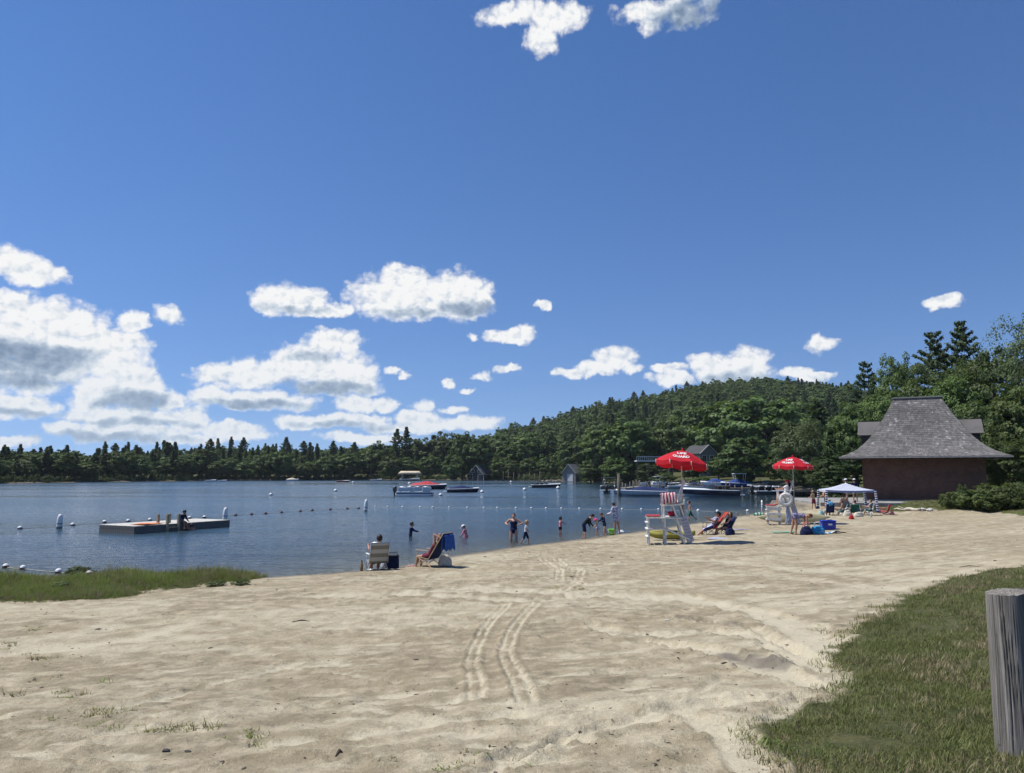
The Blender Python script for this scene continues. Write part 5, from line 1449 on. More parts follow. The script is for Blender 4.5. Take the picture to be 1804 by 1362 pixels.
# ------------------------------------------------------------------ lifeguard umbrellas
M_UMB = None
def umb_nodes(nt):
    tcn = nt.add('ShaderNodeTexCoord'); n = nt.noise(tcn.outputs['Object'], 3, 4, .6)
    c = nt.mix(nt.mapr(n, .3, .7), (0.50, 0.018, 0.032, 1), (0.62, 0.030, 0.045, 1))
    d = pbsdf(nt, c, .7, .2, bump(nt, n, .15, .03)); t = nt.add('ShaderNodeBsdfTranslucent', ins={'Color': (0.55, 0.02, 0.03, 1)})
    m = nt.add('ShaderNodeMixShader', ins={0: .3}); nt.l.new(d, m.inputs[1]); nt.l.new(t.outputs[0], m.inputs[2]); return m.outputs[0]
M_UMB = mat('red_umbrella_cloth', umb_nodes)
def umbrella(label, base, Rr, z_rim, z_top, z_foot, tilt, rot, lettered):
    o = empty('beach_umbrella', base); tag(o, label, 'umbrella')
    T = Matrix.Translation((0, 0, z_rim)) @ Matrix.Rotation(tilt[0], 4, 'Y') @ Matrix.Rotation(tilt[1], 4, 'X') @ Matrix.Rotation(rot, 4, 'Z')
    hgt_ = z_top - z_rim; val = .17
    def pt(a, f):       # f 0 at the crown, 1 at the rim
        seg = 2 * math.pi / 8; k = (a / seg) % 1
        r = Rr * f * (math.cos(seg / 2) / math.cos((k - .5) * seg)); r = r * .75 + Rr * f * .25
        sag = -.10 * f * (1 - abs(2 * k - 1)) * f * .5
        return T @ Vector((r * math.cos(a), r * math.sin(a), hgt_ * (1 - f ** 1.55) + sag))
    for s in range(8):
        mb = MB(); a0 = 2 * math.pi * s / 8
        rows = [[pt(a0 + 2 * math.pi / 8 * j / 6, f) for f in (.02, .2, .4, .6, .8, .93, 1.0)] for j in range(7)]
        mb.loft(rows, smooth=True); panel = mb.build('canopy_panel', M_UMB, o)
        mb = MB(); rim = [pt(a0 + 2 * math.pi / 8 * j / 6, 1.0) for j in range(7)]
        mb.loft([[p_, p_ + Vector((0, 0, -val * (1 + .12 * math.sin(j * math.pi / 6)))) * .98] for j, p_ in enumerate(rim)], smooth=True); mb.build('valance', M_UMB, panel)
        mb = MB(); mb.tube([T @ Vector((0, 0, hgt_ * .55)), pt(a0, .55) - Vector((0, 0, .03)), pt(a0, .99) - Vector((0, 0, .02))], .008, 5); mb.build('rib', M_STEEL, o)
        mb = MB(); mb.tube([pt(a0, 1.0) + Vector((0, 0, .01)), pt(a0, 1.0) - Vector((0, 0, val))], .012, 5); mb.build('seam_tape', M_WHITE, panel)
        if s in lettered:
            am = a0 + math.pi / 8
            for txt, f0, sz in (('LIFE', .52, .235), ('GUARD', .76, .205)):
                me = text_polys(txt, sz)
                for v_ in me.vertices:
                    x, y = v_.co.x, v_.co.y
                    f = f0 - y / Rr * 1.0; rr_ = Rr * max(f, .05)
                    p_ = pt(am + x / rr_, max(f, .05))
                    # lift a few millimetres off the cloth
                    nn = (T.to_3x3() @ Vector((math.cos(am) * .35, math.sin(am) * .35, .93))).normalized()
                    v_.co = p_ + nn * .022
                me.update(); link('lettering', me, panel, M_WHITE)
    mb = MB(); top = T @ Vector((0, 0, hgt_ + .05)); mb.tube([(0, 0, z_foot), T @ Vector((0, 0, 0)), top], [.024, .022, .02], 8); mb.build('pole', M_STEEL, o)
    mb = MB(); mb.lathe(top, [(.05, -.05), (.045, .0), (.02, .05), (.001, .07)], 10); mb.build('finial', M_UMB, o)
    return o
M_REDPAINT = plain('red_paint', (0.40, 0.035, 0.035), .55, .3, var=.2, scale=5)
M_REDCLOTH = plain('red_cloth', (0.42, 0.03, 0.05), .85, .1, var=.15)
def lifeguard_chair(label, base, s=1.0, rz=0.0, second=False):
    """tall white wooden guard chair; the guard looks along -x"""
    o = empty('lifeguard_chair', base, rz, s); tag(o, label, 'lifeguard chair')
    W = .42
    m = M_CHAIRWHITE
    def part(nm, f, mm=m):
        mb = MB(); f(mb); return mb.build(nm, mm, o, bevel=.006)
    for sy in (-1, 1):
        part('front_leg', lambda b: b.beam((-.16, sy * W, -.08), (-.24, sy * W, 2.00), .10, .06))
        part('rear_leg', lambda b: b.beam((.62, sy * W, -.08), (.12, sy * W, 1.70), .10, .06))
        part('back_post', lambda b: b.beam((.92, sy * (W - .05), -.08), (.42, sy * (W - .05), 1.72), .10, .06))
        part('seat_rail', lambda b: b.beam((-.28, sy * (W + .055), 1.58), (.58, sy * (W + .055), 1.66), .06, .12, up=(0, 1, 0)))
        part('arm_rest', lambda b: b.box((.16, sy * W, 2.03), (.92, .14, .045)))
        part('lower_rail', lambda b: b.beam((-.92, sy * (W + .055), .62), (-.18, sy * (W + .055), .62), .05, .09, up=(0, 1, 0)))
        part('brace', lambda b: b.beam((-.15, sy * (W + .055), .62), (.80, sy * (W + .055), .22), .05, .10, up=(0, 1, 0)))
        part('step_post', lambda b: b.beam((-.86, sy * W, -.08), (-.86, sy * W, 1.10), .09, .07))
        part('platform_rail', lambda b: b.beam((-.95, sy * (W + .055), 1.08), (.50, sy * (W + .055), 1.08), .05, .11, up=(0, 1, 0)))
        part('foot_brace', lambda b: b.beam((-.22, sy * (W + .02), -.06), (-.10, sy * (W + .02), .70), .06, .05))
    for i in range(4): part('seat_slat', lambda b: b.box((-.20 + i * .17, 0, 1.68 + .008 * i), (.15, 2 * W + .10, .035)))
    for i in range(5): part('back_slat', lambda b: b.beam((.36, -.34 + i * .17, 1.70), (.66, -.34 + i * .17, 2.56 + (.08 if i in (1, 2, 3) else 0)), .15, .03, up=(1, 0, 0)))
    part('back_rail', lambda b: b.box((.47, 0, 1.95), (.05, .86, .10)))
    part('rear_panel', lambda b: b.box((.60, 0, 1.35), (.04, .74, .52)), plain('unpainted_board', (0.42, 0.33, 0.24), .85, .1, var=.2))
    for i in range(3): part('platform_board', lambda b: b.box((-.84 + i * .19, 0, 1.16), (.175, 2 * W + .16, .035)), M_REDPAINT)
    for z in (.30, .62, .88): part('step', lambda b: b.box((-.90, 0, z), (.13, 2 * W + .12, .045)))
    for z in (.28, .72): part('cross_rail', lambda b: b.box((-.19, 0, z), (.05, 2 * W, .09)))
    part('rear_cross_rail', lambda b: b.box((.80, 0, .30), (.05, 2 * W - .1, .09)))
    part('shelf', lambda b: b.box((.15, 0, 1.12), (.70, 2 * W - .06, .03)))
    sb = part('notice_board', lambda b: b.beam((.83, -W - .02, .12), (.55, -W - .02, 1.12), .30, .02, up=(0, 1, 0)), plain('notice_plate', (0.42, 0.42, 0.50), .5, .3, var=.1))
    for i in range(7):
        mb = MB(); t = .10 + i * .125; c = Vector((.83, -W - .035, .12)).lerp(Vector((.55, -W - .035, 1.12)), t)
        mb.beam(c + Vector((-.11, 0, .0)), c + Vector((.11, 0, .06)), .006, .05 if i < 6 else .09, up=(0, 1, 0)); mb.build('notice_line', M_NAVYCANVAS, sb)
    if second:
        mb = MB(); mb.box((-.90, -W - .04, .26), (.15, .02, .13)); mb.build('red_plate', M_REDPAINT, o)
        for i in range(3): part('side_board', lambda b: b.box((-.52, -W - .09, .34 + .30 * i), (.86, .025, .16)))
    return o
c1 = ground_at(1182, 959); c1.y += .35; c1.z = gz(c1.x, c1.y)
chair1 = lifeguard_chair('empty white lifeguard chair with striped towel under the nearer red umbrella', c1, 1.0, R(-6))
umbrella('nearer red umbrella with white lettering over the empty lifeguard chair', Vector((c1.x + .58, c1.y - .05, c1.z)), 1.12, 3.36, 3.88, .8, (R(7), R(-3)), R(8), (5, 1))
c2 = ground_at(1384, 925); c2.y += .4; c2.z = gz(c2.x, c2.y)
chair2 = lifeguard_chair('white lifeguard chair occupied by a guard in red shorts', c2, .96, R(-14), True)
umbrella('farther red umbrella with white lettering over the seated guard', Vector((c2.x + .72, c2.y + .1, c2.z)), 1.09, 3.36, 3.86, .8, (R(1), R(2)), R(28), (4, 6, 0, 2))
# striped towel over the arm of the first chair
def stripe_mat(name, c1_, c2_, axis=0, freq=7.0, obj=True, wavy=.0):
    def f(nt):
        tcn = nt.add('ShaderNodeTexCoord'); s = nt.add('ShaderNodeSeparateXYZ', ins={0: tcn.outputs['Object']})
        v = nt.math('ADD', nt.math('MULTIPLY', s.outputs[axis], freq), nt.math('MULTIPLY', nt.noise(tcn.outputs['Object'], 3, 2), wavy))
        k = nt.mapr(nt.math('ABSOLUTE', nt.math('SUBTRACT', nt.math('FRACT', v), .5)), .23, .27)
        n = nt.noise(tcn.outputs['Object'], 20, 3)
        return pbsdf(nt, nt.mix(k, C4(c1_), C4(c2_)), .9, .1, bump(nt, n, .3, .01))
    return mat(name, f)
def drape(name, m, label, cat, base, sx, sy, drop, seed, thick=.02, rz=0, folds=.05, n=18):
    r = np.random.default_rng(seed); mb = MB(); rows = []
    for i in range(n):
        u = i / (n - 1) * 2 - 1; row = []
        for j in range(n):
            v = j / (n - 1) * 2 - 1
            z = -drop * max(0, abs(v) - .25) ** 1.0 / .75 + folds * math.sin(u * 7 + seed) * (.3 + abs(v)) + folds * .5 * math.sin(v * 6 + u * 3)
            row.append((u * sx + folds * .4 * math.sin(v * 5), v * sy * (1 - .45 * max(0, abs(v) - .25) / .75), z))
        rows.append(row)
    mb.loft(rows); o = mb.build(name, m); o.location = base; o.rotation_euler = (0, 0, rz)
    md = o.modifiers.new('solid', 'SOLIDIFY'); md.thickness = thick; tag(o, label, cat); return o
tb = chair1.matrix_basis @ Vector((-.02, -.40, 2.09))
drape('striped_towel', stripe_mat('crimson_white_stripe', (0.62, 0.55, 0.56), (0.30, 0.03, 0.06), 0, 8.0, wavy=1.2), 'crimson and white striped towel hung over the empty guard chair arm', 'towel', tb, .31, .28, .40, 3, .02, R(-6), .03)
cu_ = MB(); cu_.box((.12, 0, 1.24), (.30, .5, .18)); o = cu_.build('rescue_tube', M_REDCLOTH, bevel=.06); o.matrix_world = chair1.matrix_basis; o.location = chair1.location
tag(o, 'red rescue float stowed on the shelf of the empty guard chair', 'rescue float')
# kayak behind the first chair
def hull_board(name, label, cat, base, rz, L, B, th, m, roll=0.0, rocker=.12, edge=None):
    mb = MB(); secs = []
    for i in range(19):
        t = i / 18; k = math.sin(math.pi * min(1, max(0, t))) ** .55 if 0 < t < 1 else .02
        x = (t - .5) * L; zc = rocker * (2 * t - 1) ** 4
        secs.append([(x, math.cos(a) * B / 2 * k, zc + th / 2 * (.5 + .5 * k) * math.sin(a)) for a in np.linspace(0, 2 * math.pi, 13)[:-1]])
    mb.loft(secs, close=True); o = empty(name, base, rz); o.rotation_euler = (roll, 0, rz); tag(o, label, cat)
    mb.build('hull', m, o)
    return o
ky = ground_at(1192, 954); ky.y += .5
kz = gz(ky.x, ky.y)
kayak = hull_board('kayak', 'olive yellow kayak lying behind the legs of the empty guard chair', 'kayak', (ky.x, ky.y + .55, kz + .19), R(-4), 2.1, .62, .36, plain('olive_yellow_plastic', (0.24, 0.23, 0.045), .5, .3, var=.3, scale=3))
mb = MB(); mb.lathe((0, 0, .15), [(.24, .0), (.27, .06), (.22, .07), (.20, 0)], 14); mb.build('cockpit_rim', M_BLACK, kayak)
mb = MB(); mb.tube([(-.95, 0, .17), (-.4, 0, .2), (.3, -.05, .2)], .02, 6); mb.build('deck_line', plain('yellow_cord', (0.5, 0.45, 0.04), .6, .2), kayak)
# rescue board behind the second chair, standing on its edge
a = ground_at(1340, 922); b = ground_at(1478, 921)
ctr = (a + b) / 2; rb = hull_board('rescue_board', 'long pale olive rescue board leaning on its edge behind the second chair', 'rescue board', (ctr.x, ctr.y + .9, gz(ctr.x, ctr.y + .9) + .27), R(-1), (b - a).length * 1.0, .66, .17, plain('pale_olive_board', (0.36, 0.34, 0.20), .45, .35, var=.12, scale=2), roll=R(68), rocker=.10)
mb = MB(); mb.tube([(-1.9, 0, -.09), (0, 0, -.10), (1.9, 0, -.09)], .018, 6); mb.build('stringer', plain('pale_stringer', (0.5, 0.46, 0.32), .5, .3), rb)
# ring buoy on the second chair
rg_m = chair2.matrix_basis
o = empty('life_ring', rg_m @ Vector((.16, -.58, 1.52)), R(-14)); tag(o, 'white ring buoy hung on the side of the second lifeguard chair', 'life ring')
mb = MB(); rings = []
for i in range(28):
    t = 2 * math.pi * i / 28; c = Vector((math.cos(t) * .29, 0, math.sin(t) * .29)); n_ = Vector((math.cos(t), 0, math.sin(t)))
    rings.append([c + n_ * .085 * math.cos(a) + Vector((0, .07 * math.sin(a), 0)) for a in np.linspace(0, 2 * math.pi, 11)[:-1]])
mb.loft(rings + [rings[0]], close=True, caps=False); mb.build('ring', M_WHITE, o)
mb = MB(); mb.tube([(math.cos(t) * .39, -.02, math.sin(t) * .39) for t in np.linspace(0, 2 * math.pi, 25)], .010, 5); mb.build('grab_line', plain('grey_line', (0.4, 0.41, 0.44), .8, .1), o)
for t in (R(45), R(135), R(225), R(315)):
    mb = MB(); c = Vector((math.cos(t) * .29, 0, math.sin(t) * .29)); n_ = Vector((math.cos(t), 0, math.sin(t))); s_ = Vector((-math.sin(t), 0, math.cos(t)))
    rr2 = [[c + s_ * q + n_ * .088 * math.cos(a) + Vector((0, .073 * math.sin(a), 0)) for a in np.linspace(0, 2 * math.pi, 11)[:-1]] for q in (-.035, .035)]
    mb.loft(rr2, close=True, caps=False); mb.build('strap', plain('reflective_tape', (0.55, 0.56, 0.60), .4, .4), o)
# coiled pale blue line hanging under the ring
cb = rg_m @ Vector((.22, -.56, 0)); rq = random.Random(5)
o = empty('hanging_line', (cb.x, cb.y, cb.z)); tag(o, 'pale blue heaving line bundled and hanging below the ring buoy', 'rope')
for i in range(9):
    mb = MB(); x0 = rq.uniform(-.09, .09); pts = [(x0 * .3, 0, 1.02)]
    for z in (.8, .6, .4, .2): pts.append((x0 * (1.6 - z) + rq.uniform(-.04, .04), rq.uniform(-.05, .05), z + rq.uniform(-.04, .04)))
    pts.append((x0 * 1.8, rq.uniform(-.05, .05), rq.uniform(-.02, .12))); mb.tube(pts, .022, 6); mb.build('strand', plain('pale_blue_line', (0.36, 0.40, 0.56), .85, .1, var=.2), o)

# ------------------------------------------------------------------ beach tent
M_TSTRIPE = stripe_mat('navy_white_leg_stripe', (0.72, 0.72, 0.74), (0.02, 0.03, 0.14), 2, 6.2)
def tent_nodes(nt):
    tcn = nt.add('ShaderNodeTexCoord'); s = nt.add('ShaderNodeSeparateXYZ', ins={0: tcn.outputs['Object']})
    k = nt.mapr(nt.math('ABSOLUTE', nt.math('SUBTRACT', nt.math('FRACT', nt.math('MULTIPLY', s.outputs[1], 5.0)), .5)), .33, .37)
    d = pbsdf(nt, nt.mix(k, (0.72, 0.74, 0.78, 1), (0.10, 0.16, 0.42, 1)), .8, .2); t = nt.add('ShaderNodeBsdfTranslucent', ins={'Color': (0.6, 0.62, 0.68, 1)})
    m = nt.add('ShaderNodeMixShader', ins={0: .25}); nt.l.new(d, m.inputs[1]); nt.l.new(t.outputs[0], m.inputs[2]); return m.outputs[0]
M_TENT = mat('tent_cloth', tent_nodes)
tA = ground_at(1447, 905); tB = ground_at(1519, 907)
S_T = 3.25; t_ang = R(-12)
tc_ = Vector((tA.x + 1.5, tA.y - .1, 0)); tent_c = tA + Matrix.Rotation(t_ang, 3, 'Z') @ Vector((S_T / 2, S_T / 2, 0))
tent_c.x += .45; tent_c.z = gz(tent_c.x, tent_c.y)
tent = empty('beach_tent', tent_c, t_ang); tag(tent, 'square beach canopy with white and blue striped roof and banded legs', 'canopy tent')
hs = S_T / 2; ZE = 1.46; ZP = 1.95
for k, (ax, ay) in enumerate([(-1, -1), (1, -1), (1, 1), (-1, 1)]):
    bx, by = [(1, -1), (1, 1), (-1, 1), (-1, -1)][k]
    mb = MB(); rows = []
    for i in range(9):
        t = i / 8; e = Vector((ax * hs * (1 - t) + bx * hs * t, ay * hs * (1 - t) + by * hs * t, ZE - .05 * math.sin(math.pi * t)))
        rows.append([e.lerp(Vector((0, 0, ZP)), f) + Vector((0, 0, -.07 * math.sin(math.pi * f))) for f in np.linspace(0, 1, 7)])
    mb.loft(rows); rp = mb.build('roof_panel', M_TENT, tent)
    mb = MB(); mb.loft([[r_[0], r_[0] + Vector((0, 0, -.13))] for r_ in rows]); mb.build('valance', M_TENT, rp)
for ax, ay in ((-1, -1), (1, -1), (1, 1), (-1, 1)):
    gx_, gy_ = (tent.matrix_basis @ Vector((ax * (hs + .08), ay * (hs + .08), 0))).xy
    zl = gz(gx_, gy_) - tent_c.z - .05
    mb = MB(); mb.beam((ax * (hs + .10), ay * (hs + .10), zl), (ax * hs, ay * hs, ZE), .15, .13); lg = mb.build('leg', M_TSTRIPE, tent)
    mb = MB(); mb.box((ax * (hs + .10), ay * (hs + .10), zl + .10), (.27, .25, .20)); mb.build('sand_bag', M_NAVYCANVAS, lg, bevel=.05)
mb = MB(); mb.tube([(0, 0, -.05), (0, 0, ZP + .03)], .02, 8); mb.build('centre_pole', M_STEEL, tent)

# ------------------------------------------------------------------ beach chairs
def beach_chair(label, base, rz, m_seat, frame=M_ALU, tall=.78, recline=28, seat_z=.24, slats=False, cat='beach chair', s=1.0):
    """low folding chair, sitter looks along +x"""
    o = empty('beach_chair', base, rz, s); tag(o, label, cat)
    w_ = .27; a = R(recline); bx, bz = -.22, seat_z - .02
    top = Vector((bx - math.sin(a) * tall, 0, bz + math.cos(a) * tall))
    def sheet(p, q, nm, th=.012, sag=.03):
        mb = MB(); rows = []
        for i in range(9):
            t = i / 8; c = Vector(p).lerp(Vector(q), t)
            rows.append([c + Vector((0, y, 0)) - Vector((math.cos(a) * .5, 0, .8)) * sag * math.cos(y / w_ * 1.5) * math.sin(math.pi * min(1, max(0, t))) for y in np.linspace(-w_, w_, 7)])
        mb.loft(rows); q_ = mb.build(nm, m_seat, o); md = q_.modifiers.new('solid', 'SOLIDIFY'); md.thickness = th; return q_
    sheet((.24, 0, seat_z + .04), (bx, 0, bz), 'seat'); bk = sheet((bx, 0, bz), tuple(top), 'backrest')
    for sy in (-1, 1):
        y = sy * (w_ + .012)
        mb = MB(); mb.tube([(.24, y, seat_z + .04), (bx, y, bz), tuple(top + Vector((0, y, 0)))], .013, 6); mb.build('side_frame', frame, o)
        mb = MB(); mb.tube([(.20, y, seat_z + .04), (-.34, y, 0), (-.36, y, 0)], .012, 6); mb.build('rear_leg', frame, o)
        mb = MB(); mb.tube([(-.14, y, bz + .01), (.22, y, 0), (.24, y, 0)], .012, 6); mb.build('front_leg', frame, o)
        mb = MB(); mb.tube([(.22, y, .0), (.20, y, seat_z + .22)], .011, 6); mb.build('arm_post', frame, o)
        mb = MB(); mb.box((.02, y, seat_z + .24), (.46, .055, .022)); mb.build('armrest', frame if frame is not M_ALU else M_WHITE, o, bevel=.008)
    for x, z in ((.23, .0), (-.35, .0), (top.x, top.z)):
        mb = MB(); mb.tube([(x, -w_, z), (x, w_, z)], .012, 6); mb.build('cross_bar', frame, o)
    return o

# ------------------------------------------------------------------ people: one smooth body each, grown from a posed skeleton
def surface_nets(F, org, h):
    """quads on the zero level of a sampled field"""
    nx, ny, nz = F.shape
    S = F < 0
    c = S[:-1, :-1, :-1].astype(np.int8)
    for dx in (0, 1):
        for dy in (0, 1):
            for dz in (0, 1):
                if dx or dy or dz: c = c + S[dx:nx - 1 + dx, dy:ny - 1 + dy, dz:nz - 1 + dz]
    act = (c > 0) & (c < 8)
    idx = np.full(act.shape, -1, np.int64); ii = np.argwhere(act); idx[act] = np.arange(len(ii))
    acc = np.zeros((len(ii), 3)); cnt = np.zeros(len(ii))
    corners = [(a, b, d) for a in (0, 1) for b in (0, 1) for d in (0, 1)]
    val = {k: F[ii[:, 0] + k[0], ii[:, 1] + k[1], ii[:, 2] + k[2]] for k in corners}
    for a in corners:
        for ax in range(3):
            if a[ax]: continue
            b = list(a); b[ax] = 1; b = tuple(b)
            va, vb = val[a], val[b]; m = (va < 0) != (vb < 0)
            t = np.where(m, va / (va - vb + 1e-12), 0)
            p = np.array(a, float)[None] + np.zeros((len(ii), 3)); p[:, ax] += t
            acc += np.where(m[:, None], p, 0); cnt += m
    V = (ii + acc / np.maximum(cnt, 1)[:, None]) * h + org
    quads = []
    for ax in range(3):
        sl0 = [slice(1, n - 1) for n in F.shape]; sl0[ax] = slice(0, F.shape[ax] - 1)
        sl1 = list(sl0); sl1[ax] = slice(1, F.shape[ax])
        a, b = S[tuple(sl0)], S[tuple(sl1)]
        e = np.argwhere(a != b); fl = a[tuple(e.T)]
        off = np.array([1, 1, 1]); off[ax] = 0; e = e + off
        u, w_ = [(1, 2), (2, 0), (0, 1)][ax]
        def g(du, dw):
            q = e.copy(); q[:, u] -= du; q[:, w_] -= dw; return idx[q[:, 0], q[:, 1], q[:, 2]]
        Q = np.stack([g(1, 1), g(0, 1), g(0, 0), g(1, 0)], 1)
        Q[~fl] = Q[~fl][:, ::-1]
        quads.append(Q)
    Q = np.concatenate(quads); Q = Q[(Q >= 0).all(1)]
    return V, Q
class Field:
    """smooth union of tapered capsules and ellipsoids"""
    def __init__(self): self.p = []
    def cap(self, a, b, ra, rb, k=.02): self.p.append(('c', np.array(a, float), np.array(b, float), ra, rb, k)); return self
    def ell(self, c, r, M=None, k=.02): self.p.append(('e', np.array(c, float), np.array(r, float), np.eye(3) if M is None else np.array(M), 0, k)); return self
    def bounds(self):
        lo = np.full(3, 1e9); hi = -lo
        for q in self.p:
            if q[0] == 'c':
                for p_, r in ((q[1], q[3]), (q[2], q[4])): lo = np.minimum(lo, p_ - r); hi = np.maximum(hi, p_ + r)
            else: lo = np.minimum(lo, q[1] - q[2].max()); hi = np.maximum(hi, q[1] + q[2].max())
        return lo - .03, hi + .03
    def sample(self, org, shape, h, grow=0.0):
        F = np.full(shape, .2)
        for q in self.p:
            if q[0] == 'c': lo = np.minimum(q[1] - q[3], q[2] - q[4]); hi = np.maximum(q[1] + q[3], q[2] + q[4])
            else: lo = q[1] - q[2].max(); hi = q[1] + q[2].max()
            i0 = np.maximum(((lo - .06 - grow - org) / h).astype(int), 0); i1 = np.minimum(((hi + .06 + grow - org) / h).astype(int) + 2, shape)
            if (i1 <= i0).any(): continue
            ax = [org[j] + h * np.arange(i0[j], i1[j]) for j in range(3)]
            P = np.stack(np.meshgrid(*ax, indexing='ij'), -1)
            if q[0] == 'c':
                a, b, ra, rb, k = q[1:]
                ab = b - a; t = np.clip(((P - a) @ ab) / (ab @ ab + 1e-12), 0, 1)
                d = np.linalg.norm(P - a - t[..., None] * ab, axis=-1) - (ra + (rb - ra) * t)
            else:
                c, r, M, _, k = q[1:]
                L = (P - c) @ M; kk = np.linalg.norm(L / r, axis=-1); k2 = np.linalg.norm(L / r ** 2, axis=-1)
                d = kk * (kk - 1) / (k2 + 1e-9)
            d = d - grow
            sl = tuple(slice(i0[j], i1[j]) for j in range(3))
            f = F[sl]; hh = np.clip(.5 + .5 * (f - d) / k, 0, 1)
            F[sl] = f * (1 - hh) + d * hh - k * hh * (1 - hh)
        return F
def field_mesh(name, fld, h, m, parent, grow=0.0, cut=None, attr=None):
    lo, hi = fld.bounds(); lo = lo - grow; hi = hi + grow
    shape = np.ceil((hi - lo) / h).astype(int) + 1
    F = fld.sample(lo, shape, h, grow)
    if cut is not None:
        ax = [lo[j] + h * np.arange(shape[j]) for j in range(3)]
        P = np.stack(np.meshgrid(*ax, indexing='ij'), -1)
        F = np.maximum(F, cut(P))
    V, Q = surface_nets(F, lo, h)
    me = bpy.data.meshes.new(name)
    me.from_pydata(V.tolist(), [], Q.tolist()); me.polygons.foreach_set('use_smooth', np.ones(len(Q), bool)); me.update()
    if attr is not None:
        a = me.attributes.new('face', 'FLOAT', 'POINT'); a.data.foreach_set('value', attr(V).astype(np.float32))
    return link(name, me, parent, m)
def skin_mat(name, col):
    def f(nt):
        fc = nt.add('ShaderNodeAttribute', attribute_name='face').outputs['Fac']
        tcn = nt.add('ShaderNodeTexCoord'); n = nt.noise(tcn.outputs['Object'], 9, 4)
        c = nt.mix(nt.mapr(n, .3, .7, 0, .3), C4(col), C4((col[0] * .8, col[1] * .66, col[2] * .6)))
        c = nt.mix(nt.math('MULTIPLY', nt.mapr(fc, .1, .5), nt.math('LESS_THAN', fc, .75)), c, C4((col[0] * .8, col[1] * .4, col[2] * .4)))
        c = nt.mix(nt.mapr(fc, .8, 1.0), c, (0.02, 0.015, 0.012, 1))
        b = nt.add('ShaderNodeBsdfPrincipled', ins={'Base Color': c, 'Roughness': .5, 'Specular IOR Level': .35}); return b.outputs[0]
    return mat(name, f)
SKIN = {'fair': skin_mat('skin_fair', (0.52, 0.30, 0.21)), 'tan': skin_mat('skin_tan', (0.40, 0.215, 0.14)), 'brown': skin_mat('skin_brown', (0.24, 0.125, 0.08))}
def cloth(name, col, var=.2): return plain('cloth_' + name, col, .9, .1, var=var, scale=12, bmp=.15)
HAIRM = {'dark': plain('hair_dark', (0.018, 0.013, 0.011), .5, .3, var=.3, scale=40, bmp=.3), 'brown': plain('hair_brown', (0.075, 0.042, 0.024), .55, .3, var=.3, scale=40, bmp=.3), 'blond': plain('hair_blond', (0.34, 0.23, 0.11), .55, .3, var=.3, scale=40, bmp=.3), 'auburn': plain('hair_auburn', (0.11, 0.035, 0.018), .55, .3, var=.3, scale=40, bmp=.3)}
def rot(v, pitch, ab=0.0):
    """v turned forward (towards +x) by pitch, then out sideways (y) by ab"""
    M = Matrix.Rotation(ab, 3, 'X') @ Matrix.Rotation(-pitch, 3, 'Y'); return M @ Vector(v)
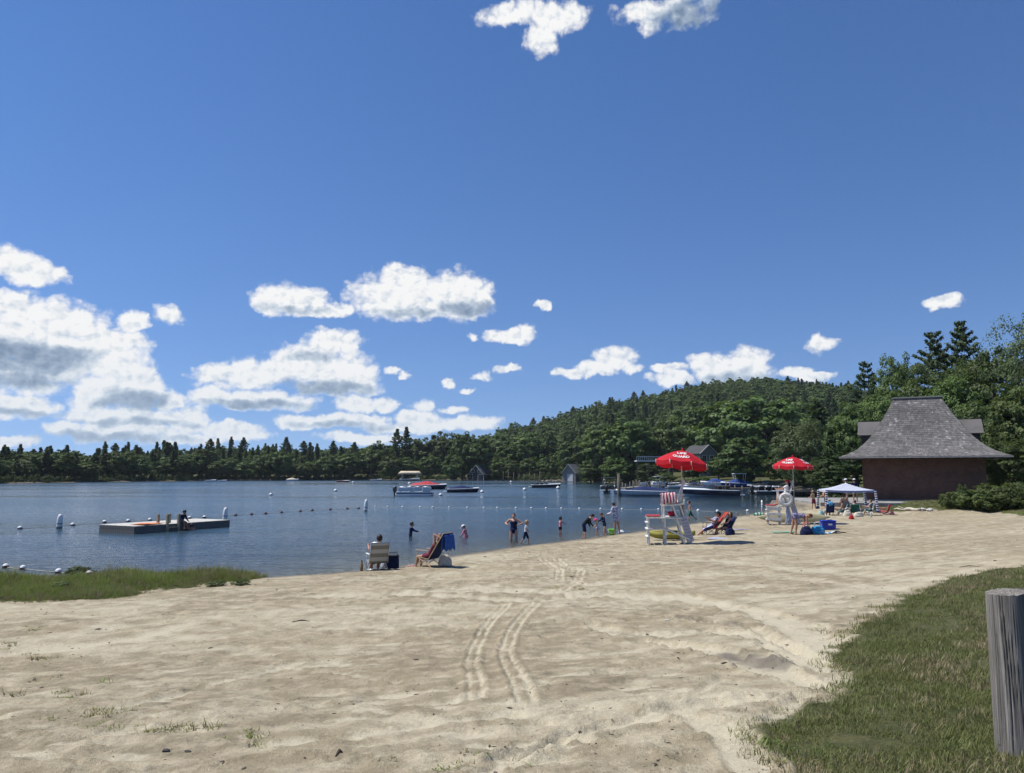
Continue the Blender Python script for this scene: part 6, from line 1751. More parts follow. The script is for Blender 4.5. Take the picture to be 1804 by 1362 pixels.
def person(label, base, rz, H=1.7, lean=0, hipL=(0, 4), hipR=(0, 4), kneeL=0, kneeR=0, armL=(5, 10), armR=(5, 10), elbL=15, elbR=15, inL=0, inR=0, twist=0, head=(0, 0), pelvis=None, bulk=1.0, skin='fair',
           hair='dark', long_hair=False, wear=(), hat=None, hatm=None, child=False, res=None, foot_flex=(0, 0), ankle=(90, 90)):
    """faces +x; angles in degrees; arms (forward, out); pelvis height above base or None to stand on the feet"""
    s = H / 1.70; D2 = R
    hs_ = 1.28 if child else 1.0           # children have relatively larger heads
    if child and H < 1.15: hs_ = 1.38
    UL, LL = .42 * s, .41 * s; torso = .50 * s
    up = rot((0, 0, 1), -R(lean)); fwd = rot((1, 0, 0), -R(lean)); left = Vector((0, 1, 0))
    # legs first to learn the pelvis height
    def leg(hip, knee, sgn):
        th = rot((0, 0, -1), R(hip[0]), R(hip[1]) * sgn); sh_ = rot((0, 0, -1), R(hip[0] - knee), R(hip[1]) * sgn * .6); return th, sh_
    tL, sL = leg(hipL, kneeL, 1); tR, sR = leg(hipR, kneeR, -1)
    foot_h = .075 * s
    if pelvis is None:
        ph = max(-(tL.z * UL + sL.z * LL), -(tR.z * UL + sR.z * LL)) + foot_h
    else: ph = pelvis
    P0 = Vector((0, 0, ph)); B = bulk
    F = Field()
    chest = P0 + up * torso * .72; neck0 = P0 + up * torso * 1.02
    tw = Matrix.Rotation(R(twist), 3, up); lt = tw @ left; fw = tw @ fwd
    def basis(x, y, z): return np.array([list(x), list(y), list(z)]).T
    F.ell(P0 + up * .03 * s, (.105 * s * B, .158 * s * B, .105 * s), basis(fwd, left, up), .04 * s)
    F.ell(P0 + up * torso * .36, (.094 * s * B, .132 * s * B, .16 * s), basis(fwd, left, up), .05 * s)
    F.ell(chest, (.106 * s * B, .158 * s * B, .165 * s), basis(fw, lt, up), .05 * s)
    F.cap(chest + up * .12 * s - lt * .13 * s, chest + up * .12 * s + lt * .13 * s, .058 * s, .058 * s, .04 * s)
    hd = up.copy(); hd = Matrix.Rotation(R(head[0]), 3, lt) @ hd
    hf = Matrix.Rotation(R(head[0]), 3, lt) @ fw; hm = Matrix.Rotation(R(head[1]), 3, hd); hf = hm @ hf; hl = hm @ lt
    hc = neck0 + up * .055 * s + hd * .115 * s * hs_ + hf * .015 * s
    F.cap(neck0 - up * .03 * s, hc - hd * .05 * s, .058 * s, .052 * s, .03 * s)
    HM = basis(hf, hl, hd); h_ = s * hs_
    F.ell(hc + hd * .015 * h_, (.098 * h_, .078 * h_, .105 * h_), HM, .02 * s)
    F.ell(hc + hf * .030 * h_ - hd * .055 * h_, (.062 * h_, .056 * h_, .062 * h_), HM, .03 * s)
    F.cap(hc + hf * .092 * h_ - hd * .002 * h_, hc + hf * .108 * h_ - hd * .028 * h_, .008 * h_, .014 * h_, .012 * s)
    for sg in (1, -1): F.ell(hc + hl * .078 * h_ * sg - hd * .008 * h_, (.020 * h_, .012 * h_, .032 * h_), HM, .008 * s)
    # legs and feet
    knees = []; ankles = []; hips = []
    for sg, th, sh_, fx, an in ((1, tL, sL, foot_flex[0], ankle[0]), (-1, tR, sR, foot_flex[1], ankle[1])):
        hp = P0 + left * .088 * s * sg * B - up * .02 * s; kn = hp + th * UL; ak = kn + sh_ * LL
        F.cap(hp, kn, .086 * s * B, .054 * s * B, .03 * s); F.cap(kn, ak, .050 * s * B, .034 * s, .025 * s)
        pd = rot(sh_, 0); calf = kn + sh_ * LL * .30 - (sh_.cross(left) * -1) * 0
        F.ell(kn + sh_ * LL * .32, (.052 * s * B, .050 * s * B, .11 * s), basis(left.cross(sh_).normalized(), left, sh_), .03 * s)
        toe = Matrix.Rotation(-R(an), 3, left) @ sh_      # foot direction: turned forward from the shank
        heel = ak + sh_ * .035 * s - toe * .045 * s
        F.cap(heel, ak + sh_ * .045 * s + toe * .12 * s, .034 * s, .028 * s, .02 * s); F.cap(ak + sh_ * .045 * s + toe * .12 * s, ak + sh_ * .05 * s + toe * .175 * s, .030 * s, .020 * s, .02 * s)
        knees.append(kn); ankles.append(ak); hips.append(hp)
    elbows = []; wrists = []; shs = []; hands = []
    for sg, ar, el, inn in ((1, armL, elbL, inL), (-1, armR, elbR, inR)):
        shd = chest + up * .135 * s + lt * .175 * s * sg * B
        def tr_(v): # torso frame
            return fw * v.x + lt * v.y + up * v.z
        ua = tr_(rot((0, 0, -1), R(ar[0]), R(ar[1]) * sg)); fa = tr_(rot(rot((0, 0, -1), R(el)), R(ar[0]), R(ar[1] - inn) * sg))
        eb = shd + ua * .285 * s; wr = eb + fa * .255 * s
        F.cap(shd, eb, .050 * s * B, .040 * s * B, .03 * s); F.cap(eb, wr, .039 * s * B, .026 * s, .02 * s)
        side = fa.cross(ua); side = side.normalized() if side.length > .05 else lt.copy()
        pn = fa.cross(side).normalized(); palm = wr + fa * .055 * s
        F.ell(palm, (.050 * s, .036 * s, .018 * s), basis(fa, side, pn), .012 * s)
        for q, (o_, ln, cu_) in enumerate(((-.030, .062, .25), (-.011, .074, .30), (.010, .070, .38), (.029, .054, .48))):
            f0 = palm + fa * .040 * s + side * o_ * s; f1 = f0 + (fa + pn * cu_ * .5).normalized() * ln * .55 * s; f2 = f1 + (fa + pn * cu_ * 1.6).normalized() * ln * .5 * s
            F.cap(f0, f1, .0098 * s, .0090 * s, .006 * s); F.cap(f1, f2, .0090 * s, .0078 * s, .006 * s)
        t0 = wr + fa * .03 * s - side * .030 * s; t1 = t0 + (fa * .8 - side * .8 + pn * .3).normalized() * .042 * s; F.cap(t0, t1, .013 * s, .011 * s, .008 * s); F.cap(t1, t1 + (fa - side * .2 + pn * .3).normalized() * .032 * s, .011 * s, .009 * s, .006 * s)
        elbows.append(eb); wrists.append(wr); shs.append(shd); hands.append(palm)
    o = empty('person', base, rz); tag(o, label, 'person')
    eyes = [hc + hf * .088 * h_ + hl * .032 * h_ * sg + hd * .012 * h_ for sg in (1, -1)]; mouth = hc + hf * .092 * h_ - hd * .058 * h_
    def fa_(V):
        a = np.zeros(len(V))
        dm = np.abs((V - np.array(mouth)) @ np.array([list(hf), list(hl * .45), list(hd * 1.6)]).T).sum(1); a = np.where(dm < .030 * h_, .5, a)
        for e in eyes: a = np.where(np.linalg.norm(V - np.array(e), axis=1) < .015 * h_, 1.0, a)
        return a
    g = .0125 if H > 1.3 else .0105
    body = field_mesh('body', F, g, SKIN[skin], o, attr=fa_)
    # clothes follow the same limbs a little proud of the skin
    def plane(pt, n_):
        pt, n_ = np.array(pt), np.array(n_); return lambda P: (P - pt) @ n_
    for w_ in wear:
        kind, m_ = w_[0], w_[1]; C = Field()
        par = w_[2] if len(w_) > 2 else None
        def torso_f(to_neck=True):
            C.ell(P0 + up * .03 * s, (.105 * s * B, .158 * s * B, .105 * s), basis(fwd, left, up), .04 * s); C.ell(P0 + up * torso * .36, (.098 * s * B, .137 * s * B, .16 * s), basis(fwd, left, up), .05 * s)
            C.ell(chest, (.108 * s * B, .160 * s * B, .165 * s), basis(fw, lt, up), .05 * s)
            if to_neck: C.cap(chest + up * .11 * s - lt * .13 * s, chest + up * .11 * s + lt * .13 * s, .060 * s, .060 * s, .04 * s)
        def thighs(fr):
            for hp, kn in zip(hips, knees): C.cap(hp, hp.lerp(kn, fr), .092 * s * B, (.092 - .030 * fr) * s * B + .008 * s, .03 * s)
        if kind == 'shorts':
            C.ell(P0 + up * .03 * s, (.107 * s * B, .160 * s * B, .10 * s), basis(fwd, left, up), .04 * s); thighs(par or .72)
            field_mesh('shorts', C, .014, m_, o, .010 * s, plane(P0 + up * .09 * s, up))
        elif kind == 'trousers':
            C.ell(P0 + up * .03 * s, (.107 * s * B, .160 * s * B, .10 * s), basis(fwd, left, up), .04 * s); thighs(1.0)
            for kn, ak in zip(knees, ankles): C.cap(kn, ak, .058 * s * B, .044 * s, .03 * s)
            field_mesh('trousers', C, .014, m_, o, .009 * s, plane(P0 + up * .09 * s, up))
        elif kind in ('shirt', 'longshirt', 'wrap'):
            torso_f(); fr = .55 if kind == 'shirt' else 1.0
            for shd, eb, wr in zip(shs, elbows, wrists):
                C.cap(shd, shd.lerp(eb, fr), .056 * s * B, .050 * s * B, .03 * s)
                if kind != 'shirt': C.cap(eb, wr.lerp(eb, .1), .044 * s * B, .033 * s, .02 * s)
            if kind == 'wrap':
                thighs(.35)
                field_mesh('wrap', C, .015, m_, o, .022 * s)
            else: field_mesh('shirt', C, .014, m_, o, .011 * s, lambda P: np.maximum(plane(neck0 + up * .012 * s, up)(P), plane(P0 - up * .02 * s, -up)(P)))
        elif kind == 'vest':
            torso_f(); field_mesh('vest', C, .014, m_, o, .010 * s, lambda P: np.maximum(plane(neck0 - up * .02 * s, up)(P), plane(P0 - up * .02 * s, -up)(P)))
        elif kind == 'swimsuit':
            torso_f(False); C.cap(P0 - up * .05 * s, P0 - up * .02 * s, .10 * s * B, .12 * s * B, .03 * s)
            for sg in (1, -1): C.cap(chest + lt * .085 * s * sg + fw * .06 * s, chest + up * .19 * s + lt * .09 * s * sg, .022 * s, .018 * s, .02 * s)
            field_mesh('swimsuit', C, .014, m_, o, .008 * s, lambda P: np.minimum(plane(chest + up * .07 * s, up)(P), np.maximum(np.abs(np.abs((P - np.array(chest)) @ np.array(lt)) - .088 * s) - .022 * s, plane(neck0 + up * .02 * s, up)(P))))
        elif kind == 'dress':
            torso_f(); thighs(.8); C.ell(P0 - up * .10 * s, (.15 * s, .19 * s, .16 * s), basis(fwd, left, up), .05 * s)
            field_mesh('dress', C, .014, m_, o, .012 * s, lambda P: np.maximum(plane(neck0 - up * .0 * s, up)(P), plane(P0 - up * .24 * s, -up)(P)))
        elif kind == 'shoes':
            pass
    # hair
    C = Field(); C.ell(hc + hd * .018 * h_ - hf * .006 * h_, (.100 * h_, .082 * h_, .108 * h_), HM, .02)
    if long_hair:
        C.ell(hc - hf * .055 * h_ - hd * .06 * h_, (.062 * h_, .085 * h_, .13 * h_), HM, .03); C.cap(hc - hf * .07 * h_ - hd * .08 * h_, neck0 - fw * .095 * s - up * .10 * s, .065 * h_, .045 * h_, .03)
    face_pt = hc + hf * .045 * h_ + hd * .045 * h_
    nf = (hf * .80 - hd * .60).normalized()
    hcut = plane(face_pt, nf); low_ = plane(hc - hd * (.055 if not long_hair else .30) * h_, -hd)
    if hair != 'none':
        field_mesh('hair', C, .0115, HAIRM[hair], o, .012 * h_, lambda P: np.maximum(np.maximum(hcut(P), -(0 - low_(P))), -.5))
    if hat:
        C = Field(); C.ell(hc + hd * .028 * h_, (.110 * h_, .094 * h_, .110 * h_), HM, .02)
        ht_ = field_mesh('hat', C, .0115, hatm, o, .013 * h_, plane(hc + hd * .040 * h_, -hd))
        C = Field()
        if hat == 'cap': C.ell(hc + hd * .045 * h_ + hf * .145 * h_, (.085 * h_, .078 * h_, .012 * h_), HM, .01)
        else: C.ell(hc + hd * .045 * h_, (.20 * h_, .19 * h_, .013 * h_), HM, .01)
        field_mesh('brim', C, .010, hatm, ht_, .003)
    return o

NAVY = cloth('navy', (0.016, 0.022, 0.065)); BLACKC = cloth('black', (0.014, 0.014, 0.018)); WHITEC = cloth('white', (0.66, 0.67, 0.70)); PINK = cloth('pink', (0.62, 0.22, 0.27)); MAROON = cloth('maroon', (0.16, 0.035, 0.055))
GREENC = cloth('green', (0.035, 0.12, 0.085)); REDC = cloth('red', (0.45, 0.03, 0.04)); TANC = cloth('tan', (0.38, 0.29, 0.20)); TEAL = cloth('teal', (0.06, 0.22, 0.26)); HOTPINK = cloth('hot_pink', (0.62, 0.07, 0.19)); LAV = cloth('lavender', (0.30, 0.29, 0.40)); BLUEC = cloth('blue', (0.03, 0.09, 0.32)); GREYC = cloth('grey', (0.20, 0.21, 0.23))
def speckle(name, a, b, scale=26):
    def f(nt):
        tcn = nt.add('ShaderNodeTexCoord'); n = nt.noise(tcn.outputs['Object'], scale, 2, .5, 1.0)
        return pbsdf(nt, nt.mix(nt.mapr(n, .47, .53), C4(a), C4(b)), .85, .1)
    return mat(name, f)
PRINT = speckle('navy_print', (0.018, 0.022, 0.085), (0.36, 0.33, 0.46)); SHIRTP = speckle('shirt_print', (0.03, 0.03, 0.09), (0.50, 0.47, 0.58), 18); DRESSP = speckle('dress_print', (0.05, 0.07, 0.18), (0.48, 0.44, 0.52), 30)
SHORTP = stripe_mat('short_stripe', (0.62, 0.65, 0.74), (0.03, 0.05, 0.20), 1, 11)

def at_feet(px, py): return ground_at(px, py)
def bed_at(px, py):
    """someone standing in the water where it meets them at this pixel"""
    v = at_z(px, py, 0.0); return Vector((v.x, v.y, gz(v.x, v.y)))
FACE = lambda deg: R(deg)       # 0 looks right in the picture, 90 away from the camera, 180 left, -90 at the camera
# raft
sp = raft.matrix_basis @ Vector((lx0 + 1.05, .10, ZT))
person('boy in a dark shirt sitting on the raft edge beside the ladder', (sp.x, sp.y, sp.z), ang - R(90), 1.32, 18, hipL=(82, 6), hipR=(88, 8), kneeL=75, kneeR=80, armL=(35, 8), armR=(30, 10), elbL=30, elbR=35, pelvis=.09, skin='tan', hair='dark', wear=[('longshirt', NAVY), ('shorts', BLACKC)], child=True, head=(12, 20))
sw = raft.matrix_basis @ Vector((lx0 + 1.35, -.48, 0))
person('swimmer with only head and shoulders out of the water beside the raft', (sw.x, sw.y, -1.02), ang + R(90), 1.35, 10, hipL=(10, 6), hipR=(25, 8), kneeL=20, kneeR=50, armL=(120, 10), armR=(95, 14), elbL=20, elbR=30, skin='tan', hair='dark', child=True, wear=[('shorts', NAVY)])
b_ = bed_at(723, 945); person('boy in a navy rash shirt waist deep, reaching out to the right', (b_.x, b_.y, -.62), FACE(10), 1.28, 6, armL=(48, 6), armR=(55, 8), elbL=30, elbR=25, skin='tan', hair='dark', wear=[('longshirt', NAVY), ('shorts', BLACKC)], child=True)
b_ = bed_at(822, 946); person('child in a white cap and pink shirt wading bent forward', (b_.x, b_.y, -.38), FACE(165), 1.10, 16, hipL=(50, 12), hipR=(40, 12), kneeL=85, kneeR=80, armL=(35, 14), armR=(20, 16), elbL=20, elbR=20, pelvis=.42, skin='fair', hair='brown', wear=[('longshirt', PINK), ('shorts', PINK)], hat='cap', hatm=WHITEC, child=True, head=(14, 0))
b_ = bed_at(905, 948); person('woman in a navy swimsuit standing knee deep with hands on hips', (b_.x, b_.y, -.52), FACE(-104), 1.70, -2, hipL=(0, 6), hipR=(0, 6), armL=(-10, 52), armR=(-10, 52), elbL=62, elbR=62, inL=118, inR=118, skin='fair', hair='dark', bulk=1.14, wear=[('swimsuit', NAVY)])
g_ = at_feet(926, 959); person('boy in a white shirt and navy shorts walking along the waterline', g_, FACE(-8), 1.06, 6, hipL=(24, 3), hipR=(-16, 3), kneeL=14, kneeR=22, armL=(-22, 8), armR=(22, 8), elbL=18, elbR=18, skin='tan', hair='blond', wear=[('shirt', WHITEC), ('shorts', NAVY, .95)], child=True)
b_ = bed_at(987, 938); person('small girl in a pink top standing in the water pointing right', (b_.x, b_.y, -.30), FACE(20), 1.08, 2, armL=(10, 10), armR=(58, 12), elbL=50, elbR=10, skin='tan', hair='dark', wear=[('vest', PINK), ('shorts', BLACKC, .3)], child=True)
g_ = at_feet(1029, 949); person('boy in a black shirt bending forward over the waterline', g_, FACE(4), 1.30, 44, hipL=(6, 5), hipR=(10, 5), kneeL=16, kneeR=18, armL=(38, 8), armR=(52, 8), elbL=30, elbR=34, skin='fair', hair='dark', wear=[('longshirt', BLACKC), ('shorts', NAVY, .95)], child=True, head=(8, 0))
g_ = at_feet(1052, 946); person('toddler in a pink sun hat and patterned dress', g_, FACE(172), .86, 6, armL=(20, 12), armR=(25, 12), elbL=30, elbR=30, hipL=(8, 5), hipR=(-6, 5), skin='fair', hair='brown', wear=[('dress', DRESSP)], hat='brim', hatm=HOTPINK, child=True, head=(14, 0))
g_ = at_feet(1065, 943.5); person('boy in a navy shirt with bare legs looking down beside the toddler', g_, FACE(200), 1.14, 12, armL=(20, 20), armR=(35, 14), elbL=70, elbR=55, inL=30, hipL=(10, 6), hipR=(-14, 6), kneeL=8, kneeR=10, skin='fair', hair='brown', wear=[('longshirt', NAVY), ('shorts', NAVY, .25)], child=True, head=(26, 10))
g_ = at_feet(1086, 940.5); person('woman wrapped in a white cover-up standing above the green bucket', g_, FACE(140), 1.66, 10, hipL=(4, 3), hipR=(-6, 3), kneeL=4, kneeR=6, armL=(24, 12), armR=(26, 12), elbL=58, elbR=50, skin='tan', hair='dark', wear=[('wrap', speckle('cover_print', (0.22, 0.23, 0.36), (0.56, 0.57, 0.66), 9))], head=(14, 0))
# the two seated near the water
def on_chair(g, deg, back=.13): return (g.x - back * math.cos(R(deg)), g.y - back * math.sin(R(deg)), g.z)
g_ = ground_at(664, 1004.5)
person('man with dark hair seen from behind, seated in a grey striped chair', on_chair(g_, 112), FACE(112), 1.74, -16, hipL=(78, 10), hipR=(80, 8), kneeL=66, kneeR=60, armL=(34, 18), armR=(30, 20), elbL=62, elbR=58, pelvis=.34, skin='tan', hair='dark', wear=[('shirt', GREYC), ('shorts', NAVY)], head=(10, 0))
ch = beach_chair('grey striped folding chair by the water, occupied and seen from behind', (g_.x, g_.y, g_.z), FACE(112), stripe_mat('grey_chair_stripe', (0.42, 0.41, 0.37), (0.22, 0.20, 0.17), 2, 4.2), M_ALU, .66, 18, .26, s=1.05)
g2 = ground_at(752, 998)
person('woman in a maroon swimsuit reclining with an arm over her head', on_chair(g2, 152), FACE(152), 1.68, -34, hipL=(84, 6), hipR=(80, 6), kneeL=72, kneeR=76, armL=(140, 10), armR=(150, 20), elbL=118, elbR=112, inR=20, pelvis=.36, skin='tan', hair='dark', wear=[('swimsuit', MAROON), ('shorts', MAROON, .35)])
ch2 = beach_chair('navy folding chair holding the reclining woman by the water', (g2.x + .02, g2.y, g2.z), FACE(152), M_NAVYCANVAS, plain('wood_frame', (0.42, 0.30, 0.19), .6, .2), .95, 34, .28, s=1.05)
tb = ch2.matrix_basis @ Vector((-.76, 0, .98))
drape('blue_towel', BLUEC, 'dark blue towel draped over the back of the reclining woman\'s chair', 'towel', tb, .27, .13, .45, 5, .02, R(62), .025)
# the couple beside the first chair
g3 = ground_at(1248, 942)
person('man in a dark cap and patterned shirt reclining on the red lounge chair', on_chair(g3, 183), FACE(183), 1.74, -38, hipL=(70, 6), hipR=(64, 8), kneeL=18, kneeR=52, armL=(22, 12), armR=(30, 12), elbL=60, elbR=55, pelvis=.38, skin='tan', hair='dark', wear=[('shirt', SHIRTP), ('shorts', SHORTP, .85)], hat='cap', hatm=BLACKC, head=(14, 0))
beach_chair('red lounge chair under the reclining man in the patterned shirt', (g3.x + .05, g3.y, g3.z), FACE(183), cloth('brick_red', (0.34, 0.06, 0.045)), M_BLACK, 1.0, 40, .30, s=1.05)
g4 = ground_at(1272, 941)
person('bare shouldered person in navy with brown hair sitting behind the reclining man', on_chair(g4 + Vector((0, -.18, 0)), 186), FACE(186), 1.66, -24, hipL=(80, 8), hipR=(76, 8), kneeL=58, kneeR=62, armL=(18, 14), armR=(-6, 16), elbL=36, elbR=22, pelvis=.33, skin='fair', hair='brown', long_hair=True, wear=[('swimsuit', NAVY)])
beach_chair('low navy chair with the bare shouldered sunbather', (g4.x + .04, g4.y - .18, g4.z), FACE(186), M_NAVYCANVAS, M_BLACK, .72, 30, .24)
g_ = at_feet(1217, 918); person('boy in green shorts walking left along the waterline behind the chair', g_, FACE(172), 1.36, 8, hipL=(24, 3), hipR=(-20, 3), kneeL=10, kneeR=34, armL=(-18, 8), armR=(18, 8), elbL=20, elbR=20, skin='fair', hair='dark', wear=[('shorts', GREENC, .95)], child=True)
# the guard
gp = chair2.matrix_basis @ Vector((.20, 0, 1.66))
person('lifeguard in a white shirt and red shorts seated high on the second chair', (gp.x, gp.y, gp.z), R(180 - 14), 1.74, -12, hipL=(84, 10), hipR=(76, 8), kneeL=84, kneeR=70, armL=(48, 10), armR=(40, 12), elbL=26, elbR=34, pelvis=.12, skin='fair', hair='dark', wear=[('shirt', WHITEC), ('shorts', REDC, .6)], hat='cap', hatm=REDC)
# the bending woman
g_ = ground_at(1402, 942); person('woman in a patterned swimsuit bending down over the bags', g_, FACE(-6), 1.66, 92, hipL=(-8, 5), hipR=(4, 5), kneeL=6, kneeR=10, armL=(86, 6), armR=(94, 6), elbL=8, elbR=6, skin='tan', hair='auburn', bulk=1.10, wear=[('swimsuit', PRINT), ('shorts', PRINT, .22)], head=(-8, 0))
# the tent party
g_ = ground_at(1434, 897.5); person('person in a tan shirt standing left of the striped tent', g_, FACE(120), 1.40, 4, armL=(20, 14), armR=(30, 14), elbL=60, elbR=60, hipL=(6, 4), hipR=(-8, 4), skin='tan', hair='brown', wear=[('shirt', TANC), ('shorts', MAROON)], hat='cap', hatm=TANC)
g_ = ground_at(1455, 895); person('shirtless person with pale hair standing behind the tent leg', g_, FACE(170), 1.42, 14, armL=(30, 12), armR=(36, 12), elbL=50, elbR=50, skin='fair', hair='blond', wear=[('shorts', NAVY)])
TG = [(1461, 908, 84, 'navy chair with a light blue towel at the left front of the tent', M_NAVYCANVAS, ('person in blue seen from behind in the left navy chair', 'tan', 'brown', [('shirt', BLUEC), ('shorts', NAVY)])), (1484, 909, 150, 'green chair left of the white tote under the tent', cloth('chair_green', (0.03, 0.13, 0.07)), ('person with bare back leaning forward in the green chair', 'tan', 'brown', [('shorts', GREENC)])),
      (1508, 909, 60, 'green chair in the middle of the tent shade', cloth('chair_dark_green', (0.025, 0.10, 0.07)), ('dark haired person in teal seated in the middle of the tent', 'fair', 'auburn', [('shirt', TEAL), ('shorts', NAVY)])),
      (1530, 908, 160, 'dark navy chair near the right tent leg', M_NAVYCANVAS, ('person in a grey shirt seated at the right side of the tent', 'fair', 'brown', [('shirt', GREYC), ('shorts', GREENC)]))]
for px, py, fd, lb, m_, who in TG:
    g_ = ground_at(px, py); beach_chair(lb, g_, FACE(fd), m_, M_STEEL, .62, 16, .24)
    if who: person(who[0], on_chair(g_, fd), FACE(fd), 1.60, -6 if fd != 150 else 10, hipL=(80, 10), hipR=(76, 10), kneeL=70, kneeR=64, armL=(30, 12), armR=(36, 12), elbL=50, elbR=55, pelvis=.33, skin=who[1], hair=who[2], wear=who[3])
g_ = ground_at(1488, 899); person('person with pinkish bare back sitting at the rear of the tent', g_, FACE(80), 1.60, 6, hipL=(84, 12), hipR=(84, 12), kneeL=90, kneeR=90, armL=(20, 20), armR=(20, 20), elbL=30, elbR=30, pelvis=.36, skin='fair', hair='brown', wear=[('shorts', NAVY)])
beach_chair('low chair under the bare backed person at the rear of the tent', g_, FACE(80), GREYC, M_STEEL, .45, 12, .24)
for i, (px, lb, hm_) in enumerate([(1487, 'person in navy with a white cap standing on the wharf behind the tent', WHITEC), (1501, 'second person in navy with a white cap, right of the first behind the tent', WHITEC)]):
    Dp = 61.3 + i * .4; x = (px - 902) / FPX * Dp
    person(lb, (x, Dp, .935), FACE(150 - 60 * i), 1.78, 4, armL=(20, 12), armR=(40, 12), elbL=50, elbR=60, skin='tan', hair='dark', wear=[('shirt', NAVY), ('shorts', TANC)], hat='cap', hatm=hm_)

# ------------------------------------------------------------------ things lying on the beach
def bag(name, label, base, w_, d_, h_, m, rz=0, handles=True, slump=.12, cat='bag', hm=None):
    o = empty(name, base, rz); tag(o, label, cat); mb = MB(); secs = []
    for i in range(8):
        t = i / 7; k = 1 + slump * math.sin(math.pi * t) - .25 * max(0, t - .75); q = []
        for a in np.linspace(0, 2 * math.pi, 17)[:-1]:
            ca, sa = math.cos(a), math.sin(a); sx = abs(ca) ** .55 * (1 if ca > 0 else -1); sy = abs(sa) ** .55 * (1 if sa > 0 else -1)
            wob = 1 + .07 * math.sin(a * 2 + t * 4 + w_ * 30) + .04 * math.sin(a * 5 - t * 7); q.append((sx * w_ / 2 * k * (1 - .26 * t) * wob, sy * d_ / 2 * k * (1 - .72 * t ** 1.6) * wob, h_ * (t - .16 * t * t * abs(sx) ** 2) + .03 * math.sin(a * 3 + t * 5) * w_))
        secs.append(q)
    mb.loft(secs, close=True); mb.build('body', m, o)
    if handles:
        for sy in (-1, 1):
            mb = MB(); mb.tube([(-w_ * .25, sy * d_ * .22, h_ * .92), (-w_ * .2, sy * d_ * .24, h_ * 1.25), (0, sy * d_ * .22, h_ * 1.38), (w_ * .2, sy * d_ * .24, h_ * 1.25), (w_ * .25, sy * d_ * .22, h_ * .92)], .014, 6); mb.build('handle', hm or m, o)
    return o
def flat_towel(name, label, base, L, W, m, rz=0, lump=.05, seed=1, cat='towel'):
    mb = MB(); r = np.random.default_rng(seed); a, b = r.uniform(0, 6, 2)
    rows = [[(x, y, .02 + lump * (.5 + .5 * math.sin(x * 7 + a + y * 2)) * (.5 + .5 * math.sin(y * 6 + b))) for y in np.linspace(-W / 2, W / 2, 14)] for x in np.linspace(-L / 2, L / 2, 18)]
    mb.loft(rows); o = mb.build(name, m); o.location = base; o.rotation_euler = (0, 0, rz); md = o.modifiers.new('solid', 'SOLIDIFY'); md.thickness = .015; tag(o, label, cat); return o
M_CANVAS = cloth('cream_canvas', (0.60, 0.55, 0.46))
g = ground_at(692, 1001.5); cb_ = empty('cooler_bag', g, R(10)); tag(cb_, 'dark navy cooler bag standing right of the grey striped chair', 'cooler bag')
mb = MB(); mb.box((0, 0, .19), (.40, .28, .38), taper=.94); mb.build('body', NAVY, cb_, bevel=.03)
mb = MB(); mb.box((0, 0, .395), (.39, .28, .04)); mb.build('lid', BLACKC, cb_, bevel=.012)
mb = MB(); mb.tube([(-.16, 0, .40), (-.13, 0, .50), (.13, 0, .50), (.16, 0, .40)], .014, 6); mb.build('strap', BLACKC, cb_)
g = ground_at(637, 1006); bt = empty('drink_bottle', g); tag(bt, 'small amber drink bottle with dark cap in the sand left of the man', 'bottle')
mb = MB(); mb.lathe((0, 0, 0), [(.001, 0), (.045, 0), (.048, .14), (.042, .20), (.022, .25), (.022, .29), (.001, .29)], 12); mb.build('body', plain('amber', (0.30, 0.17, 0.05), .2, .5), bt)
mb = MB(); mb.lathe((0, 0, .285), [(.026, 0), (.026, .05), (.001, .052)], 12); mb.build('cap', M_BLACK, bt)
g = ground_at(676, 1001); pb = bag('plastic_bag', 'clear plastic bag beside the grey striped chair', g, .18, .14, .22, plain('clear_plastic', (0.50, 0.54, 0.58), .15, .6), handles=False)
g = ground_at(784, 996.5); bag('tote_bag', 'cream canvas tote standing behind the reclining woman', g, .42, .30, .36, M_CANVAS, hm=WHITEC)
for i, px in enumerate((722, 728)):
    g = ground_at(px, 998.5 - i); mb = MB(); mb.loft([[(x, w_ * math.cos(a), .012 + .012 * math.sin(a)) for a in np.linspace(0, 6.283, 9)[:-1]] for x, w_ in ((-.12, .02), (-.09, .036), (0, .033), (.08, .046), (.12, .02))], close=True)
    sn = empty('sandal', g, R(170 + 12 * i)); mb.build('sole', PINK, sn); mb = MB(); mb.tube([(.07, 0, .03), (.0, -.035, .045), (-.02, -.036, .02)], .007, 5); mb.tube([(.07, 0, .03), (.0, .035, .045), (-.02, .036, .02)], .007, 5); mb.build('strap', WHITEC, sn)
    tag(sn, ['pink sandal lying farther from the reclining woman\'s feet', 'pink sandal lying next to the reclining woman\'s feet'][i], 'sandal', 'sandals by the reclining woman')
# green bucket and the white bundle at the waterline
g = ground_at(1077, 943); bk = empty('sand_bucket', g); tag(bk, 'lime green bucket at the waterline beside the children', 'bucket')
mb = MB(); mb.lathe((0, 0, 0), [(.001, .0), (.12, 0), (.165, .29), (.178, .30), (.172, .312), (.155, .30), (.112, .02), (.001, .02)], 18); mb.build('pail', plain('lime_plastic', (0.20, 0.60, 0.06), .35, .4), bk)
mb = MB(); mb.tube([(-.165, 0, .28), (-.16, -.09, .16), (0, -.19, .10), (.16, -.09, .16), (.165, 0, .28)], .007, 6); mb.build('handle', M_WHITE, bk)
g = ground_at(1096, 939.5); bag('white_bundle', 'small crumpled white bundle on the sand right of the woman in the cover-up', g, .34, .24, .18, WHITEC, R(20), handles=False, slump=.3, cat='bundle')
g = ground_at(1286, 943); bag('beach_bag', 'square dark navy bag right of the sunbathing couple', g, .42, .28, .34, NAVY, R(4), handles=True)
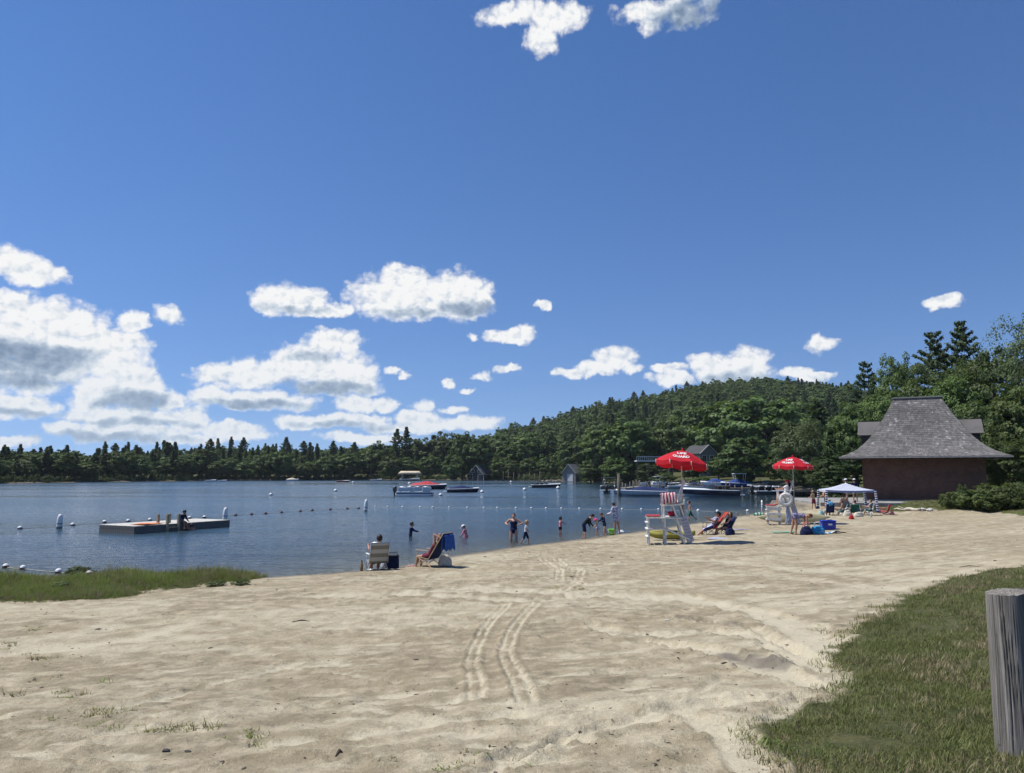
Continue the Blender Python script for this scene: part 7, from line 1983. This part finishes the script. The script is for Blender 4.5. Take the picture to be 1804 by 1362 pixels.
g = ground_at(1300, 934); flat_towel('spread_towel', 'grey towel spread behind the sunbathing couple', g, 1.1, .6, LAV, R(6), .03, 2)
# bags and towels by the bending woman
g = ground_at(1421, 943); bag('beach_bag', 'dark navy bag right under the bending woman\'s hands', g, .52, .40, .42, NAVY, R(5), hm=PINK, slump=.18)
g = ground_at(1441, 941); bag('beach_bag', 'bright blue bag between the navy bag and the cooler', g, .58, .40, .40, cloth('cyan', (0.05, 0.27, 0.50)), R(-8), hm=WHITEC, slump=.2)
g = ground_at(1463, 934); cl = empty('drinks_cooler', g + Vector((0, .3, 0)), R(-4)); tag(cl, 'royal blue drinks cooler with a white lid bowl on the sand', 'cooler')
M_COOL = plain('royal_blue_plastic', (0.012, 0.035, 0.36), .4, .4, var=.08)
mb = MB(); mb.box((0, 0, .20), (.66, .42, .40), taper=1.05); mb.build('tub', M_COOL, cl, bevel=.03)
mb = MB(); mb.box((0, 0, .435), (.72, .47, .07)); mb.build('lid', M_COOL, cl, bevel=.02)
mb = MB(); mb.box((.05, -.218, .27), (.20, .012, .09)); mb.build('badge', WHITEC, cl)
for sx in (-1, 1):
    mb = MB(); mb.tube([(sx * .33, -.12, .32), (sx * .40, -.10, .34), (sx * .40, .10, .34), (sx * .33, .12, .32)], .014, 6); mb.build('handle', M_COOL, cl)
mb = MB(); mb.lathe((0, 0, 0), [(.001, 0), (.10, 0), (.15, .05), (.14, .055), (.09, .012), (.001, .012)], 16); o = mb.build('bowl', M_CANVAS); o.location = cl.location + Vector((.08, 0, .475)); tag(o, 'cream bowl resting on the blue cooler lid', 'bowl')
g = ground_at(1458, 940.5); flat_towel('crumpled_towel', 'crumpled light blue and white towel in front of the cooler', g, .95, .45, stripe_mat('towel_blue_white', (0.60, 0.66, 0.72), (0.06, 0.25, 0.48), 0, 3.2, wavy=1.5), R(3), .13, 4)
g = ground_at(1479, 939); flat_towel('folded_mat', 'small dark mat folded right of the crumpled towel', g, .5, .4, BLACKC, R(0), .06, 6, 'mat')
g = ground_at(1380, 938.5); flat_towel('spread_towel', 'thin green towel on the sand left of the bending woman', g, 1.15, .5, cloth('sage', (0.18, 0.34, 0.24)), R(4), .03, 7)
g = ground_at(1337, 908.5); bag('beach_bag', 'green and white bundle on the sand left of the second lifeguard chair', g, .66, .36, .24, stripe_mat('green_white', (0.45, 0.52, 0.46), (0.02, 0.16, 0.09), 0, 4, wavy=1.2), R(3), handles=False, slump=.3)
for i, (px, py) in enumerate([(1298, 907), (1306, 909), (1318, 910), (1327, 907.5)]):
    g = ground_at(px, py); o = link('sand_clump', ROCKS[i]); o.location = g; o.scale = (.30, .25, .28 if i else .45); tag(o, ['tall rusty stone at the waterline behind the couple', 'flat stone second from the tall rusty one', 'flat stone third from the tall rusty one', 'last small stone before the green bundle'][i], 'stone', 'stones at the waterline')
g = ground_at(1442, 922); flat_towel('spread_towel', 'pale striped towel on the sand between the second chair and the tent', g, 1.3, .6, stripe_mat('rose_white', (0.60, 0.55, 0.52), (0.45, 0.14, 0.16), 0, 3.0), R(8), .04, 11)
g = ground_at(1500, 915); bag('beach_bag', 'small red bag on the sand in front of the tent totes', g, .30, .22, .26, REDC, R(12))
g = ground_at(1266, 950); flat_towel('spread_towel', 'white and navy towel on the sand in front of the sunbathing couple', g, .9, .45, SHORTP, R(-4), .05, 12)
# at the tent
g = ground_at(1493, 909.5); bag('tote_bag', 'white canvas tote standing in front of the tent', g, .50, .34, .42, M_CANVAS, R(-6), hm=WHITEC)
g = ground_at(1513, 911); bag('tote_bag', 'long cream bag right of the white tote at the tent', g, .62, .30, .34, M_CANVAS, R(4), hm=NAVY)
g = ground_at(1447, 908); bag('beach_bag', 'pale aqua bag at the foot of the left tent leg', g, .34, .26, .34, cloth('aqua', (0.26, 0.48, 0.50)), R(10), hm=WHITEC)
tb = ground_at(1461, 908); drape('folded_towel', cloth('sky_blue', (0.10, 0.36, 0.62)), 'light blue towel bundled on the left tent chair', 'towel', tb + Vector((-.05, -.36, .92)), .15, .14, .22, 9, .03, 0, .04)
g = ground_at(1535, 911.5); bt = empty('water_bottle', g); tag(bt, 'clear water bottle standing near the right tent leg', 'bottle'); mb = MB(); mb.lathe((0, 0, 0), [(.001, 0), (.05, 0), (.05, .22), (.02, .28), (.02, .30), (.001, .30)], 12); mb.build('body', MATS['clear_plastic'], bt); mb = MB(); mb.lathe((0, 0, .30), [(.024, 0), (.024, .03), (.001, .031)], 10); mb.build('cap', M_WHITE, bt)
g = ground_at(1558, 906); beach_chair('low red chair standing just right of the tent', g, R(140), cloth('chair_red', (0.45, 0.05, 0.08)), plain('pink_frame', (0.5, 0.16, 0.18), .5, .3), .55, 20, .20)
g = ground_at(1572, 907); bag('beach_bag', 'small pink bag right of the low red chair', g, .26, .2, .22, PINK, 0)
mb = MB(); g = ground_at(1575, 899.5); h_ = ground_at(1622, 900.5)
n = 9; mb.tube([g.lerp(h_, i / (n - 1)) + Vector((0, 0, .10 + .05 * math.sin(i * 1.7))) for i in range(n)], [.03, .06, .08, .10, .12, .12, .13, .12, .09], 8); mb.tube([g.lerp(h_, .45) + Vector((0, 0, .12)), g.lerp(h_, .3) + Vector((-.2, .1, .32))], [.05, .015], 6)
o = mb.build('driftwood_log', plain('bleached_wood', (0.50, 0.45, 0.37), .9, .1, var=.25, scale=3, bmp=.4)); tag(o, 'bleached driftwood log on the grass edge below the boathouse', 'driftwood')
M_PST = plain('pale_stone', (0.50, 0.48, 0.44), .9, .1, var=.25, scale=4, bmp=.4)
for i, (px, py, k, lb) in enumerate([(1627, 900, .45, 'pale stone at the right end of the driftwood'), (1638, 900.5, .42, 'second pale stone right of the driftwood'), (1796, 898, .55, 'grey block stone on the grass at the right edge')]):
    g = ground_at(px, py); me = rock_mesh(30 + i); me.materials.clear(); me.materials.append(M_PST); o = link('stone', me); o.location = g + Vector((0, 0, .08)); o.scale = (k, k, k * .9); tag(o, lb, 'stone')

# ------------------------------------------------------------------ weathered post in the foreground
pt0 = at_z(1795, 1318, 0); 
pv_ = ground_at(1797, 1330); D_ = pv_.y
w_px = 66; rad = w_px / 2 / FPX * D_ * 1.05
ztop = at_y(1775, 1044, D_).z
def post_nodes(nt):
    tcn = nt.add('ShaderNodeTexCoord'); P = tcn.outputs['Object']
    gr = nt.noise(nt.vmath('MULTIPLY', P, (85, 85, 2.2)), 1.0, 6, .7, .3); gr2 = nt.noise(nt.vmath('MULTIPLY', P, (20, 20, .9)), 1.0, 4, .65, .4)
    st = nt.noise(P, 3.0, 5, .65)
    c = nt.ramp(gr, [(.28, (0.070, 0.064, 0.058)), (.50, (0.215, 0.20, 0.18)), (.72, (0.40, 0.375, 0.34))])
    c = nt.mix(nt.mapr(gr2, .45, .65, 0, .55), c, (0.12, 0.112, 0.10, 1)); c = nt.mix(nt.mapr(st, .58, .72, 0, .4), c, (0.25, 0.21, 0.15, 1))
    return pbsdf(nt, c, .9, .15, bump(nt, nt.math('ADD', gr, nt.math('MULTIPLY', gr2, .8)), .9, .012))
pm = mat('weathered_post_wood', post_nodes)
# a trunk-round post: fluted by drying cracks, top cut slightly skew
nA, nZ = 220, 60; rows = []; rq = np.random.default_rng(3)
rqc = random.Random(6)
cracks = [(R(rqc.uniform(-180, 180)) if i > 13 else R(-172 + 12.5 * i + rqc.uniform(-4, 4)), rqc.uniform(.007, .020), rqc.uniform(.006, .018), rqc.choice((0, 0, .2, .45)) , rqc.choice((1, 1, .8, .6))) for i in range(24)]
Hp = ztop - pv_.z + .25
mb = MB()
for iz in range(nZ):
    t = iz / (nZ - 1); row = []
    for ia in range(nA):
        a = 2 * math.pi * ia / nA; r = rad * (1.03 - .05 * t) * (1 + .018 * math.sin(3 * a + 1) + .010 * math.sin(7 * a + t * 3)) + .004 * (float(vnoise(a * 9, t * 5, 3)) - .5)
        for (ca, cw, cd, z0, z1) in cracks:
            if z0 <= t <= z1:
                da = (a - ca - .05 * math.sin(t * 5 + ca * 3) + math.pi) % (2 * math.pi) - math.pi; r -= cd * math.exp(-(da / cw) ** 2) * min(1, (t - z0) * 8 + .2)
        z = -.25 + Hp * t
        if iz == nZ - 1: z += .012 * math.cos(a) + .008 * float(vnoise(a * 6, 0, 9))
        row.append((r * math.cos(a), r * math.sin(a), z))
    rows.append(row)
top_in = [(x * .5, y * .5, z + .006) for x, y, z in rows[-1]]
mb.loft(rows, close=True, caps=False); mb.loft([rows[-1], top_in, [(0, 0, rows[-1][0][2] + .004)] * nA], close=True, caps=False, smooth=False)
post = mb.build('wooden_post', pm); post.location = pv_; tag(post, 'thick weathered grey wooden post standing in the grass at the right edge', 'post')

# ------------------------------------------------------------------ grass: mown lawn, rank waterside grass, weeds
def blade_tuft(name, n, h, spread, wd, seed, curl=.5, m=None, cols=(.2, .9)):
    r = np.random.default_rng(seed); V = []; Fq = []; T = []
    for i in range(n):
        a = r.uniform(0, 6.283); rr_ = spread * math.sqrt(r.uniform()); b = np.array([math.cos(a) * rr_, math.sin(a) * rr_, -.01])
        hh = h * r.uniform(.45, 1.1); la = r.uniform(0, 6.283); ln = np.array([math.cos(la), math.sin(la), 0]) * hh * curl * r.uniform(.2, 1.2); sd = np.array([-math.sin(la), math.cos(la), 0]) * wd * r.uniform(.6, 1.3)
        k = len(V); t_ = r.uniform(*cols)
        for f, w_ in ((0, 1.0), (.4, .85), (.75, .5)):
            c = b + np.array([0, 0, hh * f]) + ln * f * f
            V += [c - sd * w_ / 2, c + sd * w_ / 2]; T += [t_, t_]
        V.append(b + np.array([0, 0, hh * .97]) + ln); T.append(min(1, t_ + .1))
        Fq += [(k, k + 1, k + 3, k + 2), (k + 2, k + 3, k + 5, k + 4), (k + 4, k + 5, k + 6)]
    me = bpy.data.meshes.new(name); me.from_pydata([tuple(v) for v in V], [], Fq); me.update()
    at = me.attributes.new('tint', 'FLOAT', 'POINT'); at.data.foreach_set('value', np.array(T, np.float32))
    me.materials.append(m); return me
M_LAWN = leaf_mat('lawn_blade', (0.088, 0.108, 0.030), (0.205, 0.222, 0.074), .34)
M_DRY = leaf_mat('dry_blade', (0.17, 0.145, 0.065), (0.36, 0.30, 0.17), .25)
M_REED = leaf_mat('rank_grass', (0.115, 0.172, 0.030), (0.29, 0.35, 0.085), .40)
lawn_col = bpy.data.collections.new('lawn_library')
for i in range(5): lawn_col.objects.link(bpy.data.objects.new(f'lawn_{i}', blade_tuft(f'lawn_tuft_{i}', 54, 0.032 + .006 * i, .11, .0044, 700 + i, .9, M_LAWN if i < 4 else M_DRY)))
reed_col = bpy.data.collections.new('reed_library')
for i in range(4): reed_col.objects.link(bpy.data.objects.new(f'reed_{i}', blade_tuft(f'reed_tuft_{i}', 44, .30 + .06 * i, .20, .011, 720 + i, .45, M_REED if i < 3 else M_DRY)))
def scatter_in(P, n, seed, thr, nscale=1.3, nseed=51, edge_k=.8, fade=0.0):
    r = np.random.default_rng(seed); lo, hi = P.min(0), P.max(0)
    x = r.uniform(lo[0], hi[0], n); y = r.uniform(lo[1], hi[1], n)
    sd = poly_sd(P, x, y) + (fbm(x * nscale, y * nscale, 4, nseed) - .5) * edge_k
    return x, y, sd, r
# lawn: dense close to the camera, thinner beyond
def lawn_points():
    xs, ys, ss = [], [], []
    for (y0, y1, dens) in ((2.6, 6.0, 300), (6.0, 10.0, 170), (10.0, 16.0, 70), (16.0, 24.0, 30)):
        x0, x1 = 1.2, min(30, 1.0 * y1 + 4)
        n = int((x1 - x0) * (y1 - y0) * dens); r = np.random.default_rng(int(y0 * 10))
        x = r.uniform(x0, x1, n); y = r.uniform(y0, y1, n)
        sd = poly_sd(LAWN, x, y) + (fbm(x * 1.3, y * 1.3, 4, 51) - .5) * .8
        bare = fbm(x * 1.9, y * 1.9, 3, 91)
        ok = (sd > r.uniform(-.16, .30, n)) & (bare < r.uniform(.50, .78, n)) & (x < 1.0 * y + 4)
        xs.append(x[ok]); ys.append(y[ok]); ss.append(np.full(ok.sum(), 1 + (y0 - 2.6) * .045))
    return np.concatenate(xs), np.concatenate(ys), np.concatenate(ss)
def surf_z(x, y):
    """height of the built ground sheet"""
    ix = np.clip(np.searchsorted(gx, x) - 1, 0, len(gx) - 2); iy = np.clip(np.searchsorted(gy, y) - 1, 0, len(gy) - 2)
    u = (x - gx[ix]) / (gx[ix + 1] - gx[ix]); v = (y - gy[iy]) / (gy[iy + 1] - gy[iy])
    return (Z[iy, ix] * (1 - u) + Z[iy, ix + 1] * u) * (1 - v) + (Z[iy + 1, ix] * (1 - u) + Z[iy + 1, ix + 1] * u) * v
x, y, k = lawn_points(); n = len(x); r = np.random.default_rng(1)
dryn = fbm(x * .9, y * .9, 3, 33) + r.normal(0, .10, n)
idx = np.where(dryn > .63, 4, r.integers(0, 4, n)); s = r.uniform(.7, 1.35, n) * k
lawn_o = instancer('lawn_grass', lawn_col, np.stack([x, y, surf_z(x, y)], 1), idx, np.stack([s, s, s * r.uniform(.7, 1.3, n)], 1), np.stack([r.normal(0, .15, n), r.normal(0, .15, n), r.uniform(0, 6.28, n)], 1))
tag(lawn_o, 'short patchy lawn grass on the right of the sand', 'grass', kind='stuff'); print('lawn', n)
# waterside strip, left
x, y, sd, r = scatter_in(STRIP, 60000, 4, 0)
ok = (sd > r.uniform(-.15, .5, len(x))) & (x > -.72 * y - 2); x, y, sd = x[ok][:9000], y[ok][:9000], sd[ok][:9000]; n = len(x)
ds = shore_d(x, y)
tall = sstep(2.3, .3, ds) * sstep(-5.0, -8.5, x - 0) 
s = (r.uniform(.22, .55, n) + tall * r.uniform(.1, .9, n)) * (.55 + .9 * fbm(x * .9, y * .9, 3, 15)) * np.interp(sd, [-.1, .8], [.40, .82])
reed = instancer('waterside_grass', reed_col, np.stack([x, y, surf_z(x, y)], 1), np.where(r.uniform(size=n) < np.interp(sd, [0, 1.2], [.45, .10]), 3, r.integers(0, 3, n)), np.stack([s * .9, s * .9, s], 1), np.stack([r.normal(0, .12, n), r.normal(0, .12, n), r.uniform(0, 6.28, n)], 1))
tag(reed, 'rank bright green grass along the waterside at the left', 'grass', kind='stuff'); print('reeds', n)
# bank by the boathouse
x, y, sd, r = scatter_in(BANK, 14000, 6, 0); ok = (sd > r.uniform(-.3, .5, len(x))) & (y < 60.5); x, y = x[ok], y[ok]; n = len(x); s = r.uniform(.25, .6, n)
bank = instancer('bank_grass', reed_col, np.stack([x, y, surf_z(x, y)], 1), np.where(r.uniform(size=n) < .3, 3, r.integers(0, 3, n)), np.stack([s * 1.6, s * 1.6, s * .8], 1), np.stack([r.normal(0, .12, n), r.normal(0, .12, n), r.uniform(0, 6.28, n)], 1))
tag(bank, 'mown grass bank in front of the boathouse', 'grass', kind='stuff')
# broad-leaved weeds in the left strip
for i, (px, py, wpx, hpx, lb) in enumerate([(140, 1022, 44, 24, 'dark leafy weed rising from the left waterside grass'), (112, 1040, 34, 16, 'low leafy weed in front of the tall one in the left grass'), (222, 1022, 40, 18, 'leafy weed clump right of the tall weed by the water'), (380, 1033, 36, 10, 'flat dark weed on the sandy edge of the left grass'), (424, 1031, 30, 9, 'small flat dark weed at the right end of the left grass')]):
    g = ground_at(px, py); tp = T_SHRUB[i % 3]; o = empty('leafy_weed', g, i * 1.1); sw = wpx / 2 / FPX * g.y / tp[3]; o.scale = (sw, sw, hpx / FPX * g.y / tp[2]); link('leaves', tp[0], o); link('stem', tp[1], o); tag(o, lb, 'weed', 'leafy weeds in the left waterside grass')
# sparse weeds on the open sand
weed_me = [blade_tuft(f'weed_{i}', 22, .030 + .008 * i, .09, .009, 740 + i, 1.7, M_REED if i < 3 else M_DRY) for i in range(5)]
rw = random.Random(12); wi = 0
def sz(g): return float(surf_z(np.array([g.x]), np.array([g.y]))[0])
for px, py, sx, sy, n, lb in [(300, 1283, 40, 5, 20, 'long low weed patch on the sand at the lower left'), (175, 1262, 34, 9, 20, 'weed patch left of the long low one at the lower left'), (62, 1107, 12, 3, 7, 'upright weed patch near the left edge below the waterside grass'),
        (65, 1157, 14, 3, 9, 'flat weed patch near the left edge of the sand'), (14, 1140, 8, 6, 4, 'weed tuft cut by the left edge'), (1010, 1040, 16, 4, 16, 'weed patch at the end of the upper wheel track'), (1460, 1104, 14, 4, 7, 'dry upright weed patch left of the lawn'),
        (1495, 1120, 12, 9, 10, 'weed patch at the bulge of the lawn edge'), (1442, 1270, 14, 5, 7, 'weed patch where the runnel meets the lawn'), (1375, 1322, 14, 12, 10, 'weed patch at the bottom corner of the lawn'), (1470, 1172, 8, 9, 6, 'sparse weed patch beside the dark damp hollow'),
        (480, 1302, 40, 12, 7, 'sparse weeds at the bottom left of centre'), (820, 1342, 60, 10, 9, 'sparse weeds at the bottom edge below the wheel tracks'), (120, 1212, 46, 12, 10, 'thin weeds above the lower left patches'), (1540, 1068, 20, 5, 10, 'weed patch on the upper lawn edge')]:
    c = ground_at(px, py); c.z = sz(c); o = empty('weed_patch', c); tag(o, lb, 'weeds')
    for k_ in range(n):
        g = ground_at(max(px + rw.gauss(0, sx), -20), min(py + rw.gauss(0, sy), 1358)); q = link('tuft', weed_me[wi % 5], o); wi += 1; k = rw.uniform(.5, 1.3)
        q.scale = (k, k, k * rw.uniform(.6, 1.4)); q.rotation_euler = (0, 0, rw.uniform(0, 6.28)); q.location = Vector((g.x, g.y, sz(g))) - c
# twigs and pebbles
M_TWIG = plain('dark_twig', (0.07, 0.055, 0.045), .9, .1, var=.3)
M_PEB = plain('dark_pebble', (0.055, 0.052, 0.056), .7, .2, var=.3, scale=9)
peb = []
for i in range(3):
    me = rock_mesh(50 + i); me.materials.clear(); me.materials.append(M_PEB); peb.append(me)
for i, (px, py, k, lb) in enumerate([(292, 1325, .055, 'dark oval pebble at the lower left, the larger of two'), (331, 1324, .042, 'small grey pebble right of the dark oval one'), (1176, 1093, .07, 'pale flat stone in the washed runnel')]):
    g = ground_at(px, py); me = peb[i % 3]
    if i == 2: me = rock_mesh(60); me.materials.clear(); me.materials.append(M_PST)
    o = link('pebble', me); o.location = (g.x, g.y, float(surf_z(np.array([g.x]), np.array([g.y]))[0]) + k * .12); o.scale = (k * 1.2, k * .8, k * .8); tag(o, lb, 'pebble')
for i, (p, q, lb) in enumerate([((514, 1097), (546, 1096), 'dark driftwood twig on the open sand left of the tracks'), ((590, 1338), (603, 1330), 'short dark twig at the bottom left of centre'), ((1690, 1000), (1725, 999), 'twig lying at the edge of the lawn')]):
    a, b = ground_at(*p), ground_at(*q); mb = MB(); mb.tube([a + Vector((0, 0, .01)), a.lerp(b, .5) + Vector((0, .02, .035)), b + Vector((0, 0, .015))], [.006, .014, .005], 6); tag(mb.build('twig', M_TWIG), lb, 'twig')
# countless bits of dark debris and grit
dcol = bpy.data.collections.new('grit_library')
for i in range(3):
    bm = bmesh.new(); bmesh.ops.create_icosphere(bm, subdivisions=1, radius=.5)
    for v_ in bm.verts: v_.co = Vector((v_.co.x * (1 + .3 * math.sin(v_.co.y * 9 + i)), v_.co.y * .6, v_.co.z * .4))
    me = bpy.data.meshes.new(f'grit_{i}'); bm.to_mesh(me); bm.free(); me.materials.append(M_TWIG if i else M_ROCK); dcol.objects.link(bpy.data.objects.new(f'grit_{i}', me))
r = np.random.default_rng(77); n = 5200
yy = 3.2 + 30 * r.uniform(size=n) ** 1.8; xx_ = r.uniform(-1, 1, n) * (.70 * yy + .5)
ok = (shore_d(xx_, yy) > .5) & (fbm(xx_ * .5, yy * .5, 3, 19) > r.uniform(.35, .65, n)) & (poly_sd(LAWN, xx_, yy) < .3); xx_, yy = xx_[ok], yy[ok]; n = len(yy)
s = np.exp(r.normal(-4.6, .5, n)) * (1 + yy * .05)
gr = instancer('beach_debris', dcol, np.stack([xx_, yy, surf_z(xx_, yy) + s * .1], 1), r.integers(0, 3, n), np.stack([s * r.uniform(.8, 2.4, n), s, s], 1), np.stack([np.zeros(n), np.zeros(n), r.uniform(0, 6.28, n)], 1))
tag(gr, 'scattered dark grit and plant bits on the sand', 'debris', kind='stuff')

# ------------------------------------------------------------------ summer air between here and the far hill
hz_ = MB(); hz_.box((0, 50, 70), (5800, 5800, 170))
hme = hz_.mesh('haze'); hm_ = bpy.data.materials.new('summer_haze'); hm_.use_nodes = True; hn = NT(hm_.node_tree)
pvn = hn.add('ShaderNodeVolumePrincipled', ins={'Color': (0.80, 0.89, 1.0, 1), 'Density': 0.00007, 'Anisotropy': 0.0})
ho = hn.add('ShaderNodeOutputMaterial'); hn.l.new(pvn.outputs[0], ho.inputs['Volume'])
haze = link('haze', hme, None, hm_); tag(haze, 'thin bluish summer haze over the lake and hill', 'haze', kind='stuff')
